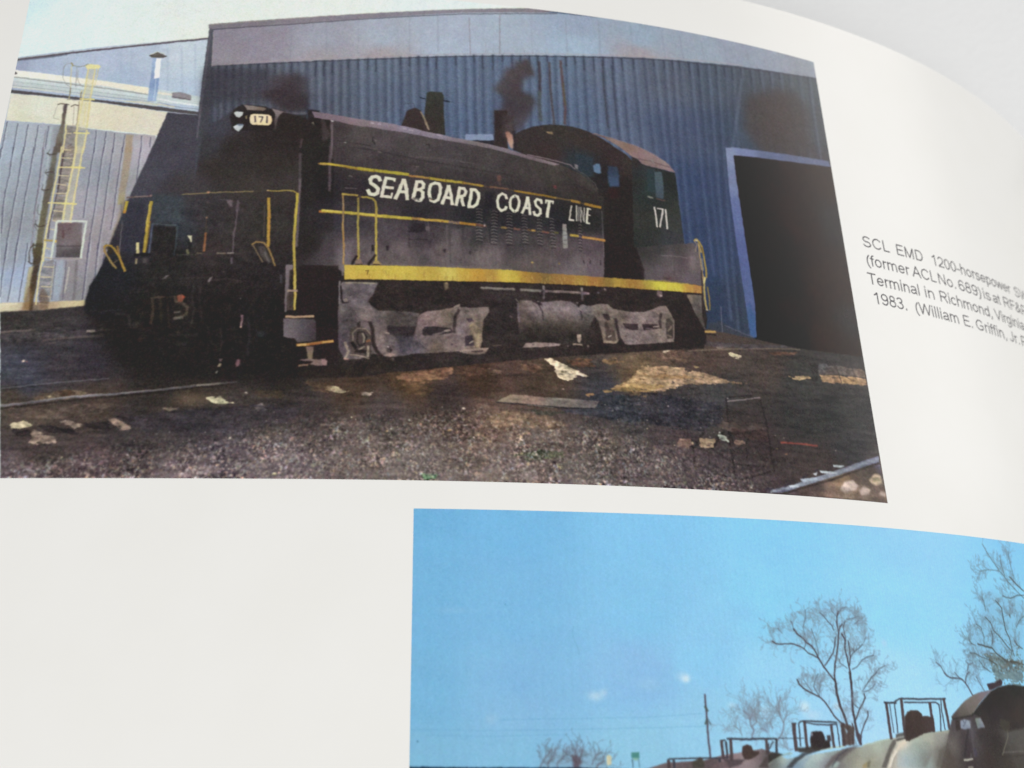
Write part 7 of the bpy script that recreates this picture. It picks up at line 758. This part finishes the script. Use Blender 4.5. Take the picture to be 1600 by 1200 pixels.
N = block_m.node_tree.nodes; Lk = block_m.node_tree.links; tc = N.new('ShaderNodeTexCoord'); wv = N.new('ShaderNodeTexWave'); wv.bands_direction = 'Z'; wv.inputs['Scale'].default_value = 900; wv.inputs['Distortion'].default_value = 2.5; wv.inputs['Detail Scale'].default_value = .4
cr = N.new('ShaderNodeValToRGB'); cr.color_ramp.elements[0].color = (.52, .51, .47, 1); cr.color_ramp.elements[1].color = (.78, .77, .73, 1); Lk.new(tc.outputs['Object'], wv.inputs['Vector']); Lk.new(wv.outputs['Fac'], cr.inputs['Fac']); Lk.new(cr.outputs['Color'], bb.inputs['Base Color'])
cover_m, cb_ = mat('cover_board', (.03, .05, .11), .35, .5); noise_bump(cover_m, cb_, 1200, .0001, .4)
cloth_m, tb = mat('table_cloth', (.72, .73, .74), .85, .2); mottled(cloth_m, tb, (.79, .80, .81), (.83, .835, .845), 7); noise_bump(cloth_m, tb, 420, .0006, .35)

# ------------------------------------------------------------------ object helpers
def link(name, me, m, parent=None, smooth=True):
    o = bpy.data.objects.new(name, me); SC.collection.objects.link(o); me.materials.append(m)
    if smooth: me.shade_smooth()
    if parent is not None: o.parent = parent
    return o
def from_py(name, vs, fs, m, parent=None, smooth=True):
    me = bpy.data.meshes.new(name); me.from_pydata([tuple(v) for v in vs], [], fs); me.update(); return link(name, me, m, parent, smooth)
def bend(bm, h, rect=None):
    """flat bmesh in page mm (x = s, y = t) -> cut along the rulings and bent with the paper; returns page coordinates"""
    if rect:
        for co, no in (((rect[0], 0, 0), (-1, 0, 0)), ((rect[1], 0, 0), (1, 0, 0)), ((0, rect[2], 0), (0, -1, 0)), ((0, rect[3], 0), (0, 1, 0))):
            bmesh.ops.bisect_plane(bm, geom=bm.verts[:] + bm.edges[:] + bm.faces[:], plane_co=co, plane_no=no, clear_outer=True, dist=1e-6)
    if not bm.faces: return None
    xs = [v.co.x for v in bm.verts]; k = math.ceil(min(xs) / 2 + 1e-6) * 2
    while k < max(xs) - 1e-6:
        bmesh.ops.bisect_plane(bm, geom=bm.verts[:] + bm.edges[:] + bm.faces[:], plane_co=(k, 0, 0), plane_no=(1, 0, 0), dist=1e-6); k += 2
    bmesh.ops.triangulate(bm, faces=bm.faces[:])
    flat = np.array([(v.co.x, v.co.y) for v in bm.verts]); w = sheet(flat[:, 0], flat[:, 1], h)
    for v, p in zip(bm.verts, w): v.co = Vector(p)
    return flat
def bent_obj(name, bm, h, m, parent, rect=None, uvrect=None):
    flat = bend(bm, h, rect)
    if flat is None: bm.free(); return None
    if uvrect:
        bm.verts.index_update(); uv = bm.loops.layers.uv.new('UVMap')
        for f in bm.faces:
            if f.normal.z < 0: pass
            for l in f.loops:
                s_, t_ = flat[l.vert.index]; l[uv].uv = ((s_ - uvrect[0]) / (uvrect[1] - uvrect[0]), (t_ - uvrect[2]) / (uvrect[3] - uvrect[2]))
    bm.normal_update()
    bad = [f for f in bm.faces if f.normal.z < 0]
    if bad: bmesh.ops.reverse_faces(bm, faces=bad)
    me = bpy.data.meshes.new(name); bm.to_mesh(me); bm.free()
    return link(name, me, m, parent)
def poly_bm(pts):
    bm = bmesh.new(); f = bm.faces.new([bm.verts.new((p[0], p[1], 0)) for p in pts]); bmesh.ops.triangulate(bm, faces=[f]); return bm
def ribbon_bm(pts, w, bm=None):
    bm = bm or bmesh.new(); p = np.array(pts)
    for i in range(1, len(p) - 1):      # split at sharp corners so that the stroke keeps its width
        a, b = p[i] - p[i - 1], p[i + 1] - p[i]
        if a @ b < .25 * np.hypot(*a) * np.hypot(*b): ribbon_bm(p[:i + 1], w, bm); return ribbon_bm(p[i:], w, bm)
    d = p[1:] - p[:-1]; d /= np.maximum(np.hypot(*d.T), 1e-6)[:, None]
    t = np.concatenate([d[:1], d[:-1] + d[1:], d[-1:]]); t /= np.maximum(np.hypot(*t.T), 1e-6)[:, None]
    n = np.stack([-t[:, 1], t[:, 0]], 1) * w / 2; p[0] -= d[0] * w * .2; p[-1] += d[-1] * w * .2
    if np.hypot(*(p[0] - p[-1])) < w * .6: p[-1] -= d[-1] * w * .7
    A = [bm.verts.new((*k, 0)) for k in p + n]; B_ = [bm.verts.new((*k, 0)) for k in p - n]
    for i in range(len(p) - 1): bm.faces.new((A[i], A[i + 1], B_[i + 1], B_[i]))
    return bm
def grid_bm(rect):
    bm = bmesh.new(); bm.faces.new([bm.verts.new(k) for k in ((rect[0], rect[2], 0), (rect[1], rect[2], 0), (rect[1], rect[3], 0), (rect[0], rect[3], 0))]); return bm

# ------------------------------------------------------------------ the book
book = bpy.data.objects.new('open_book', None); SC.collection.objects.link(book); book.empty_display_size = .02
book['label'] = 'open railroad picture book with a curved glossy white page lying on a pale cloth'; book['category'] = 'book'
# the page: a thin closed sheet
ss = [PAGE_L] + [k for k in range(-12, int(PAGE_R) + 1, 2)]
ss = sorted(set(ss)); vs, fs = [], []
for t in (PAGE_B, PAGE_T):
    for h in (0.0, -.13):
        vs += list(sheet(np.array(ss), t, h))
n = len(ss)
for i in range(n - 1):
    fs += [(i, i + 1, 2 * n + i + 1, 2 * n + i), (n + i + 1, n + i, 3 * n + i, 3 * n + i + 1), (n + i, n + i + 1, i + 1, i), (2 * n + i, 2 * n + i + 1, 3 * n + i + 1, 3 * n + i)]
fs += [(0, 2 * n, 3 * n, n), (n - 1, 2 * n - 1, 4 * n - 1, 3 * n - 1)]
page = from_py('page', vs, fs, paper, book); page.data.set_sharp_from_angle(angle=math.radians(40))
# leaves below it, down to the back cover
BASE = -78.0
def block(name, prof, t0, t1, m, base):
    n = len(prof); vs = []
    for t in (t0, t1):
        vs += [(x * MM, t * MM, z * MM) for x, z in prof] + [(x * MM, t * MM, base * MM) for x, z in prof]
    fs = []
    for i in range(n - 1):
        fs += [(i, i + 1, 2 * n + i + 1, 2 * n + i), (n + i + 1, n + i, 3 * n + i, 3 * n + i + 1), (n + i, n + i + 1, i + 1, i), (2 * n + i, 2 * n + i + 1, 3 * n + i + 1, 3 * n + i)]
    fs += [(0, 2 * n, 3 * n, n), (n - 1, 2 * n - 1, 4 * n - 1, 3 * n - 1)]
    o = from_py(name, vs, fs, m, book); o.data.set_sharp_from_angle(angle=math.radians(40)); return o
pr = sheet(np.array(ss), 0, -.30) / MM
block('page_block', [(p[0], max(p[2], BASE + 1)) for p in pr], PAGE_B + .4, PAGE_T - .5, block_m, BASE)
gx = pr[-1][0] + .4; gz = pr[-1][2]
right = [(gx + u * 240, gz + 26 * math.sin(min(1, u * 2.2) * math.pi / 2) - 6 * max(0, u - .45)) for u in np.linspace(0, 1, 40)]
block('page_block', right, PAGE_B + .2, PAGE_T - .6, block_m, BASE)
vs, fs = [], []
for t in (PAGE_B, PAGE_T - .3):
    for x, z in right: vs.append((x * MM, t * MM, (z + .25) * MM))
k = len(right)
for i in range(k - 1): fs.append((i, i + 1, k + i + 1, k + i))
facing = from_py('page', vs, fs, paper, book); facing['label'] = 'blank facing page beyond the gutter'
def box(name, x0, x1, y0, y1, z0, z1, m, parent=None, bev=.0008):
    bm = bmesh.new(); bmesh.ops.create_cube(bm, size=1)
    for v in bm.verts: v.co = Vector(((x0 + x1) / 2 + v.co.x * (x1 - x0), (y0 + y1) / 2 + v.co.y * (y1 - y0), (z0 + z1) / 2 + v.co.z * (z1 - z0))) * MM
    bmesh.ops.bevel(bm, geom=bm.edges[:], offset=bev, segments=2, affect='EDGES')
    me = bpy.data.meshes.new(name); bm.to_mesh(me); bm.free(); return link(name, me, m, parent, False)
box('cover', PAGE_L - 4, gx + 244, PAGE_B - 4, PAGE_T - 1.5, BASE - 3.2, BASE - .1, cover_m, book)

# printed pictures: the whole print, then each thing it shows as a shape of its own ink
def picture(cvs, rect, m, label, h0, sky):
    ph = bent_obj('printed_photograph', grid_bm(rect), h0, m, book, rect, rect); ph['label'] = label
    lv = []
    for name, pts, w in cvs.pieces:
        a = np.array(pts); pad = w
        bb_ = (a[:, 0].min() - pad, a[:, 0].max() + pad, a[:, 1].min() - pad, a[:, 1].max() + pad)
        if bb_[1] < rect[0] or bb_[0] > rect[1] or bb_[3] < rect[2] or bb_[2] > rect[3]: continue
        k = 1 + max([l for b, l in lv if not (b[1] < bb_[0] or b[0] > bb_[1] or b[3] < bb_[2] or b[2] > bb_[3])] or [0])
        try: bm = ribbon_bm(pts, w) if w else poly_bm(pts)
        except ValueError: continue
        o = bent_obj(name, bm, h0 + .0009 * k, m, ph, rect, rect)
        if o: lv.append((bb_, k))
    print('picture', label, 'pieces', len(lv), 'levels', max(l for b, l in lv))
picture(pic1, PIC1, ink1, 'printed colour picture of a black diesel switcher with yellow stripes beside a blue shed', .008, None)
picture(pic2, PIC2, ink2, 'printed colour picture of tank cars and bare trees under a blue sky', .008, None)

# printed caption: every word is its own ink
cap = bpy.data.objects.new('caption', None); SC.collection.objects.link(cap); cap.parent = book; cap['label'] = 'small black caption text in four lines right of the upper picture'
def arc(cx, cy, rx, ry, a0, a1, n=9): return [(cx + rx * math.cos(math.radians(a0 + (a1 - a0) * i / n)), cy + ry * math.sin(math.radians(a0 + (a1 - a0) * i / n))) for i in range(n + 1)]
X_, C_ = .475, .672       # centre-line x height and capital height, in em
GL = {   # letter: (advance, strokes) - a plain grotesque drawn as centre lines, height measured from the base line
 'S': (.667, [arc(.335, .51, .225, .165, 25, 200) + arc(.335, .50, .2, .15, 205, 262) + arc(.34, .19, .235, .165, 80, -20) + arc(.335, .20, .24, .165, -30, -165)]),
 'C': (.722, [arc(.385, .356, .29, .32, 38, 322, 16)]), 'G': (.778, [arc(.40, .356, .30, .32, 40, 300, 16) + [(.66, .13), (.66, .33), (.42, .33)]]),
 'L': (.556, [[(.12, .716), (.12, .04), (.50, .04)]]), 'E': (.667, [[(.60, .675), (.13, .675), (.13, .04), (.61, .04)], [(.13, .37), (.57, .37)]]), 'F': (.611, [[(.56, .675), (.13, .675), (.13, 0)], [(.13, .36), (.51, .36)]]),
 'M': (.833, [[(.12, 0), (.12, .68), (.415, .03), (.71, .68), (.71, 0)]]), 'N': (.722, [[(.12, 0), (.12, .69), (.60, .03), (.60, .716)]]),
 'D': (.722, [[(.13, .04), (.13, .675), (.34, .675)] + arc(.36, .356, .27, .32, 80, -80, 12) + [(.34, .04), (.11, .04)]]),
 'P': (.667, [[(.13, 0), (.13, .675), (.38, .675)] + arc(.39, .50, .19, .175, 80, -80, 8) + [(.38, .325), (.13, .325)]]),
 'R': (.722, [[(.13, 0), (.13, .675), (.42, .675)] + arc(.43, .51, .19, .165, 80, -80, 8) + [(.42, .345), (.13, .345)], [(.40, .34), (.50, .24), (.64, 0)]]),
 'T': (.611, [[(.02, .675), (.59, .675)], [(.305, .675), (.305, 0)]]), 'A': (.667, [[(.03, 0), (.333, .70), (.64, 0)], [(.13, .25), (.54, .25)]]), 'V': (.667, [[(.03, .716), (.333, .02), (.64, .716)]]),
 'W': (.944, [[(.04, .716), (.24, .02), (.472, .69), (.70, .02), (.91, .716)]]), 'J': (.5, [[(.38, .716), (.38, .2)] + arc(.22, .19, .16, .16, -10, -170, 8)]),
 '1': (.556, [[(.13, .53), (.24, .60), (.335, .70), (.335, 0)]]), '2': (.556, [arc(.275, .49, .2, .19, 170, -25, 9) + [(.36, .28), (.15, .12), (.07, .04), (.51, .04)]]), '0': (.556, [arc(.278, .352, .205, .325, 90, 450, 18)]),
 '3': (.556, [arc(.26, .53, .18, .15, 160, -70, 9) + [(.24, .385)], [(.24, .385)] + arc(.26, .2, .21, .175, 85, -165, 10)]), '6': (.556, [arc(.29, .44, .215, .24, 35, 180, 8) + [(.075, .33)] + arc(.285, .22, .205, .19, 180, 540, 16)]),
 '8': (.556, [arc(.278, .535, .165, .15, 0, 360, 14), arc(.278, .205, .205, .18, 0, 360, 14)]), '9': (.556, [arc(.275, .49, .2, .19, 0, 360, 16) + [(.475, .36)] + arc(.265, .27, .215, .24, 0, -145, 8)]),
 '-': (.333, [[(.03, .25), (.30, .25)]]), '.': (.278, [[(.14, 0), (.14, .095)]]), ',': (.278, [[(.14, .09), (.14, 0), (.09, -.11)]]), '(': (.333, [arc(.50, .26, .39, .50, 125, 235, 8)]), ')': (.333, [arc(-.17, .26, .39, .50, 55, -55, 8)]),
 'h': (.556, [[(.105, 0), (.105, .716)], [(.105, .33)] + arc(.28, .32, .17, .165, 165, 10, 7) + [(.455, 0)]]), 'n': (.556, [[(.105, 0), (.105, .52)], [(.105, .33)] + arc(.28, .32, .17, .165, 165, 10, 7) + [(.455, 0)]]),
 'm': (.833, [[(.105, 0), (.105, .52)], [(.105, .34)] + arc(.26, .33, .15, .155, 160, 10, 6) + [(.415, 0)], [(.415, .34)] + arc(.57, .33, .15, .155, 160, 10, 6) + [(.73, 0)]]),
 'o': (.556, [arc(.278, .26, .205, .23, 0, 360, 16)]), 'r': (.333, [[(.11, 0), (.11, .52)], [(.11, .32)] + arc(.25, .33, .14, .145, 160, 60, 5)]),
 's': (.5, [arc(.25, .375, .17, .11, 20, 200, 7) + arc(.25, .36, .15, .1, 210, 262, 4) + arc(.25, .145, .18, .115, 80, -15, 5) + arc(.245, .15, .19, .12, -25, -160, 7)]),
 'e': (.556, [[(.08, .265), (.47, .265)] + arc(.278, .26, .2, .225, 5, 325, 16)]), 'p': (.556, [[(.105, -.2), (.105, .52)], arc(.29, .26, .19, .225, 0, 360, 16)]), 'd': (.556, [[(.45, 0), (.45, .716)], arc(.265, .26, .19, .225, 0, 360, 16)]),
 'c': (.5, [arc(.27, .26, .195, .225, 42, 318, 14)]), 'w': (.722, [[(.03, .52), (.19, .03), (.36, .50), (.53, .03), (.69, .52)]]), 'i': (.222, [[(.11, 0), (.11, .52)], [(.11, .615), (.11, .716)]]), 'l': (.222, [[(.11, 0), (.11, .716)]]),
 'f': (.278, [[(.12, 0), (.12, .57)] + arc(.24, .57, .12, .11, 175, 80, 4), [(.01, .48), (.25, .48)]]), 't': (.278, [[(.13, .66), (.13, .13)] + arc(.22, .13, .09, .09, 185, 285, 4), [(.01, .48), (.25, .48)]]),
 'a': (.556, [arc(.27, .36, .18, .125, 155, 15, 7) + [(.45, .12), (.49, 0)], [(.45, .29), (.25, .26)] + arc(.21, .15, .135, .11, 110, 300, 7) + [(.36, .07), (.45, .16)]]),
 'g': (.556, [[(.45, .52), (.45, .0)] + arc(.27, -.03, .18, .14, 0, -155, 7), arc(.265, .27, .19, .215, 0, 360, 16)]),
 '&': (.667, [[(.62, .02), (.26, .46)] + arc(.31, .565, .125, .115, 215, -30, 8) + [(.24, .36), (.13, .27)] + arc(.25, .18, .19, .145, 150, 290, 7) + [(.47, .17), (.56, .34)]])}
def word(txt, s0, s1, t0, em):
    bm = bmesh.new(); x = 0; adv = [GL[c][0] for c in txt]; lo, hi = .07, sum(adv) - .05; kx = (s1 - s0) / (hi - lo)
    for c in txt:
        for st in GL[c][1]:
            r = ribbon_bm([(s0 + (x + p[0] - lo) * kx, t0 + p[1] * em) for p in st], .082 * em); tmp = bpy.data.meshes.new('t'); r.to_mesh(tmp); r.free(); bm.from_mesh(tmp); bpy.data.meshes.remove(tmp)
        x += GL[c][0]
    bent_obj('word', bm, .010, black_ink, cap)
CAPM = 3.53
for txt, s0, s1, t0 in (
    ('SCL', 164.12, 171.06, 53.63),
    ('EMD', 173.08, 180.57, 53.63),
    ('1200-horsepower', 183.35, 210.70, 53.63),
    ('SW', 212.66, 218.34, 53.63),
    ('(former', 164.27, 175.54, 49.39),
    ('ACL', 176.76, 183.44, 49.39),
    ('No.', 184.17, 189.67, 49.39),
    ('689)', 190.70, 198.18, 49.39),
    ('is', 198.98, 201.47, 49.39),
    ('at', 202.48, 205.07, 49.39),
    ('RF&P', 206.50, 215.97, 49.39),
    ('Terminal', 163.95, 177.54, 45.15),
    ('in', 179.14, 181.85, 45.15),
    ('Richmond,', 183.52, 200.77, 45.15),
    ('Virginia', 201.94, 213.32, 45.15),
    ('1983.', 164.43, 173.11, 40.90),
    ('(William', 175.44, 188.13, 40.90),
    ('E.', 189.65, 192.60, 40.90),
    ('Griffin,', 193.82, 204.60, 40.90),
    ('Jr.', 205.83, 209.62, 40.90),
    ('P', 210.41, 212.52, 40.90),
): word(txt, s0, s1, t0, CAPM)

# ------------------------------------------------------------------ what the book lies on
tbl = from_py('table', [(-2.5, -2.5, 0), (2.5, -2.5, 0), (2.5, 2.5, 0), (-2.5, 2.5, 0)], [(0, 1, 2, 3)], cloth_m); tbl.location.z = (BASE - 3.3) * MM; tbl['kind'] = 'structure'
